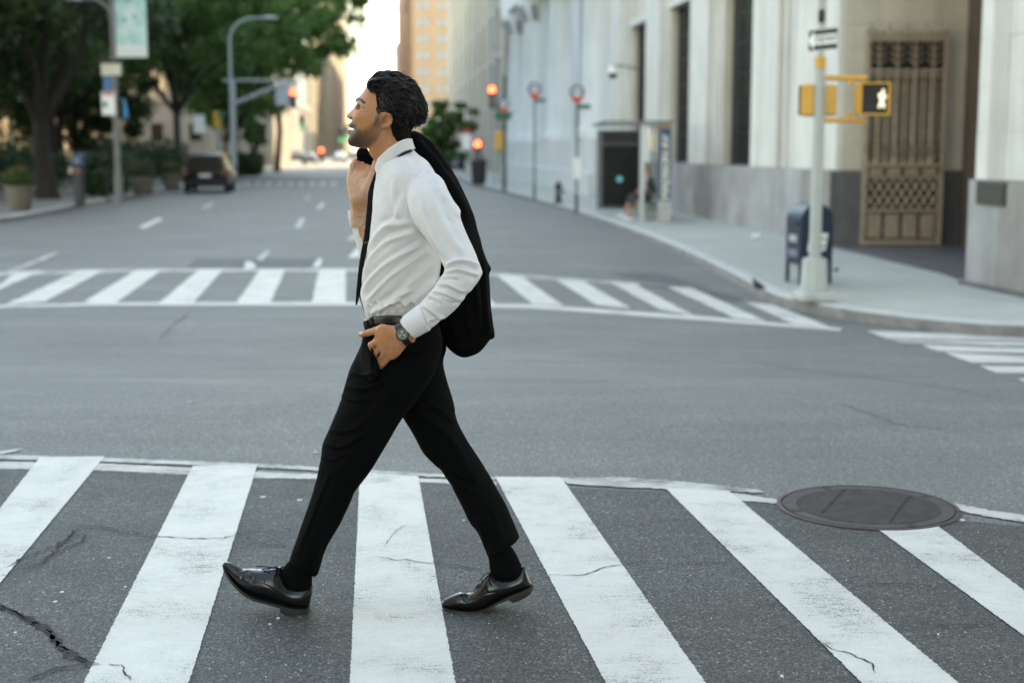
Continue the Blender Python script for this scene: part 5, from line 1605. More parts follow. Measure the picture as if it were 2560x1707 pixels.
for i, yy in enumerate((60.2, 72.6, 85.2, 94.5)):
    c = fpt(yy, -.85, 0); k_ = 1.25
    pr = [(1.05, 1.901), (1.05, 2.2), (.98, 2.35), (.90, 2.5), (.88, 5.5), (.80, 8.7), (.86, 8.8), (.88, 9.0), (1.10, 9.7), (1.12, 9.9), (1.12, 10.199)]
    co = MB().lathe([(r_ * k_, z_) for r_, z_ in pr], c, 24).build('column', M_white, colb, 40)
    for k in range(10):
        a = k * math.pi / 5
        mb = MB(); mb.tube([(c.x + q * k_ * math.cos(a), c.y + q * k_ * math.sin(a), z_) for q, z_ in ((.9, 8.9), (1.02, 9.3), (1.22, 9.65), (1.12, 9.4))], [.2, .2, .15, .07], 6)
        mb.build('acanthus_leaf', M_gran, co, 50)
for yy in (66.5, 79.4):
    w = fbox(MB(), yy - 1.6, yy + 2.4, -3.998, -3.95, 1.95, 10.0).build('window', M_mull, colb)
    for r_ in range(5):
        for s in (0, 1):
            fbox(MB(), yy - 1.5 + s * 2.0, yy + .35 + s * 2.0, -3.949, -3.93, 2.05 + r_ * 1.58, 3.5 + r_ * 1.58).build('pane', M_glassd, w)

# ------------------------------------------------------------------ far blocks on the right
def block(name, label, y0, y1, z1, mat, bay, floor, out=0.0, deep=30, wmat=None, pier=.5, win_w=.5, front=True, group=None, fl0=5.0, cam_face=True):
    t = thing(name, label, 'building', tuple(fpt(y0, out, ZP)), group)
    fbox(MB(), y0, y1, out - deep, out - .35, ZP, z1).build('wall', mat, t)
    n = max(1, int((y1 - y0) / bay)); bw = (y1 - y0) / n
    for i in range(n + 1):
        yy = min(y0 + i * bw, y1 - bw * (1 - win_w))
        fbox(MB(), yy, yy + bw * (1 - win_w), out - .349, out, ZP, z1 - .5).build('pier', mat, t)
    fbox(MB(), y0, y1, out - .349, out + .4, z1 - .5, z1).build('cornice', mat, t)
    z = fl0
    while z < min(z1 - 2, fl0 + floor * 9):
        fbox(MB(), y0, y1, out - .349, out - .12, z - .6, z).build('spandrel', mat, t)
        z += floor
    if cam_face:                                  # the wall that faces down the street towards the camera
        wm_ = wmat or M_glassd
        z = fl0 + .3
        while z < min(z1 - 2, fl0 + floor * 9):
            for j in range(int(cam_face)):
                xx = -2.2 - j * 4.2
                for s in (-.75, .75):
                    P = [fpt(y0, out + xx + s - .5, z), fpt(y0, out + xx + s + .5, z)]
                    mb = MB(); c = (P[0] + P[1]) / 2
                    mb.box((c.x, c.y - .03, z + 1.0), (1.0, .10, 2.0), 0); w = mb.build('window', M_mull, t)
                    mb = MB(); mb.box((c.x, c.y - .09, z + 1.0), (.86, .03, 1.86), 0); mb.build('pane', wm_, w)
            z += floor
    return t
M_bei = stone_mat('beige_stone_far', (.44, .38, .32), .3)
M_tan = stone_mat('tan_brick_far', (.46, .29, .18), .3)
M_pink = stone_mat('pinkish_stone_far', (.44, .32, .26), .3)
M_cream = stone_mat('cream_stone_far', (.44, .36, .26), .3)
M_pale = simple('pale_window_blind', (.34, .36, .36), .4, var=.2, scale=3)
block('stone_office_block', 'grey beige stone office block beyond the white column building', 100, 178, 46, M_bei, 7, 3.6, 0)
block('brick_tower', 'tan brick tower with paired windows rising above the walking man', 311, 380, 37, M_tan, 8, 3.5, 1.2, 30, M_pale, cam_face=4, fl0=6)
block('pink_tower', 'pinkish stone tower between the tan brick tower and the sky gap', 400, 640, 62, M_pink, 14, 4, 0.0, 40, cam_face=0)
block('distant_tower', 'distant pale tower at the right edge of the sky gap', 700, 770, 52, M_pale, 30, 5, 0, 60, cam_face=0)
# ------------------------------------------------------------------ unseen blocks added on the camera's own side to shade the street
def near_block(label, x0, x1, y0, y1, z1, side):
    t = thing('shade_block', label, 'building', ((x0 + x1) / 2, y1, 0))
    mb = MB(); jbox(mb, x0, x1, y0, y1, -.2, z1); mb.build('wall', M_limew, t)
    for k in range(int((y1 - y0) / 6)):
        for f in range(6):
            xx = x0 if side > 0 else x1
            mb = MB(); mb.box((xx, y1 - 3.5 - k * 6, 3 + f * 4.2), (.2, 2.6, 2.6)); w = mb.build('window', M_mull, t)
            mb = MB(); mb.box((xx - side * .11, y1 - 3.5 - k * 6, 3 + f * 4.2), (.03, 2.3, 2.3)); mb.build('pane', M_glassd, w)
near_block('unseen stone block added right of the camera to shade the street', 8.5, 40, -42, 1.5, 30, 1)
near_block('unseen stone block added behind the camera on the left for shade', -60, -15, -42, -1, 30, -1)
# ------------------------------------------------------------------ left-hand and far buildings
NL = Vector((1, .0928, 0)).normalized()
def lpt(y, out, z): return Vector((-14.0 - .0928 * y, y, z)) + NL * out
def lbox(mb, y0, y1, o0, o1, z0, z1):
    P = [lpt(y, o, z) for y in (y0, y1) for o in (o0, o1) for z in (z0, z1)]
    return mb.add(P, [(0, 2, 3, 1), (4, 5, 7, 6), (0, 1, 5, 4), (2, 6, 7, 3), (0, 4, 6, 2), (1, 3, 7, 5)])
def lblock(name, label, y0, y1, z1, mat, bay, floor, win_w=.45, deep=24, pd=1.0, fl0=5.0, setb=0.0, endw=0):
    t = thing(name, label, 'building', tuple(lpt(y0, 0, ZP)))
    lbox(MB(), y0, y1, -deep, -pd - setb, ZP, z1).build('wall', mat, t)
    n = max(1, int((y1 - y0) / bay)); bw = (y1 - y0) / n
    for i in range(n):
        yy = y0 + i * bw
        lbox(MB(), yy, yy + bw * (1 - win_w), -pd - setb + .001, -setb, ZP, z1 - .8).build('pier', mat, t)
        z = fl0
        k = 0
        while z < min(z1 - 3, 42) and k < 9:
            w = lbox(MB(), yy + bw * (1 - win_w), yy + bw, -pd - setb + .001, -pd - setb + .25, z, z + floor * .62).build('window', M_glassd, t)
            z += floor; k += 1
    lbox(MB(), y0, y1, -pd - setb + .001, .3 - setb, z1 - .8, z1).build('cornice', mat, t)
    if endw:                                      # end wall towards the camera: pale piers with dark window strips between
        x1 = lpt(y0, -pd, 0).x
        for k in range(endw):
            xc = x1 - 1.6 - k * 4.4
            mb = MB(); mb.box((xc, y0 - .35, (z1 + ZP) / 2), (2.5, 1.2, z1 - ZP - .4)); mb.build('pier', M_crm, t)
            for f in range(9):
                mb = MB(); mb.box((xc - 2.2, y0 - .03, 4 + f * 4.2), (1.3, .2, 3.0)); mb.build('window', M_glassd, t)
    return t
M_crm = stone_mat('cream_pier', (.70, .62, .50), .3)  # paler than the tower stone, sunlight put into the end piers' colour
lblock('far_tower', 'cream tower with tall pale piers on the far left side of the street', 300, 420, 48, M_cream, 15, 4.2, .35, 24, .35, endw=5)
lblock('far_tower', 'white far tower beside the sky gap behind the face of the man', 425, 640, 64, M_crm, 22, 4.5, .3, 30, .4)
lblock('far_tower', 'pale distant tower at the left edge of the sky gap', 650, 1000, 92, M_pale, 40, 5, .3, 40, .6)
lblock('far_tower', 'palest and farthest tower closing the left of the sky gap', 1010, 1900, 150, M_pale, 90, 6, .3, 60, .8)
lblock('street_block', 'tan stone block half hidden by the big green tree', 205, 292, 9.5, M_bei, 8, 4.0, .45, 20, .3)

# townhouses beyond the park, facing the square and the morning sun
M_sand = stone_mat('sandstone_front', (.36, .28, .19), .5)
M_sandl = stone_mat('light_stone_front', (.44, .38, .30), .5)
M_brick = stone_mat('pink_brick_front', (.30, .19, .14), .5)
def townhouse(label, y0, y1, z1, mat, bay, xf=-42, cols=True):
    t = thing('townhouse', label, 'building', (xf, (y0 + y1) / 2, ZP), 'townhouses across the park')
    mb = MB(); mb.box((xf - 8, (y0 + y1) / 2, (z1 + ZP) / 2), (15.98, y1 - y0 - .1, z1 - ZP)); mb.build('wall', mat, t)
    n = max(1, int((y1 - y0) / bay)); bw = (y1 - y0) / n
    z = 1.0; k = 0
    while z < z1 - 2.4 and k < 6:
        for i in range(n):
            yy = y0 + (i + .5) * bw
            mb = MB(); mb.box((xf + .02, yy, z + 1.1), (.12, 1.5, 2.2)); w = mb.build('window', mat if 0 else M_sandl, t)
            mb = MB(); mb.box((xf + .085, yy, z + 1.1), (.02, 1.2, 1.9)); mb.build('pane', M_glassd, w)
            mb = MB(); mb.box((xf + .12, yy, z - .06), (.3, 1.8, .14)); mb.build('sill', M_sandl, w)
        z += 3.7; k += 1
    if cols:
        for i in range(n + 1):
            mb = MB(); mb.lathe([(.55, ZP), (.55, .4), (.42, .6), (.38, z1 - 1.4), (.55, z1 - 1.1), (.55, z1 - .7)], (xf + .8, y0 + i * bw * .98 + .6, 0), 12); mb.build('column', M_sandl, t, 40)
    mb = MB(); mb.box((xf + .3, (y0 + y1) / 2, z1 - .35), (2.4, y1 - y0 - .05, .7)); mb.build('cornice', mat, t)
    return t
townhouse('sandstone townhouse with columns glimpsed through the left trees', 104, 128, 11.5, M_sand, 4.5)
townhouse('light stone townhouse seen between the trunks behind the banner', 130, 156, 13, M_sandl, 4.2)
townhouse('pink brick townhouse glimpsed behind the parking meter trees', 74, 101, 10, M_brick, 4.5, -40, False)
townhouse('sandstone townhouse behind the parked black car', 158, 196, 14, M_sand, 4.5)
# low stone lodge past the car, facing the camera
lodge = thing('stone_lodge', 'low beige stone building with small dark window behind the lamp post', 'building', (-27, 150, ZP))
mb = MB(); mb.box((-32.0, 156, 3.0), (14.0, 11.9, 6.7)); mb.build('wall', M_bei, lodge)
mb = MB(); mb.box((-32.0, 156, 6.6), (15.0, 12.9, .7)); mb.build('cornice', M_sandl, lodge)
mb = MB(); mb.box((-32.0, 149.94, .5), (14.2, .2, 1.6)); mb.build('plinth', M_bei, lodge)
for xx in (-37.0, -33.0, -29.2, -26.3):
    mb = MB(); mb.box((xx, 149.96, 3.2), (1.9, .22, 2.3)); w = mb.build('window', M_sandl, lodge)
    mb = MB(); mb.box((xx, 149.83, 3.2), (1.3, .05, 1.8)); mb.build('pane', M_glassd, w)
for xx in (-38.9, -35, -31.1, -27.7, -25.2):
    mb = MB(); mb.box((xx, 149.9, 3.4), (.7, .4, 5.6)); mb.build('pilaster', M_sandl, lodge)
wallb = thing('brown_wall', 'low reddish brown garden wall beside the lamp post base', 'wall', (-21.5, 108, ZP))
mb = MB(); mb.box((-21.6, 108, .25), (5.6, .5, 1.2)); mb.build('wall', stone_mat('brown_wall_stone', (.20, .10, .065), .8), wallb)
mb = MB(); mb.box((-21.6, 108, .91), (5.8, .7, .12)); mb.build('coping', M_brown, wallb)
# ------------------------------------------------------------------ street furniture, right-hand corner
def pav(px, py): return gnd(px, py, .15)
M_galv = simple('painted_pole_grey', (.36, .39, .385), .5, var=.08, scale=3, metal=.1)
M_green = simple('dark_green_pole', (.030, .055, .045), .5, var=.15)
M_yel = simple('signal_yellow', (.62, .33, .055), .45, var=.08, scale=8)
M_blk = simple('matt_black', (.012, .012, .013), .6, var=.2)
M_navy = simple('mailbox_blue', (.005, .017, .042), .45, var=.12, scale=6, spec=.5)
M_wht = simple('sign_white', (.74, .75, .74), .5, var=.05)
M_conc = simple('concrete_base', (.40, .405, .39), .85, var=.15, scale=4, bump=.2)
M_lit = simple('lit_white_led', (.35, .35, .3), .5, emit=(1.0, .97, .86), estr=.20)
def lamp_mat(name, col, e): return simple(name, tuple(c * .5 for c in col), .4, emit=col, estr=e)
M_red = lamp_mat('lit_red_lens', (1.0, .07, .035), 3.0)
M_redo = lamp_mat('lit_orange_hand', (1.0, .13, .02), 7.0)
M_grn = lamp_mat('lit_green_lens', (.04, .55, .22), .35)
M_lensd = simple('unlit_lens', (.03, .02, .02), .3)
M_grey = simple('grey_metal', (.16, .17, .175), .5, metal=.3, var=.1)

def text_mesh(body, size, fn, name, mat, parent, depth=.0, extr=.0015):
    if ' ' in body and name == 'lettering':
        pass
    cu = bpy.data.curves.new('txt', 'FONT'); cu.body = body; cu.size = size; cu.align_x = 'CENTER'; cu.align_y = 'CENTER'; cu.extrude = extr; cu.resolution_u = 3; cu.offset = size * .025
    to = bpy.data.objects.new('txt', cu); COL.objects.link(to)
    bpy.context.view_layer.update()
    me = bpy.data.meshes.new_from_object(to.evaluated_get(bpy.context.evaluated_depsgraph_get()))
    V = [fn(v.co.x, v.co.y, v.co.z) for v in me.vertices]; F = [tuple(p.vertices) for p in me.polygons]
    bpy.data.objects.remove(to); bpy.data.curves.remove(cu); bpy.data.meshes.remove(me)
    return mesh_obj(name, V, F, mat, parent)

pb = pav(2034, 752)
pole = thing('signal_pole', 'pale grey pole with pedestrian signals and one way sign beside the mailbox', 'signal pole', tuple(pb))
def loc(dx, dy, dz): return pb + Vector((dx, dy, dz))
mb = MB(); mb.box(loc(0, 0, .06), (.42, .42, .13), .25, bev=.03); mb.build('plinth', M_conc, pole, 40)
mb = MB()
prof = [(.175, .10), (.175, .13), (.165, .17), (.150, .50), (.142, .52), (.09, .535)]
n = 8; Vv = []; Ff = []
for r_, z_ in prof:
    for k in range(n):
        q = 2 * math.pi * (k + .5) / n + .25
        Vv.append(loc(r_ * math.cos(q), r_ * math.sin(q), z_))
for i in range(len(prof) - 1):
    for k in range(n): Ff.append((i * n + k, i * n + (k + 1) % n, (i + 1) * n + (k + 1) % n, (i + 1) * n + k))
mb.add(Vv, Ff); mb.build('cast_base', M_galv, pole, 30)
MB().lathe([(.074, .52), (.072, 1.6), (.065, 2.82)], loc(0, 0, 0), 16).build('shaft', M_galv, pole, 40)
MB().lathe([(.067, 2.80), (.072, 2.81), (.072, 2.85), (.064, 2.86), (.064, 2.88), (.072, 2.89), (.070, 2.93), (.03, 2.95)], loc(0, 0, 0), 14).build('cap', M_yel, pole, 40)
MB().lathe([(.019, 2.94), (.019, 5.0)], loc(0, 0, 0), 8).build('thin_mast', M_galv, pole, 60)
MB().lathe([(.03, 3.34), (.042, 3.37), (.042, 3.45), (.03, 3.5)], loc(0, 0, 0), 8).build('clamp', M_blk, pole, 40)
# pedestrian signal facing the camera
sx = .55
for z_ in (2.69, 2.19):
    mb = MB(); mb.tube([loc(.05, -.02, z_), loc(.36, -.05, z_), loc(.55, -.06, z_ + (0 if z_ > 2.5 else -.02))], .034, 10); mb.build('bracket_arm', M_yel, pole, 60)
    mb = MB(); mb.tube([loc(.36, -.05, z_), loc(.36, -.05, z_ - (.08 if z_ > 2.5 else -.08))], .03, 8); mb.build('bracket_collar', M_yel, pole, 60)
pm = 'pedestrian_signal'
h = MB().box(loc(.61, -.06, 2.44), (.375, .18, .385), .12, bev=.02).build(pm, M_yel, pole, 40)
R = Matrix.Rotation(.12, 4, 'Z')
def hl(x, y, z): return loc(.61, -.06, 2.44) + (R @ Vector((x * .9, y * .9, z * .9)))
for (a, b, c, d) in ((-.2075, -.185, -.215, .215), (.185, .2075, -.215, .215), (-.185, .185, .192, .215), (-.185, .185, -.215, -.192)):
    mb = MB(); P = [hl(x, y, z) for x in (a, b) for y in (-.155, -.101) for z in (c, d)]
    mb.add(P, [(0, 1, 3, 2), (4, 6, 7, 5), (0, 4, 5, 1), (2, 3, 7, 6), (0, 2, 6, 4), (1, 5, 7, 3)]); mb.build('visor', M_yel, h)
mb = MB(); P = [hl(x, y, z) for x in (-.183, .183) for y in (-.108, -.1005) for z in (-.19, .19)]
mb.add(P, [(0, 1, 3, 2), (4, 6, 7, 5), (0, 4, 5, 1), (2, 3, 7, 6), (0, 2, 6, 4), (1, 5, 7, 3)]); face = mb.build('face', M_blk, h)
# the lit walking figure
def fig(x, z): return hl(.095 + x * .0105, -.1095, -.005 + z * .0105)
def blob(poly, name='walking_figure'):
    mb = MB(); n = len(poly)
    P0 = [fig(x, z) for x, z in poly]; P1 = [p + (R @ Vector((0, -.006, 0))) for p in P0]
    mb.add(P0 + P1, [tuple(range(n)), tuple(range(2 * n - 1, n - 1, -1))] + [(i, n + i, n + (i + 1) % n, (i + 1) % n) for i in range(n)])
    return mb
mbf = MB()
for poly in ([(0, 12.2), (1.2, 13.2), (1, 15), (0.4, 16), (2, 16.4), (3.4, 16), (4.2, 15), (4.2, 13.4), (3.2, 12.2)],
             [(-4, 7), (-3.4, 10.5), (-1, 12), (3, 12), (4.4, 10.6), (5.2, 7.4), (7.6, 8.0), (7.8, 6.6), (6.4, 4.9), (4.8, 5.2), (3.9, 7), (3.6, 3.4), (3.8, 1), (4.8, -3.2), (5.4, -6), (4, -7.6), (2.4, -7.2), (1.6, -3), (1.1, -1.2), (.2, -3.6), (-.9, -7.2), (-2.4, -7.6), (-3.9, -6.2), (-3.2, -3.4), (-1.6, 1.2), (-1.8, 4.2), (-3, 5.6)]):
    b_ = blob([(x, z - 3.8) for x, z in poly]); mbf.add(b_.v, b_.f)
mbf.build('walking_figure', M_lit, h)
for zz in range(-10, 12, 2):                    # dark gaps between rows of diodes
    mb = MB(); P = [hl(.095 + x, y, zz * .0155 + .002) for x in (-.045, .085) for y in (-.1165, -.1158)]
# second signal, turned to the side street, half behind the pole
h2 = MB().box(loc(-.10, .17, 2.43), (.17, .38, .38), -.25, bev=.02).build('pedestrian_signal', M_yel, pole, 40)
h3 = MB().box(loc(.155, .17, 2.43), (.18, .36, .36), -.2, bev=.02).build('signal_back_box', M_yel, pole, 40)
mb = MB(); mb.box(loc(-.188, .19, 2.43), (.03, .35, .35), -.25); mb.build('face', M_blk, h2)
# ONE WAY sign
sa = rad(-62)
sc_ = loc(.02, -.06, 3.14)
sR = Matrix.Rotation(sa, 4, 'Z')
def sp_(x, y, z=0): return sc_ + (sR @ Vector((x * .92, -z - .01, y * .92)))
def splate(poly, z0, z1, name, mat, parent):
    mb = MB(); n = len(poly)
    P = [sp_(x, y, z0) for x, y in poly] + [sp_(x, y, z1) for x, y in poly]
    mb.add(P, [tuple(range(n)), tuple(range(2 * n - 1, n - 1, -1))] + [(i, n + i, n + (i + 1) % n, (i + 1) % n) for i in range(n)])
    return mb.build(name, mat, parent)
sg = splate([(-.30, -.145), (.30, -.145), (.30, .145), (-.30, .145)], -.004, .0, 'one_way_sign', M_wht, pole)
splate([(-.288, -.134), (.288, -.134), (.288, .134), (-.288, .134)], .001, .002, 'black_field', M_blk, sg)
arrow = [(-.285, 0), (-.18, .122), (-.18, .060), (.275, .060), (.275, -.060), (-.18, -.060), (-.18, -.122)]
splate(arrow, .003, .004, 'arrow', M_wht, sg)
for wd, dx in (('ONE', -.065), ('WAY', .165)):
    text_mesh(wd, .108, lambda x, y, z: sp_(x * .9 + dx, y, .0055 + z), 'lettering', M_blk, sg, extr=.0005)

# ------------------------------------------------------------------ mailbox
mq = pav(2020, 706)
mbx = thing('mailbox', 'dark blue street mailbox with rounded top behind the signal pole', 'mailbox', tuple(mq))
mR = Matrix.Rotation(rad(11), 4, 'Z')
def ml(x, y, z): return mq + (mR @ Vector((x, y, z)))
HW, Z0, ZS, DP = .235, .26, .86, .26
prof = [(-HW, Z0), (-HW, ZS)] + [(-HW * math.cos(t), ZS + HW * 1.05 * math.sin(t)) for t in np.linspace(.15, math.pi - .15, 15)] + [(HW, ZS), (HW, Z0)]
mb = MB(); n = len(prof)
Vv = [ml(x, -DP, z) for x, z in prof] + [ml(x, DP, z) for x, z in prof]
Ff = [tuple(range(n)), tuple(range(2 * n - 1, n - 1, -1))] + [(i, n + i, n + (i + 1) % n, (i + 1) % n) for i in range(n)]
mb.add(Vv, Ff); body_ = mb.build('box', M_navy, mbx, 40)
for x in (-HW + .02, HW - .02):
    for y_ in (-DP + .03, DP - .03):
        mb = MB(); mb.box(ml(x, y_, .13), (.045, .045, .28), rad(11)); mb.build('leg', M_navy, mbx)
mb = MB(); mb.box(ml(-HW - .004, 0, .62), (.008, .26, .10), rad(11)); mb.build('label', simple('label_pale', (.34, .35, .38), .5), mbx)
mb = MB(); mb.box(ml(-HW - .004, 0, .42), (.008, .34, .10), rad(11)); mb.build('label', simple('label_grey', (.14, .15, .20), .5), mbx)
mb = MB(); mb.box(ml(-HW - .01, 0, .83), (.03, .36, .05), rad(11)); mb.build('chute_handle', M_navy, mbx, 40)
def mplate(poly, y0, y1, name, mat, parent):
    mb = MB(); n = len(poly); P = [ml(x, y0, z) for x, z in poly] + [ml(x, y1, z) for x, z in poly]
    mb.add(P, [tuple(range(n - 1, -1, -1)), tuple(range(n, 2 * n))] + [(i, (i + 1) % n, n + (i + 1) % n, n + i) for i in range(n)])
    return mb.build(name, mat, parent)
em = mplate([(-.135, .46), (-.095, .70), (.165, .70), (.125, .46)], -DP - .006, -DP - .001, 'emblem', M_wht, mbx)
mplate([(-.085, .60), (-.045, .66), (.06, .645), (.145, .615), (.03, .61), (-.03, .575)], -DP - .010, -DP - .0062, 'emblem_eagle', M_navy, em)
mplate([(-.10, .50), (-.085, .545), (.11, .53), (.10, .50)], -DP - .010, -DP - .0062, 'emblem_stripe', M_navy, em)

# ------------------------------------------------------------------ pigeon on the kerb
pg = pav(1893, 727)
pig = thing('pigeon', 'dark pigeon standing on the kerb near the signal pole', 'pigeon', tuple(pg))
def pgl(x, z, y=0): return pg + Vector((x, y, z))
bird = MB()
bird.tube([pgl(-.055, .165), pgl(-.05, .16), pgl(-.045, .135), pgl(-.03, .105), pgl(0, .075), pgl(.035, .06), pgl(.075, .045), pgl(.115, .03)], [.006, .021, .020, .034, .048, .040, .022, .006], 12)
M_bird = simple('pigeon_feather', (.022, .026, .030), .5, var=.4, scale=40)
bird.build('body', M_bird, pig, 60)
MB().tube([pgl(-.066, .163), pgl(-.088, .156)], [.006, .001], 6).build('beak', M_blk, pig)
for s in (-1, 1):
    MB().tube([pgl(-.01, .05, s * .018), pgl(-.008, 0.003, s * .018)], .004, 6).build('leg', simple('pigeon_leg', (.3, .1, .08), .6) if s < 0 else MATS['pigeon_leg'], pig)
    MB().tube([pgl(-.02, .095, s * .036), pgl(.02, .075, s * .044), pgl(.09, .045, s * .022)], [.012, .020, .004], 8, True, .5).build('wing', M_bird, pig, 60)
# little spill: bird-sized tap fitting beside the mailbox and a white cup on the pavement
tf_ = pav(2084, 700)
tp = thing('standpipe', 'small brass pipe fitting low beside the mailbox leg', 'pipe', tuple(tf_))
MB().tube([tf_ + Vector((-.06, .1, .12)), tf_ + Vector((.06, .1, .14))], .012, 8).build('pipe', M_bronze, tp, 60)
MB().lathe([(.01, -.03), (.03, -.02), (.03, .02), (.01, .03)], tf_ + Vector((.06, .1, .14)), 8, 'X').build('valve', M_bronzed, tp, 60)
MB().tube([tf_ + Vector((-.05, .1, .12)), tf_ + Vector((-.05, .1, 0))], .012, 8).build('riser', M_bronze, tp, 60)
cu_ = pav(1888, 596)
cup = thing('paper_cup', 'white crumpled paper cup lying on the right pavement', 'cup', tuple(cu_))
MB().lathe([(.035, -.07), (.05, .07), (.046, .07), (.033, -.06)], cu_ + Vector((0, 0, .05)), 12, 'X').build('cup', M_wht, cup, 50)

# ------------------------------------------------------------------ bus shelter
shl = thing('bus_shelter', 'glass bus shelter with dark advert panel and blue name column', 'bus shelter', (3.2, 39, ZP))
def sb(x0, x1, y0, y1, z0, z1, name, mat, parent=None):
    mb = MB(); jbox(mb, x0, x1, y0, y1, z0, z1); return mb.build(name, mat, parent or shl)
m, n, l, b = newmat('shelter_glass'); b.inputs['Base Color'].default_value = (.55, .62, .58, 1); setin(b, Roughness=.08); b.inputs['Alpha'].default_value = .12; b.inputs['Specular IOR Level'].default_value = .1
nn = noisetex(n, l, coords(n, l, 1, 'World'), 3, 4); rr = ramp(n, [(.3, (.06, .10, .085)), (.7, (.09, .14, .12))]); l.new(nn, rr.inputs[0]); l.new(rr.outputs[0], b.inputs['Base Color']); M_shg = m
M_steel = simple('brushed_steel', (.42, .45, .48), .35, metal=.6, var=.08)
M_screen = simple('advert_screen', (.006, .008, .009), .35, var=.3, scale=2, spec=.15)
M_bluec = simple('shelter_blue', (.012, .045, .16), .4, var=.1)
M_text = simple('sign_lettering', (.80, .80, .62), .5, var=.05)
yb0, yb1 = 36.4, 41.6
ad = sb(2.46, 3.72, 41.3, 41.55, ZP + .10, ZP + 2.38, 'advert_panel', simple('panel_frame', (.10, .115, .145), .4, metal=.3, var=.1))
sb(2.60, 3.64, 41.26, 41.30, ZP + .2, ZP + 1.95, 'screen', M_screen, ad)
sb(2.60, 3.64, 41.26, 41.30, ZP + 2.0, ZP + 2.33, 'header', M_blk, ad)
mb = MB(); mb.lathe([(.001, -.01), (.085, -.01), (.085, .01), (.001, .01)], (3.10, 41.25, ZP + .98), 18, 'Y'); mb.build('lit_logo', lamp_mat('lit_cyan', (.08, .45, .60), .09), ad)
sb(2.35, 4.05, 36.2, 41.7, ZP + 2.50, ZP + 2.54, 'roof', M_shg)
for (x0, x1, y0, y1) in ((2.33, 2.40, 36.2, 41.7), (4.0, 4.07, 36.2, 41.7), (2.33, 4.07, 36.15, 36.22), (2.33, 4.07, 41.68, 41.75)):
    sb(x0, x1, y0, y1, ZP + 2.48, ZP + 2.55, 'roof_edge', M_grey)
for y_ in (36.9,):
    sb(3.30, 3.40, y_ - .06, y_ + .06, ZP, ZP + 2.47, 'post', M_steel)
for k in range(4):
    y0 = 36.75 + k * 1.2
    sb(3.96, 3.98, y0 + .03, y0 + 1.15, ZP + .35, ZP + 2.40, 'glass_pane', M_shg)
    sb(3.94, 4.0, y0 - .03, y0 + .03, ZP, ZP + 2.47, 'mullion', M_grey)
sb(3.50, 3.92, 36.66, 36.69, ZP + .35, ZP + 2.40, 'glass_pane', M_shg)
sb(3.44, 3.95, 36.64, 36.71, ZP + .27, ZP + .35, 'glass_rail', M_grey)
bc = sb(3.76, 4.02, 36.30, 36.56, ZP + .54, ZP + 2.36, 'name_column', M_bluec)
sb(3.74, 4.04, 36.28, 36.58, ZP, ZP + .54, 'column_base', M_conc)
sb(3.74, 4.04, 36.28, 36.58, ZP + 2.36, ZP + 2.46, 'column_cap', M_tan)
for wd, dz_ in (('MADISON', -.22), ('AV', .62)):
    text_mesh(wd, .27, lambda x, y, z: Vector((3.89 - y * .95, 36.296 - z, ZP + 1.40 + dz_ + x)), 'lettering', M_text, bc, extr=.001)
bn = sb(3.44, 3.92, 37.0, 40.6, ZP + .42, ZP + .48, 'bench_seat', simple('bench_grey', (.20, .22, .20), .6))
for y_ in (37.2, 38.8, 40.4): sb(3.5, 3.86, y_ - .04, y_ + .04, ZP, ZP + .419, 'bench_leg', M_conc, bn)

# ------------------------------------------------------------------ seated person in the shelter
def skinned(name, chains, mat, parent, sub=2):
    me = bpy.data.meshes.new(name); verts, edges, radii = [], [], []
    for ch in chains:
        prev = None
        for (p, r_) in ch:
            key = None
            for i, v in enumerate(verts):
                if (Vector(v) - Vector(p)).length < 1e-4: key = i
            if key is None:
                verts.append(tuple(p)); radii.append(r_); key = len(verts) - 1
            if prev is not None: edges.append((prev, key))
            prev = key
    me.from_pydata(verts, edges, []); me.update()
    o = bpy.data.objects.new(name, me); COL.objects.link(o)
    sk = o.modifiers.new('skin', 'SKIN')
    for i, r_ in enumerate(radii): me.skin_vertices[0].data[i].radius = (r_, r_) if not hasattr(r_, '__len__') else r_
    me.skin_vertices[0].data[0].use_root = True
    sm = o.modifiers.new('sub', 'SUBSURF'); sm.levels = sub; sm.render_levels = sub
    bpy.context.view_layer.update()
    me2 = bpy.data.meshes.new_from_object(o.evaluated_get(bpy.context.evaluated_depsgraph_get()))
    V = [tuple(v.co) for v in me2.vertices]; F = [tuple(p.vertices) for p in me2.polygons]
    bpy.data.objects.remove(o); bpy.data.meshes.remove(me); bpy.data.meshes.remove(me2)
    return mesh_obj(name, V, F, mat, parent, 180)
M_skin2 = simple('skin_seated', (.36, .19, .12), .55, var=.1)  # one even skin tone for the seated person
M_dark = simple('dark_sweater', (.018, .024, .036), .85, var=.2)
M_short = simple('dark_shorts', (.040, .032, .034), .85, var=.2)
SB = Vector((3.56, 37.2, ZP))
sit = thing('person', 'person in dark top and shorts sitting on the bus shelter bench', 'person', tuple(SB))
def S(x, y, z): return SB + Vector((x * 1.08, y, z * 1.08))
hip = S(0.06, 0, .55)
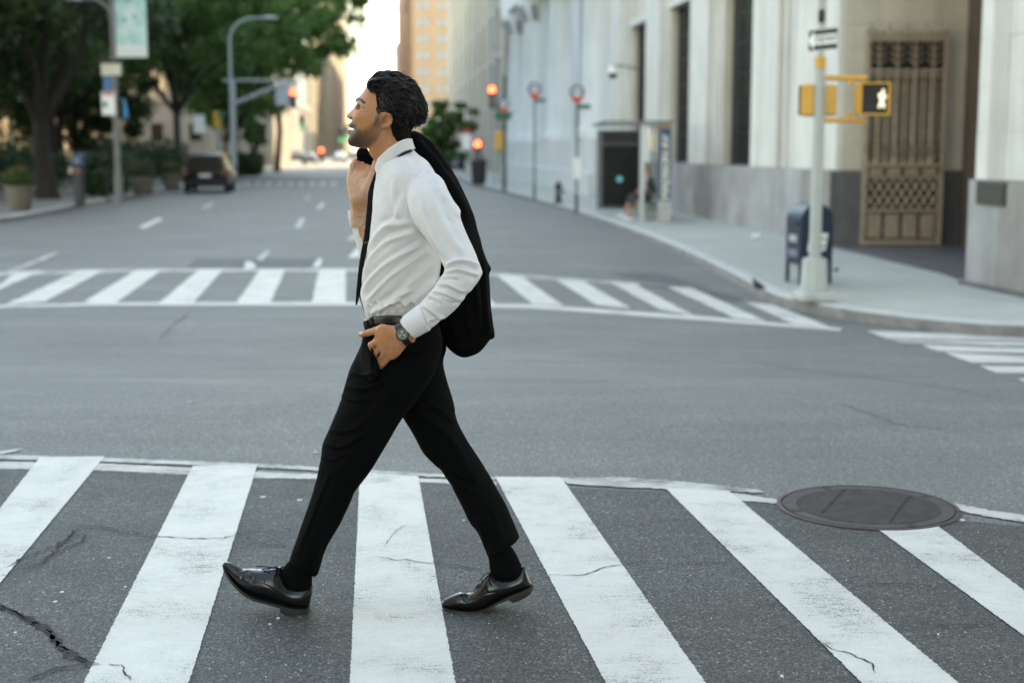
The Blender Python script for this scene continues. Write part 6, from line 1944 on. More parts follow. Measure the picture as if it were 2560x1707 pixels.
skinned('body', [[(hip, .12), (S(.06, 0, .75), .12), (S(.02, 0, .98), .125), (S(0, 0, 1.08), .06), (S(-.03, 0, 1.16), .06), (S(-.05, 0, 1.24), .088), (S(-.05, 0, 1.31), .075)],
                 [(hip, .12), (S(-.02, -.10, .55), .085), (S(-.38, -.12, .56), .065), (S(-.42, -.12, .12), .042), (S(-.43, -.12, .05), .04), (S(-.56, -.12, .03), .03)],
                 [(hip, .12), (S(-.02, .10, .55), .085), (S(-.40, .10, .60), .065), (S(-.55, .09, .22), .042), (S(-.58, .09, .13), .04), (S(-.70, .09, .10), .03)],
                 [(S(.02, 0, .98), .125), (S(.02, -.17, .98), .06), (S(.02, -.22, .74), .048), (S(-.22, -.14, .70), .035), (S(-.30, -.10, .70), .03)],
                 [(S(.02, 0, .98), .125), (S(.02, .17, .98), .06), (S(.02, .22, .74), .048), (S(-.22, .12, .70), .035), (S(-.30, .08, .70), .03)]], M_skin2, sit)
skinned('top', [[(S(.06, 0, .60), .135), (S(.06, 0, .75), .14), (S(.02, 0, .98), .14), (S(0, 0, 1.06), .07)],
                [(S(.02, 0, .98), .14), (S(.02, -.17, .98), .075), (S(.02, -.22, .74), .062), (S(-.06, -.19, .72), .05)],
                [(S(.02, 0, .98), .14), (S(.02, .17, .98), .075), (S(.02, .22, .74), .062), (S(-.06, .19, .72), .05)]], M_dark, sit)
skinned('shorts', [[(S(.08, 0, .56), .135), (S(-.02, -.10, .555), .10), (S(-.36, -.12, .56), .085), (S(-.42, -.12, .34), .075)], [(S(.08, 0, .56), .135), (S(-.02, .10, .555), .10), (S(-.40, .10, .60), .085), (S(-.50, .095, .40), .075)]], M_short, sit)
skinned('hair', [[(S(-.035, 0, 1.27), .085), (S(-.03, 0, 1.35), .08), (S(.01, 0, 1.25), .075)]], M_hair, sit)
for (x, y, z) in ((-.47, -.12, .035), (-.62, .09, .11)):
    mb = MB(); mb.tube([S(x + .10, y, z), S(x, y, z), S(x - .10, y, z - .005), S(x - .16, y, z - .008)], [.045, .05, .045, .03], 10, True, .75); mb.build('shoe', M_wht, sit, 60)

# ------------------------------------------------------------------ bus stop signs
def busstop(px, py, top, label, box=True, d=.42):
    b0 = pav(px, py); s = b0.y / FPX
    t = thing('bus_stop_sign', label, 'bus stop sign', tuple(b0), 'bus stop signs along the right kerb')
    zt = CAMZ + (HOR - top) * s
    MB().lathe([(.05, ZP), (.05, ZP + .5), (.032, ZP + .55), (.032, zt)], (b0.x, b0.y, 0), 10).build('post', M_green, t, 50)
    cz = zt - .18
    MB().lathe([(.001, -.012), (d / 2, -.012), (d / 2, .012), (.001, .012)], (b0.x, b0.y - .045, cz), 24, 'Y').build('roundel', simple('roundel_blue', (.020, .05, .17), .45) if 'roundel_blue' not in MATS else MATS['roundel_blue'], t, 40)
    rd = t.children[-1]
    MB().lathe([(.001, -.004), (d * .30, -.004), (d * .30, .004), (.001, .004)], (b0.x, b0.y - .064, cz + .01), 18, 'Y').build('white_disc', M_wht, rd, 40)
    mb = MB(); mb.box((b0.x, b0.y - .072, cz + .015), (d * .36, .006, d * .22), bev=.002); mb.build('bus_symbol', MATS['roundel_blue'], rd)
    poly = [(-d * .46, -d * .22), (d * .46, -d * .22), (d * .26, -d * .62), (0, -d * .78), (-d * .26, -d * .62)]
    mb = MB(); mb.prism(poly, -.064, -.052, lambda u, v, hh: (b0.x + u, b0.y + hh, cz + v)); mb.build('red_point', simple('sign_red', (.48, .06, .05), .5) if 'sign_red' not in MATS else MATS['sign_red'], t)
    mb = MB(); mb.box((b0.x + .20, b0.y - .02, cz - .40), (.36, .03, .13)); mb.build('route_plate', simple('route_green', (.012, .11, .06), .5) if 'route_green' not in MATS else MATS['route_green'], t)
    if box:
        mb = MB(); mb.box((b0.x + .02, b0.y - .06, ZP + 1.30), (.20, .08, .60), bev=.01); mb.build('timetable_box', M_wht, t)
    return t
busstop(1441, 536, 219, 'nearest round bus stop sign on green post beside the shelter')
busstop(1336, 499, 215, 'round bus stop sign on green post in front of the white columns', False, .5)
busstop(1259, 480, 252, 'farthest round bus stop sign near the red traffic light', False, .5)
# hydrant and litter bin
def hydrant(px, py, label):
    b0 = pav(px, py)
    t = thing('fire_hydrant', label, 'hydrant', tuple(b0))
    MB().lathe([(.16, 0), (.16, .06), (.10, .08), (.105, .50), (.14, .52), (.14, .56), (.11, .62), (.06, .70), (.03, .72), (.03, .76)], b0, 14).build('barrel', M_blk, t, 40)
    for s in (-1, 1): MB().lathe([(.05, 0), (.05, .10), (.06, .10), (.06, .14)], b0 + Vector((s * .08, 0, .40)), 10, 'X').build('nozzle', M_grey, t, 40)
    MB().lathe([(.065, 0), (.065, .12), (.075, .12), (.075, .16)], b0 + Vector((0, -.06, .38)), 10, 'Y').build('pumper_cap', M_grey, t, 40)
hydrant(1396, 508, 'black fire hydrant on the pavement between the bus stop signs')
b0 = pav(1197, 461)
bin_ = thing('litter_bin', 'black litter bin on the far right pavement', 'bin', tuple(b0))
MB().lathe([(.36, 0), (.42, 1.1), (.45, 1.12), (.45, 1.22), (.40, 1.24)], b0, 14).build('drum', M_blk, bin_, 40)
MB().lathe([(.39, 1.235), (.28, 1.36), (.10, 1.40)], b0, 14).build('lid', M_blk, bin_, 40)
# dome camera on an arm from the bank wall
ca_ = fpt(47.0, .26, 4.05); cb_ = ca_ + N_ * .85
cc = thing('security_camera', 'white dome security camera on an arm from the bank wall', 'camera', tuple(ca_))
MB().tube([ca_, ca_ + N_ * .6 + Vector((0, 0, .12)), cb_ + Vector((0, 0, .10))], .035, 8).build('arm', M_grey, cc, 60)
MB().lathe([(.04, .10), (.16, .05), (.18, -.10), (.17, -.14)], cb_, 14).build('housing', M_wht, cc, 50)
MB().lathe([(.15, -.14), (.13, -.24), (.06, -.30), (.001, -.31)], cb_, 14).build('dome', M_blk, cc, 60)

# ------------------------------------------------------------------ lamp posts and traffic lights
M_galvd = simple('shaded_pole', (.15, .15, .145), .6, var=.12, scale=3)  # darker copy of the pole grey, carrying the shade under the trees
def lamp(px, py, hgt, arm, label, side=1, banner=False, r=.11):
    M_galv = M_galvd if 'banner' in label else MATS['painted_pole_grey']
    b0 = pav(px, py)
    t = thing('lamp_post', label, 'lamp post', tuple(b0), 'street lamp posts')
    MB().lathe([(r * 2.0, 0), (r * 2.0, .15), (r * 1.5, .25), (r * 1.35, .9), (r, 1.0), (r * .8, hgt)], b0, 10).build('pole', M_galv, t, 40)
    tp = b0 + Vector((0, 0, hgt - .1))
    pts = [tp, tp + Vector((side * arm * .02, 0, arm * .38)), tp + Vector((side * arm * .18, 0, arm * .66)), tp + Vector((side * arm * .48, 0, arm * .80)), tp + Vector((side * arm * .85, 0, arm * .82))]
    pts = [Vector(q) for q in catmull(np.array([tuple(p) for p in pts]), 4, False)]
    MB().tube(pts, [r * .75 - r * .3 * i / len(pts) for i in range(len(pts))], 8).build('arm', M_galv, t, 60)
    e = pts[-1]
    MB().tube([e - Vector((side * .05, 0, 0)), e + Vector((side * .12, 0, .02)), e + Vector((side * .55, 0, .02)), e + Vector((side * .85, 0, -.03))], [.06, .13, .15, .05], 10, True, .6).build('lamp_head', simple('lamp_head_grey', (.46, .50, .50), .4) if 'lamp_head_grey' not in MATS else MATS['lamp_head_grey'], t, 60)
    return t, b0
lp1, b1 = lamp(583, 452, 7.5, 2.3, 'tall grey lamp post with curved arm behind the parked black car')
lp2, b2 = lamp(298, 508, 9.5, 2.2, 'dark grey lamp post carrying the pale blue banner', -1)
lp3, b3 = lamp(1236, 462, 8.6, 3.0, 'thin grey lamp post with long arm in front of the far beige block', -1, r=.08)
lp4, b4 = lamp(552, 432, 7.2, 1.8, 'distant lamp post with short arm left of the tall lamp', -1, r=.08)
# second small lamp arm on the banner post
e = b2 + Vector((0, 0, 6.1))
pts = [e, e + Vector((-.15, 0, .45)), e + Vector((-.5, 0, .72)), e + Vector((-1.0, 0, .72))]
MB().tube(pts, [.06, .055, .05, .04], 8).build('lower_arm', M_grey, lp2, 60)
MB().tube([pts[-1], pts[-1] + Vector((-.15, 0, .02)), pts[-1] + Vector((-.55, 0, 0))], [.06, .12, .05], 10, True, .6).build('lower_lamp_head', MATS['lamp_head_grey'], lp2, 60)
# banner
m, n, l, b = newmat('banner_print')
v = coords(n, l, 1.0, 'World'); f = noisetex(n, l, v, 1.9, 5, .6)
r = ramp(n, [(.36, (.20, .42, .40)), (.50, (.36, .55, .55)), (.62, (.50, .62, .63))]); l.new(f, r.inputs[0]); l.new(r.outputs[0], b.inputs['Base Color']); setin(b, Roughness=.6)
M_ban = m
ban = thing('banner', 'pale blue vertical street banner hanging on the left lamp post', 'banner', tuple(b2 + Vector((.62, 0, 4.2))))
s2 = b2.y / FPX
zb = CAMZ + (HOR - 150) * s2; x0, x1 = b2.x + .10, b2.x + .10 + 76 * s2
mb = MB(); jbox(mb, x0, x1, b2.y - .02, b2.y + .01, zb, zb + 3.6); bo = mb.build('cloth', M_ban, ban)
mb = MB(); jbox(mb, x0, x1, b2.y - .026, b2.y - .021, zb, zb + .42); mb.build('footer', simple('banner_footer', (.55, .60, .60), .6), bo)
for k, (fx, fz, r_) in enumerate(((.45, 2.0, .16), (.62, 1.35, .08), (.3, 1.25, .07))):
    mb = MB(); mb.lathe([(.001, -.003), (r_, -.003), (r_, .003), (.001, .003)], (x0 + fx * (x1 - x0), b2.y - .025, zb + fz), 14, 'Y'); mb.build('printed_spot', simple('banner_green', (.14, .34, .32), .6) if k == 0 else MATS['banner_green'], bo)
for z_ in (zb + .05, zb + 3.5):
    MB().tube([(b2.x, b2.y, z_), (x1, b2.y, z_)], .025, 8).build('bracket', M_grey, ban, 60)
# regulation signs on the banner post
def psign(post, x0, x1, py0, py1, mat, name='sign', y=None):
    s = y / FPX
    mb = MB(); jbox(mb, (x0 - CX) * s, (x1 - CX) * s, y - .12, y - .10, CAMZ + (HOR - py1) * s, CAMZ + (HOR - py0) * s)
    return mb.build(name, mat, post)
M_beige = simple('sign_beige', (.52, .52, .44), .5)
s_ = psign(lp2, 272, 321, 160, 194, M_beige, 'parking_sign', b2.y)
psign(s_, 272, 321, 158, 165, M_blk, 'sign_header', b2.y - .03)
s_ = psign(lp2, 270, 303, 234, 290, M_wht, 'parking_sign', b2.y)
psign(s_, 273, 300, 236, 241, MATS['sign_red'], 'sign_header', b2.y - .03); psign(s_, 273, 283, 258, 270, MATS['route_green'], 'sign_arrow', b2.y - .03)
psign(lp2, 276, 297, 194, 232, simple('sign_blue', (.03, .16, .34), .5), 'bus_sign', b2.y + .14)
bag = thing('plastic_bag', 'bright blue bag hanging from the banner lamp post', 'bag', tuple(b2 + Vector((.2, -.1, 2.0))))
P = at(313, 278, b2.y - .15)
mb = MB(); mb.tube([at(309, 246, b2.y - .15), at(311, 258, b2.y - .15), at(314, 275, b2.y - .15), at(315, 291, b2.y - .15), at(313, 299, b2.y - .15)], [.02, .07, .11, .14, .05], 10, True, .6); mb.build('bag', simple('blue_plastic', (.02, .26, .50), .4), bag, 60)

def tsignal(name, label, px, py, Y, lit, size=1.0, arm=None, face='cam', group='traffic lights'):
    """three-lens signal head whose lit lens projects at (px, py)"""
    c = at(px, py, Y)
    t = thing('traffic_light', label, 'traffic light', tuple(c), group)
    order = {'red': 0, 'amber': 1, 'green': 2}[lit]
    top = c + Vector((0, 0, .30 * size * order))
    mb = MB(); mb.box(top + Vector((0, .14, -.30 * size)), (.33 * size, .22, .98 * size), bev=.03); hd = mb.build('housing', M_yel if Y > 60 and px < 600 else M_grey, t, 40)
    for k in range(3):
        p = top + Vector((0, 0, -.30 * size * k))
        mm = {0: M_red, 2: M_grn}.get(k, M_lensd) if k == order else M_lensd
        MB().lathe([(.001, -.03), (.115 * size, -.02), (.12 * size, .0)], p + Vector((0, .02, 0)), 16, 'Y').build('lens', mm, hd, 60)
        V_, F_ = [], []
        for i in range(9):
            a = math.pi * (-.1 + 1.2 * i / 8)
            for yy in (.03, -.18):
                V_.append(p + Vector((.14 * size * math.cos(a), yy, .14 * size * math.sin(a))))
        F_ = [(2 * i, 2 * i + 1, 2 * i + 3, 2 * i + 2) for i in range(8)]
        mesh_obj('visor', V_, F_, M_blk, hd)
    if arm:
        MB().tube([Vector(a) for a in arm], .07, 8).build('mast_arm', M_galv, t, 60)
    return t, top
# left mast arm, from the tall lamp's foot pole
y = 86.0
pl = gnd(560, 440, .15); 
ap = at(545, 200, y); ae = at(748, 205, y); am = at(590, 255, y)
t_, top = tsignal('t', 'red traffic light hanging from the long mast arm on the left', 732, 232, y, 'red', 1.15, [at(556, 202, y), at(640, 201, y), at(745, 203, y), at(738, 215, y)])
MB().tube([at(590, 258, y), at(640, 236, y), at(690, 216, y), at(742, 206, y)], [.12, .11, .10, .08], 8).build('brace', M_galv, t_, 60)
MB().tube([Vector((at(584, 300, y).x, y, ZP)), at(584, 200, y)], .12, 10).build('post', M_galv, t_, 60)
mb = MB(); c = at(707, 240, y); mb.box(c, (.85, .06, 1.1)); mb.build('sign_back', simple('sign_back_grey', (.40, .42, .44), .5), t_)
t_, _ = tsignal('t', 'green traffic light far down the left kerb', 755, 318, 150, 'green', 1.6, [(at(755, 318, 150) + Vector((.3, .3, .3))), Vector((at(762, 318, 150).x, 150.4, ZP))])
t_, _ = tsignal('t', 'red traffic light low beside the far cars', 803, 376, 170, 'red', 1.8, [at(803, 372, 170.3), Vector((at(803, 372, 170.3).x, 170.3, ZP))])
t_, _ = tsignal('t', 'green traffic light in front of the chin of the man', 853, 350, 160, 'green', 1.7, [at(853, 345, 160.3), Vector((at(853, 345, 160.3).x, 160.3, ZP))])
t_, _ = tsignal('t', 'green traffic light partly hidden by the beard of the man', 868, 342, 175, 'green', 1.7, [at(868, 337, 175.3), Vector((at(868, 337, 175.3).x, 175.3, ZP))])
y = 66.0
t_, top = tsignal('t', 'red traffic light hanging in front of the far beige block', 1230, 224, y, 'red', 1.15, [at(1230, 205, y + .2), at(1240, 130, y + .2), at(1230, 104, y + .2)])
t_, top = tsignal('t', 'yellow signal box on the far right corner with an orange lit hand', 1194, 360, 78, 'red', 1.3, [at(1199, 360, 78.2), Vector((at(1199, 360, 78.2).x, 78.2, ZP))])
t_, top = tsignal('t', 'small orange signal below the round tree', 1106, 381, 110, 'red', 1.5, [at(1106, 384, 110.3), Vector((at(1106, 384, 110.3).x, 110.3, ZP))])
yb_ = thing('signal_cabinet', 'yellow signal cabinet on a post at the far right corner', 'cabinet', tuple(at(1251, 400, 74)))
mb = MB(); mb.box(at(1251, 352, 74), (.55, .4, 1.0), bev=.04); mb.build('box', M_yel, yb_, 40)
MB().tube([at(1251, 355, 74.2), Vector((at(1251, 355, 74.2).x, 74.2, ZP))], .06, 8).build('post', M_galv, yb_, 60)
# green street-name plates by the red light
gs = thing('street_name_sign', 'green street name plates on a dark post beside the red light', 'street sign', (at(1259, 300, 64).x, 64, ZP))
MB().tube([Vector((at(1262, 300, 64).x, 64, ZP)), at(1262, 190, 64)], .07, 8).build('post', M_green, gs, 60)
for (a, b_, c, d) in ((1238, 1278, 283, 302), (1240, 1262, 264, 280)):
    psign(gs, a, b_, c, d, MATS['route_green'], 'name_plate', 63.9)
# don't-walk and other signals at the left corner behind the car
ys_ = thing('traffic_light', 'yellow traffic light head left of the tall lamp post', 'traffic light', tuple(at(544, 300, 84)), 'traffic lights')
mb = MB(); mb.box(at(544, 300, 84), (.42, .35, 1.0), bev=.04); hd = mb.build('housing', M_yel, ys_, 40)
for k in range(3):
    MB().lathe([(.001, -.03), (.13, -.02), (.13, 0)], at(544, 300, 84) + Vector((.22, 0, .3 - .3 * k)), 14, 'X').build('lens', M_lensd, hd, 60)
MB().tube([Vector((at(541, 300, 84.1).x, 84.1, ZP)), at(541, 280, 84.1)], .06, 8).build('post', M_galv, ys_, 60)
psign(ys_, 556, 574, 281, 297, MATS['route_green'], 'name_plate', 83.7)
for (label, a, b_, c, d, y_) in (('white notice sign behind the black car', 494, 522, 290, 334, 80), ('white and red parking sign on the far right kerb', 1158, 1178, 336, 372, 84)):
    t = thing('kerb_sign', label, 'sign', (at((a + b_) / 2, 400, y_).x, y_, ZP))
    s_ = psign(t, a, b_, c, d, M_wht, 'plate', y_)
    if 'red' in label: psign(t, a, b_, c - 12, c, MATS['sign_red'], 'red_plate', y_)
    MB().tube([Vector((at((a + b_) / 2, 400, y_).x, y_, ZP)), at((a + b_) / 2, c, y_)], .035, 8).build('post', M_galv, t, 60)

# ------------------------------------------------------------------ left pavement: planters, meter, bike rack, benches
M_pot = simple('planter_concrete', (.135, .115, .095), .85, var=.15, scale=5, bump=.2)
def leafball(mb, c, rx, rz, n, size, seed, flat=1.0):
    rng = random.Random(seed)
    for _ in range(n):
        d = Vector((rng.gauss(0, 1), rng.gauss(0, 1), rng.gauss(0, 1))).normalized() * (rng.random() ** .4)
        p = Vector(c) + Vector((d.x * rx, d.y * rx, d.z * rz))
        a = Vector((rng.gauss(0, 1), rng.gauss(0, 1), rng.gauss(0, 1))).normalized(); b = a.orthogonal().normalized()
        s = size * rng.uniform(.6, 1.3)
        mb.add([p - a * s, p + b * s * .6, p + a * s, p - b * s * .6], [(0, 1, 2, 3)])
def leaf_mat(name, lo, hi, tr=.35):
    m, n, l, b = newmat(name)
    f = noisetex(n, l, coords(n, l, 1.0, 'World'), .9, 5, .7); f2 = noisetex(n, l, coords(n, l, 1.0, 'World'), 14, 2, .6)
    ad = n.new('ShaderNodeMath'); ad.operation = 'MULTIPLY_ADD'; l.new(f2, ad.inputs[0]); ad.inputs[1].default_value = .5
    l.new(f, ad.inputs[2]); 
    r = ramp(n, [(.45, lo), (1.0, hi)]); l.new(ad.outputs[0], r.inputs[0]); l.new(r.outputs[0], b.inputs['Base Color']); setin(b, Roughness=.55)
    tl = n.new('ShaderNodeBsdfTranslucent'); l.new(r.outputs[0], tl.inputs['Color'])
    mx = n.new('ShaderNodeMixShader'); mx.inputs[0].default_value = tr
    l.new(b.outputs[0], mx.inputs[1]); l.new(tl.outputs[0], mx.inputs[2]); l.new(mx.outputs[0], n['Material Output'].inputs['Surface'])
    return m
M_leaf1 = leaf_mat('leaf_planter', (.020, .045, .012), (.085, .115, .025))
M_flower = simple('red_flowers', (.35, .05, .03), .6, var=.3)
def planter(px, py, w, h, label, seed):
    b0 = pav(px, py)
    t = thing('planter', label, 'planter', tuple(b0), 'flower planters on the left pavement')
    MB().lathe([(w * .36, 0), (w * .40, .05), (w * .5, h - .08), (w * .54, h - .06), (w * .54, h), (w * .46, h), (w * .44, h - .1)], b0, 18).build('pot', M_pot, t, 40)
    mb = MB(); leafball(mb, b0 + Vector((0, 0, h + .22)), w * .62, .36, 900, .06, seed); mb.build('foliage', M_leaf1, t)
    mb = MB(); leafball(mb, b0 + Vector((0, 0, h + .25)), w * .6, .36, 60, .045, seed + 1); o = mb.build('flowers', M_flower, t); tag(o, kind='stuff')
planter(50, 527, .80, .75, 'concrete planter with red flowers at the left edge of the photo', 61)
planter(357, 488, .95, .75, 'concrete planter with yellow green plants right of the banner post', 62)
planter(430, 477, .80, .75, 'concrete planter just left of the parked black car', 63)
b0 = pav(200, 512)
pmt = thing('parking_meter', 'dark parking pay station with blue head on the left pavement', 'parking meter', tuple(b0))
mb = MB(); mb.box(b0 + Vector((0, 0, .62)), (.30, .26, 1.24), bev=.03); mb.build('cabinet', simple('meter_dark', (.018, .022, .030), .5), pmt, 40)
mb = MB(); mb.box(b0 + Vector((0, 0, 1.47)), (.38, .30, .46), bev=.06); mb.build('head', simple('meter_blue', (.020, .055, .13), .4), pmt, 40)
mb = MB(); mb.box(b0 + Vector((.02, -.155, 1.45)), (.20, .02, .16)); mb.build('screen', simple('meter_screen', (.10, .14, .20), .3), pmt)
mb = MB(); mb.box(b0 + Vector((0, -.135, 1.15)), (.16, .02, .10)); mb.build('coin_plate', simple('meter_red', (.35, .10, .07), .5), pmt)
b0 = pav(288, 508)
rk_ = thing('bike_rack', 'black hoop bike rack in front of the banner lamp post', 'bike rack', tuple(b0))
P = [b0 + Vector((x, 0, z)) for x, z in ((-.24, 0), (-.24, .55), (-.2, .78), (-.1, .86), (.1, .86), (.2, .78), (.24, .55), (.24, 0))]
MB().tube(P, .035, 10).build('hoop', M_blk, rk_, 60)
for s in (-1, 1): MB().lathe([(.09, 0), (.09, .02), (.04, .03)], b0 + Vector((s * .24, 0, 0)), 10).build('foot', M_blk, rk_, 40)
def bench(px, py, label):
    b0 = pav(px, py); t = thing('park_bench', label, 'bench', tuple(b0), 'park benches on the left')
    M_b = simple('bench_wood', (.045, .035, .03), .6) if 'bench_wood' not in MATS else MATS['bench_wood']
    for k in range(3): MB().box(b0 + Vector((0, -.1 + k * .15, .45)), (1.9, .12, .04)).build('seat_slat', M_b, t)
    for k in range(3): MB().box(b0 + Vector((0, .30 + k * .03, .60 + k * .14)), (1.9, .03, .11)).build('back_slat', M_b, t)
    for s in (-1, 0, 1):
        MB().box(b0 + Vector((s * .85, .05, .22)), (.06, .40, .42)).build('leg', M_conc, t)
bench(250, 487, 'dark wooden park bench behind the parking pay station')
bench(75, 492, 'dark wooden park bench behind the left flower planter')

# ------------------------------------------------------------------ vehicles
M_car = simple('black_car_paint', (.007, .008, .010), .30, var=.1, spec=.25)
M_tyre = simple('tyre', (.012, .012, .012), .8)
M_rim = simple('alloy_rim', (.30, .30, .31), .35, metal=.6)
M_cglass = simple('car_glass', (.010, .012, .015), .2, spec=.08)
M_tail = simple('tail_light', (.16, .012, .012), .3)
def car(label, org, ang, L=4.9, W=1.95, H=1.78, suv=True, paint=None, glass=None, group='cars along the street'):
    t = thing('parked_car', label, 'car', tuple(org), group)
    R = Matrix.Rotation(ang, 3, 'Z')
    def cl(x, y, z): return org + R @ Vector((x, y, z))          # y forward, rear at y=0
    paint = paint or M_car; glass = glass or M_cglass
    # body from cross sections along the length: (y, half width, low z, belt z)
    secs = [(0.0, .80, .42, .98), (.06, .90, .36, 1.02), (.5, .97, .30, 1.05), (L * .5, .975, .28, 1.03), (L * .74, .96, .30, 1.0), (L * .93, .90, .34, .90), (L, .78, .42, .78)]
    V_, F_ = [], []
    for (yy, hw, lo, hi) in secs:
        hw *= W / 1.95
        ring = [(-hw * .86, lo), (-hw, lo + .12), (-hw * 1.0, (lo + hi) / 2), (-hw * .985, hi - .12), (-hw * .93, hi), (hw * .93, hi), (hw * .985, hi - .12), (hw, (lo + hi) / 2), (hw, lo + .12), (hw * .86, lo)]
        V_ += [cl(x, yy, z) for x, z in ring]
    n = 10
    for i in range(len(secs) - 1):
        for k in range(n): F_.append((i * n + k, i * n + (k + 1) % n, (i + 1) * n + (k + 1) % n, (i + 1) * n + k))
    F_.append(tuple(range(n - 1, -1, -1))); F_.append(tuple(range((len(secs) - 1) * n, len(secs) * n)))
    bd = mesh_obj('body', V_, F_, paint, t, 35)
    if suv: cab = [(.10, .86, .70, 1.02, H - .10), (.38, .90, .68, 1.0, H), (L * .45, .92, .70, 1.0, H), (L * .60, .91, .66, 1.0, H - .10), (L * .76, .88, .62, .98, 1.02)]
    else: cab = [(.35, .84, .60, .96, 1.0), (1.15, .88, .60, .98, H - .06), (L * .45, .9, .62, 1.0, H), (L * .58, .89, .60, 1.0, H - .08), (L * .76, .86, .6, .96, .99)]
    V_, F_ = [], []
    for (yy, hb, ht, lo, hi) in cab:
        hb *= W / 1.95; ht *= W / 1.95
        V_ += [cl(-hb, yy, lo), cl(-ht, yy, hi - .04), cl(-ht * .9, yy, hi), cl(ht * .9, yy, hi), cl(ht, yy, hi - .04), cl(hb, yy, lo)]
    for i in range(len(cab) - 1):
        for k in range(6): F_.append((i * 6 + k, i * 6 + (k + 1) % 6, (i + 1) * 6 + (k + 1) % 6, (i + 1) * 6 + k))
    F_.append((5, 4, 3, 2, 1, 0)); F_.append(tuple(range((len(cab) - 1) * 6, len(cab) * 6)))
    cb = mesh_obj('cabin', V_, F_, paint, t, 35)
    # glazing
    def pane(P, name):
        nrm = (P[1] - P[0]).cross(P[2] - P[0]).normalized()
        c0 = sum(P, Vector()) / len(P); out = (c0 - cl(0, L * .45, 1.2)); 
        if nrm.dot(out) < 0: nrm = -nrm
        mesh_obj(name, [p + nrm * .012 for p in P], [tuple(range(len(P)))], glass, cb)
    y0, hb, ht, lo, hi = cab[0]; y1, hb1, ht1, lo1, hi1 = cab[1]
    if suv:
        pane([cl(-hb * .86, y0 - .01, lo + .06), cl(hb * .86, y0 - .01, lo + .06), cl(ht * .95, y0 - .01, hi - .07), cl(-ht * .95, y0 - .01, hi - .07)], 'rear_window')
    else:
        pane([cl(-hb * .85, y0 + .08, lo + .05), cl(hb * .85, y0 + .08, lo + .05), cl(ht1 * .95, y1 - .06, hi1 - .06), cl(-ht1 * .95, y1 - .06, hi1 - .06)], 'rear_window')
    for s in (-1, 1):
        for (ya, yb2) in ((.45 if suv else 1.2, L * .30), (L * .32, L * .50), (L * .515, L * .66)):
            f = lambda yy: np.interp(yy, [c[0] for c in cab], [c[1] * W / 1.95 for c in cab]); g_ = lambda yy: np.interp(yy, [c[0] for c in cab], [c[2] * W / 1.95 for c in cab]); hh = lambda yy: np.interp(yy, [c[0] for c in cab], [c[4] for c in cab])
            pane([cl(s * (f(ya) * .985), ya, 1.05), cl(s * (f(yb2) * .985), yb2, 1.05), cl(s * (g_(yb2) * 1.03), yb2 - .05, hh(yb2) - .10), cl(s * (g_(ya) * 1.03), ya + .05, hh(ya) - .10)], 'side_window')
        mb = MB(); mb.box((0, 0, 0), (.22, .10, .20), bev=.02); Pm = cl(s * .80 * W / 1.95, .03 if suv else .02, .92)
        mesh_obj('tail_light', [Pm + R @ Vector(v) for v in mb.v], mb.f, M_tail, t)
        mb = MB(); mb.box((0, 0, 0), (.14, .10, .12), bev=.03); Pm = cl(s * 1.04 * W / 1.95, L * .66, 1.08)
        mesh_obj('mirror', [Pm + R @ Vector(v) for v in mb.v], mb.f, paint, t, 40)
        for yy in (.95, L - .98):
            mb = MB(); mb.lathe([(.20, -.11), (.35, -.11), (.365, -.06), (.365, .06), (.35, .11), (.20, .11)], (0, 0, 0), 20, 'X'); wp = cl(s * .86 * W / 1.95, yy, .365)
            w_ = mesh_obj('wheel', [wp + R @ Vector(v) for v in mb.v], mb.f, M_tyre, t, 40)
            mb = MB(); mb.lathe([(.03, -.10), (.22, -.10), (.235, .0), (.22, .10), (.03, .10)], (0, 0, 0), 16, 'X')
            mesh_obj('rim', [wp + R @ Vector((v[0] * 1.06, v[1], v[2])) for v in mb.v], mb.f, M_rim, w_, 40)
    mb = MB(); mb.box((0, 0, 0), (.52, .03, .12)); mesh_obj('licence_plate', [cl(0, -.012, .80) + R @ Vector(v) for v in mb.v], mb.f, M_wht, t)
    mb = MB(); mb.box((0, 0, 0), (1.7 * W / 1.95, .16, .22), bev=.05); mesh_obj('bumper', [cl(0, .02, .50) + R @ Vector(v) for v in mb.v], mb.f, M_blk, t, 40)
    return t
so = gnd(522, 484)
car('black sport utility car parked at the left kerb beside the planters', Vector((so.x - .15, so.y, -.5)), .11, 4.9, 2.02, 1.82)
M_carg = simple('dark_grey_paint', (.03, .032, .036), .25, spec=.6); M_carw = simple('white_paint', (.55, .56, .57), .3, spec=.5); M_pglass = simple('sky_lit_glass', (.35, .40, .42), .08)  # pale glass colour stands for reflected sky
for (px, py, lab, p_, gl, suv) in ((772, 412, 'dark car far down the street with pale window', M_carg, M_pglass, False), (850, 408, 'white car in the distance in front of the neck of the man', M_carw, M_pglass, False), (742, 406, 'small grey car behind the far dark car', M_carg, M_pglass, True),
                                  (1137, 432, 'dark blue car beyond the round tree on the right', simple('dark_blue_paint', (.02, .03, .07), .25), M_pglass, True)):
    q = gnd(px, py); car(lab, Vector((q.x, q.y, -.5)), .09, 4.7, 1.85, 1.75 if suv else 1.5, suv, p_, gl)
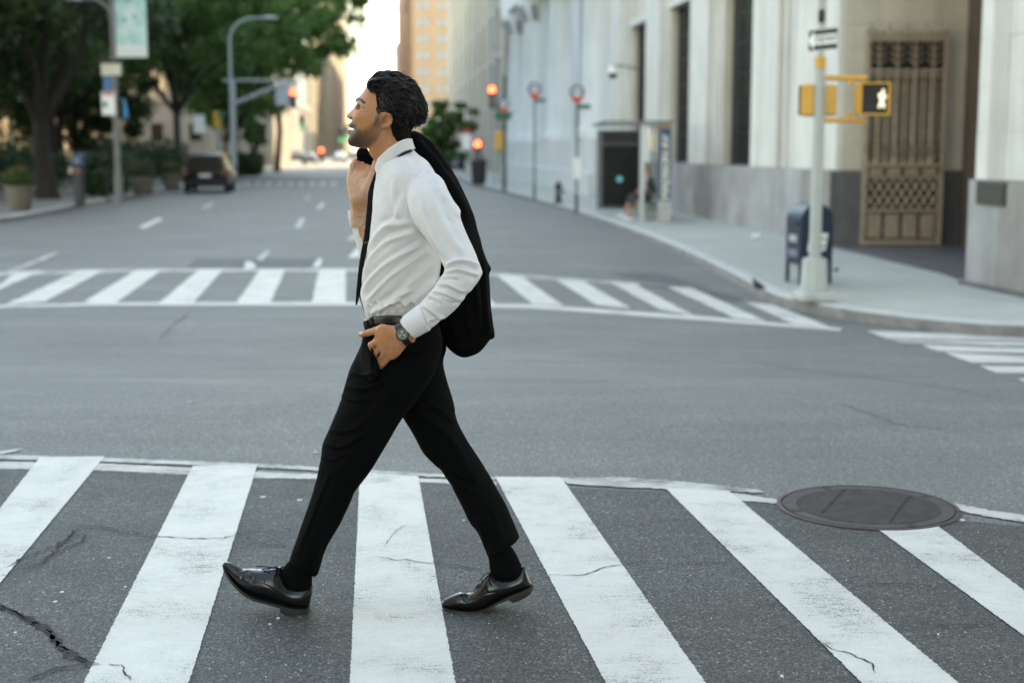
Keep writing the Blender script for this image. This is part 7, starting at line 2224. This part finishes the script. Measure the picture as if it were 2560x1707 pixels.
# ------------------------------------------------------------------ trees
M_bark = simple('tree_bark', (.020, .016, .013), .9, var=.35, scale=4, bump=.4)
M_lfA = leaf_mat('leaf_dark', (.014, .034, .012), (.062, .115, .036), .35)
M_lfB = leaf_mat('leaf_mid', (.032, .085, .026), (.14, .25, .07), .45)
M_lfC = leaf_mat('leaf_bright', (.045, .115, .034), (.19, .32, .09), .5)
def tree(name, label, base, h, spread, crown_z, lobes, mat, seed, trunk=.3, leaves=9000, leaf=.17, group='street and park trees', lean=(0, 0), limbs=7):
    rng = random.Random(seed)
    t = thing(name, label, 'tree', tuple(base), group)
    b = Vector(base)
    mb = MB()
    fork = b + Vector((lean[0] * .1, lean[1] * .1, crown_z * .75))
    path = [b + Vector((0, 0, -.1)), b + Vector((0, 0, .3)), b + Vector((rng.gauss(0, .1) + lean[0] * .2, rng.gauss(0, .1), crown_z * .4)), fork]
    mb.tube(path, [trunk * 1.5, trunk * 1.1, trunk * .9, trunk * .8], 10)
    ends = []
    for k in range(limbs):
        a = 6.283 * k / limbs + rng.uniform(-.4, .4)
        L = spread * rng.uniform(.55, .9); up = rng.uniform(.25, .8) * (h - crown_z)
        m1 = fork + Vector((math.cos(a) * L * .45, math.sin(a) * L * .45, up * .45 + rng.uniform(.2, .9)))
        e = fork + Vector((math.cos(a) * L, math.sin(a) * L, up + .4)) + Vector((lean[0], lean[1], 0))
        pts = [Vector(q) for q in catmull(np.array([tuple(fork - Vector((0, 0, .2))), tuple(m1), tuple(e)]), 4, False)]
        mb.tube(pts, [trunk * (.62 - .52 * i / (len(pts) - 1)) for i in range(len(pts))], 7)
        ends.append(e)
        for q in range(2):
            f2 = e.lerp(m1, .45) + Vector((rng.gauss(0, 1), rng.gauss(0, 1), rng.uniform(.2, 1.2))) * spread * .28
            mb.tube([m1.lerp(e, .3), m1.lerp(e, .5).lerp(f2, .5), f2], [trunk * .28, trunk * .18, trunk * .05], 5)
    mb.build('trunk', M_bark, t, 50)
    # crown: leaf clumps gathered round many twig ends inside irregular lobes
    V_ = []; cl_ = []
    c0 = b + Vector((lean[0], lean[1], crown_z + (h - crown_z) * .5))
    for _ in range(lobes):
        d = Vector((rng.gauss(0, 1), rng.gauss(0, 1), rng.gauss(0, .9)))
        d = d.normalized() * rng.random() ** .35
        p = c0 + Vector((d.x * spread, d.y * spread, d.z * (h - crown_z) * .52))
        cl_.append((p, spread * rng.uniform(.12, .26)))
    rs = np.random.RandomState(seed)
    idx = rs.randint(0, lobes, leaves)
    C = np.array([tuple(c[0]) for c in cl_])[idx]; Rr = np.array([c[1] for c in cl_])[idx]
    d = rs.randn(leaves, 3); d /= np.linalg.norm(d, axis=1, keepdims=True); d *= (rs.rand(leaves, 1) ** .45)
    P = C + d * Rr[:, None] * np.array([1, 1, .75])
    a = rs.randn(leaves, 3); a[:, 2] *= .7; a /= np.linalg.norm(a, axis=1, keepdims=True)
    b_ = np.cross(a, rs.randn(leaves, 3)); b_ /= np.linalg.norm(b_, axis=1, keepdims=True)
    s = leaf * rs.uniform(.55, 1.35, (leaves, 1))
    Vq = np.stack([P - a * s, P + b_ * s * .62, P + a * s, P - b_ * s * .62], 1).reshape(-1, 3)
    Fq = np.arange(leaves * 4).reshape(-1, 4).tolist()
    mesh_obj('crown', Vq, Fq, mat, t)
    return t
def pv(px, py): 
    p = pav(px, py); return (p.x, p.y, ZP)
tree('park_tree', 'big dark tree with forked trunk at the far left', (-17.2, 53, ZP), 13, 5.6, 3.9, 90, M_lfA, 1, .34, 17000, .17, limbs=8, lean=(-1.8, 0))
tree('park_tree', 'dark tree at the left edge of the photo', (-20.5, 47, ZP), 12, 5.0, 2.6, 80, M_lfA, 2, .30, 14000, .17)
tree('park_tree', 'leafy tree behind the banner and its lamp post', (-21.8, 68, ZP), 14, 5.8, 4.6, 90, M_lfA, 3, .24, 15000, .19)
tree('park_tree', 'mid green tree with thin trunk left of the parked car', (-21.0, 90, ZP), 17, 6.2, 5.6, 90, M_lfB, 4, .22, 16000, .20)
tree('street_tree', 'bright green tree behind the curved lamp post', (-19.6, 102, ZP), 18, 6.4, 4.2, 110, M_lfC, 5, .24, 18000, .22)
tree('street_tree', 'green tree reaching over the street towards the sky gap', (-20.0, 122, ZP), 21, 6.2, 8.5, 90, M_lfC, 6, .26, 15000, .25, lean=(1.4, 0))
tree('park_tree', 'dark park tree deep behind the parking pay station', (-28, 72, ZP), 13, 6.8, 3.8, 90, M_lfA, 7, .28, 15000, .2)
tree('park_tree', 'park tree with slanting trunk behind the flower planters', (-27.5, 88, ZP), 14, 6.5, 5.2, 90, M_lfA, 8, .24, 14000, .2, lean=(-1.5, 0))
tree('park_tree', 'dark broad tree deep in the park at the far left', (-30, 62, ZP), 13, 7.0, 3.0, 90, M_lfA, 17, .30, 15000, .2)
tree('park_tree', 'low dark tree filling the park behind the meter', (-33, 80, ZP), 11, 6.5, 1.6, 90, M_lfA, 21, .26, 15000, .22)
tree('park_tree', 'low dark tree filling the park behind the planters', (-29.5, 98, ZP), 12, 6.0, 1.8, 90, M_lfA, 22, .26, 14000, .22)
tree('park_tree', 'low dark tree far left behind the bench', (-38, 70, ZP), 11, 6.5, 1.6, 90, M_lfA, 23, .26, 14000, .22)
tree('street_tree', 'slim green tree in front of the lodge wall', (-25.5, 128, ZP), 11, 4.4, 3.4, 70, M_lfB, 24, .18, 9000, .22)
tree('street_tree', 'small round tree in front of the stone lodge', (-22.6, 125, ZP), 5.6, 1.7, 1.5, 40, M_lfB, 9, .10, 3500, .16)
tree('street_tree', 'round dark green tree behind the back of the man', (-4.6, 105, ZP), 5.9, 2.0, .9, 60, M_lfB, 10, .14, 7000, .15)
# clipped shrubs and ground planting of the park
M_shr = leaf_mat('leaf_shrub', (.010, .026, .010), (.036, .070, .022), .25)
for i, (x, y, w, h, lab) in enumerate(((-19.5, 57, 3.4, 2.4, 'dark shrub behind the parking pay station'), (-17.2, 61, 2.6, 1.8, 'dark shrub beside the banner lamp post'), (-22.5, 52, 3.6, 2.6, 'dark shrub at the left edge behind the bench'),
                                      (-17.8, 70, 2.6, 2.6, 'green shrub behind the concrete planters'), (-20.6, 78, 3.0, 2.4, 'green shrub left of the parked car'), (-15.7, 55, 1.2, 1.0, 'low shrub right of the bench'), (-26, 60, 4, 3.0, 'tall dark shrub deep in the park'), (-18.2, 98, 2.2, 1.6, 'low shrub beside the brown garden wall'), (-30, 75, 5, 3.4, 'broad dark shrub under the park trees'))):
    t = thing('shrub', lab, 'shrub', (x, y, ZP), 'park shrubs')
    mb = MB(); rng = random.Random(300 + i)
    for k in range(9):
        leafball(mb, (x + rng.uniform(-.5, .5) * w, y + rng.uniform(-.5, .5) * w * .6, ZP + h * rng.uniform(.3, .75)), w * .35, h * .34, 300, .12, 900 + i * 20 + k)
    mb.build('foliage', M_shr, t)
    mb = MB()
    for k in range(5):
        a = rng.random() * 6.28
        mb.tube([(x, y, ZP), (x + math.cos(a) * w * .2, y + math.sin(a) * w * .2, ZP + h * .4)], [.05, .03], 6)
    o = mb.build('stems', M_bark, t)
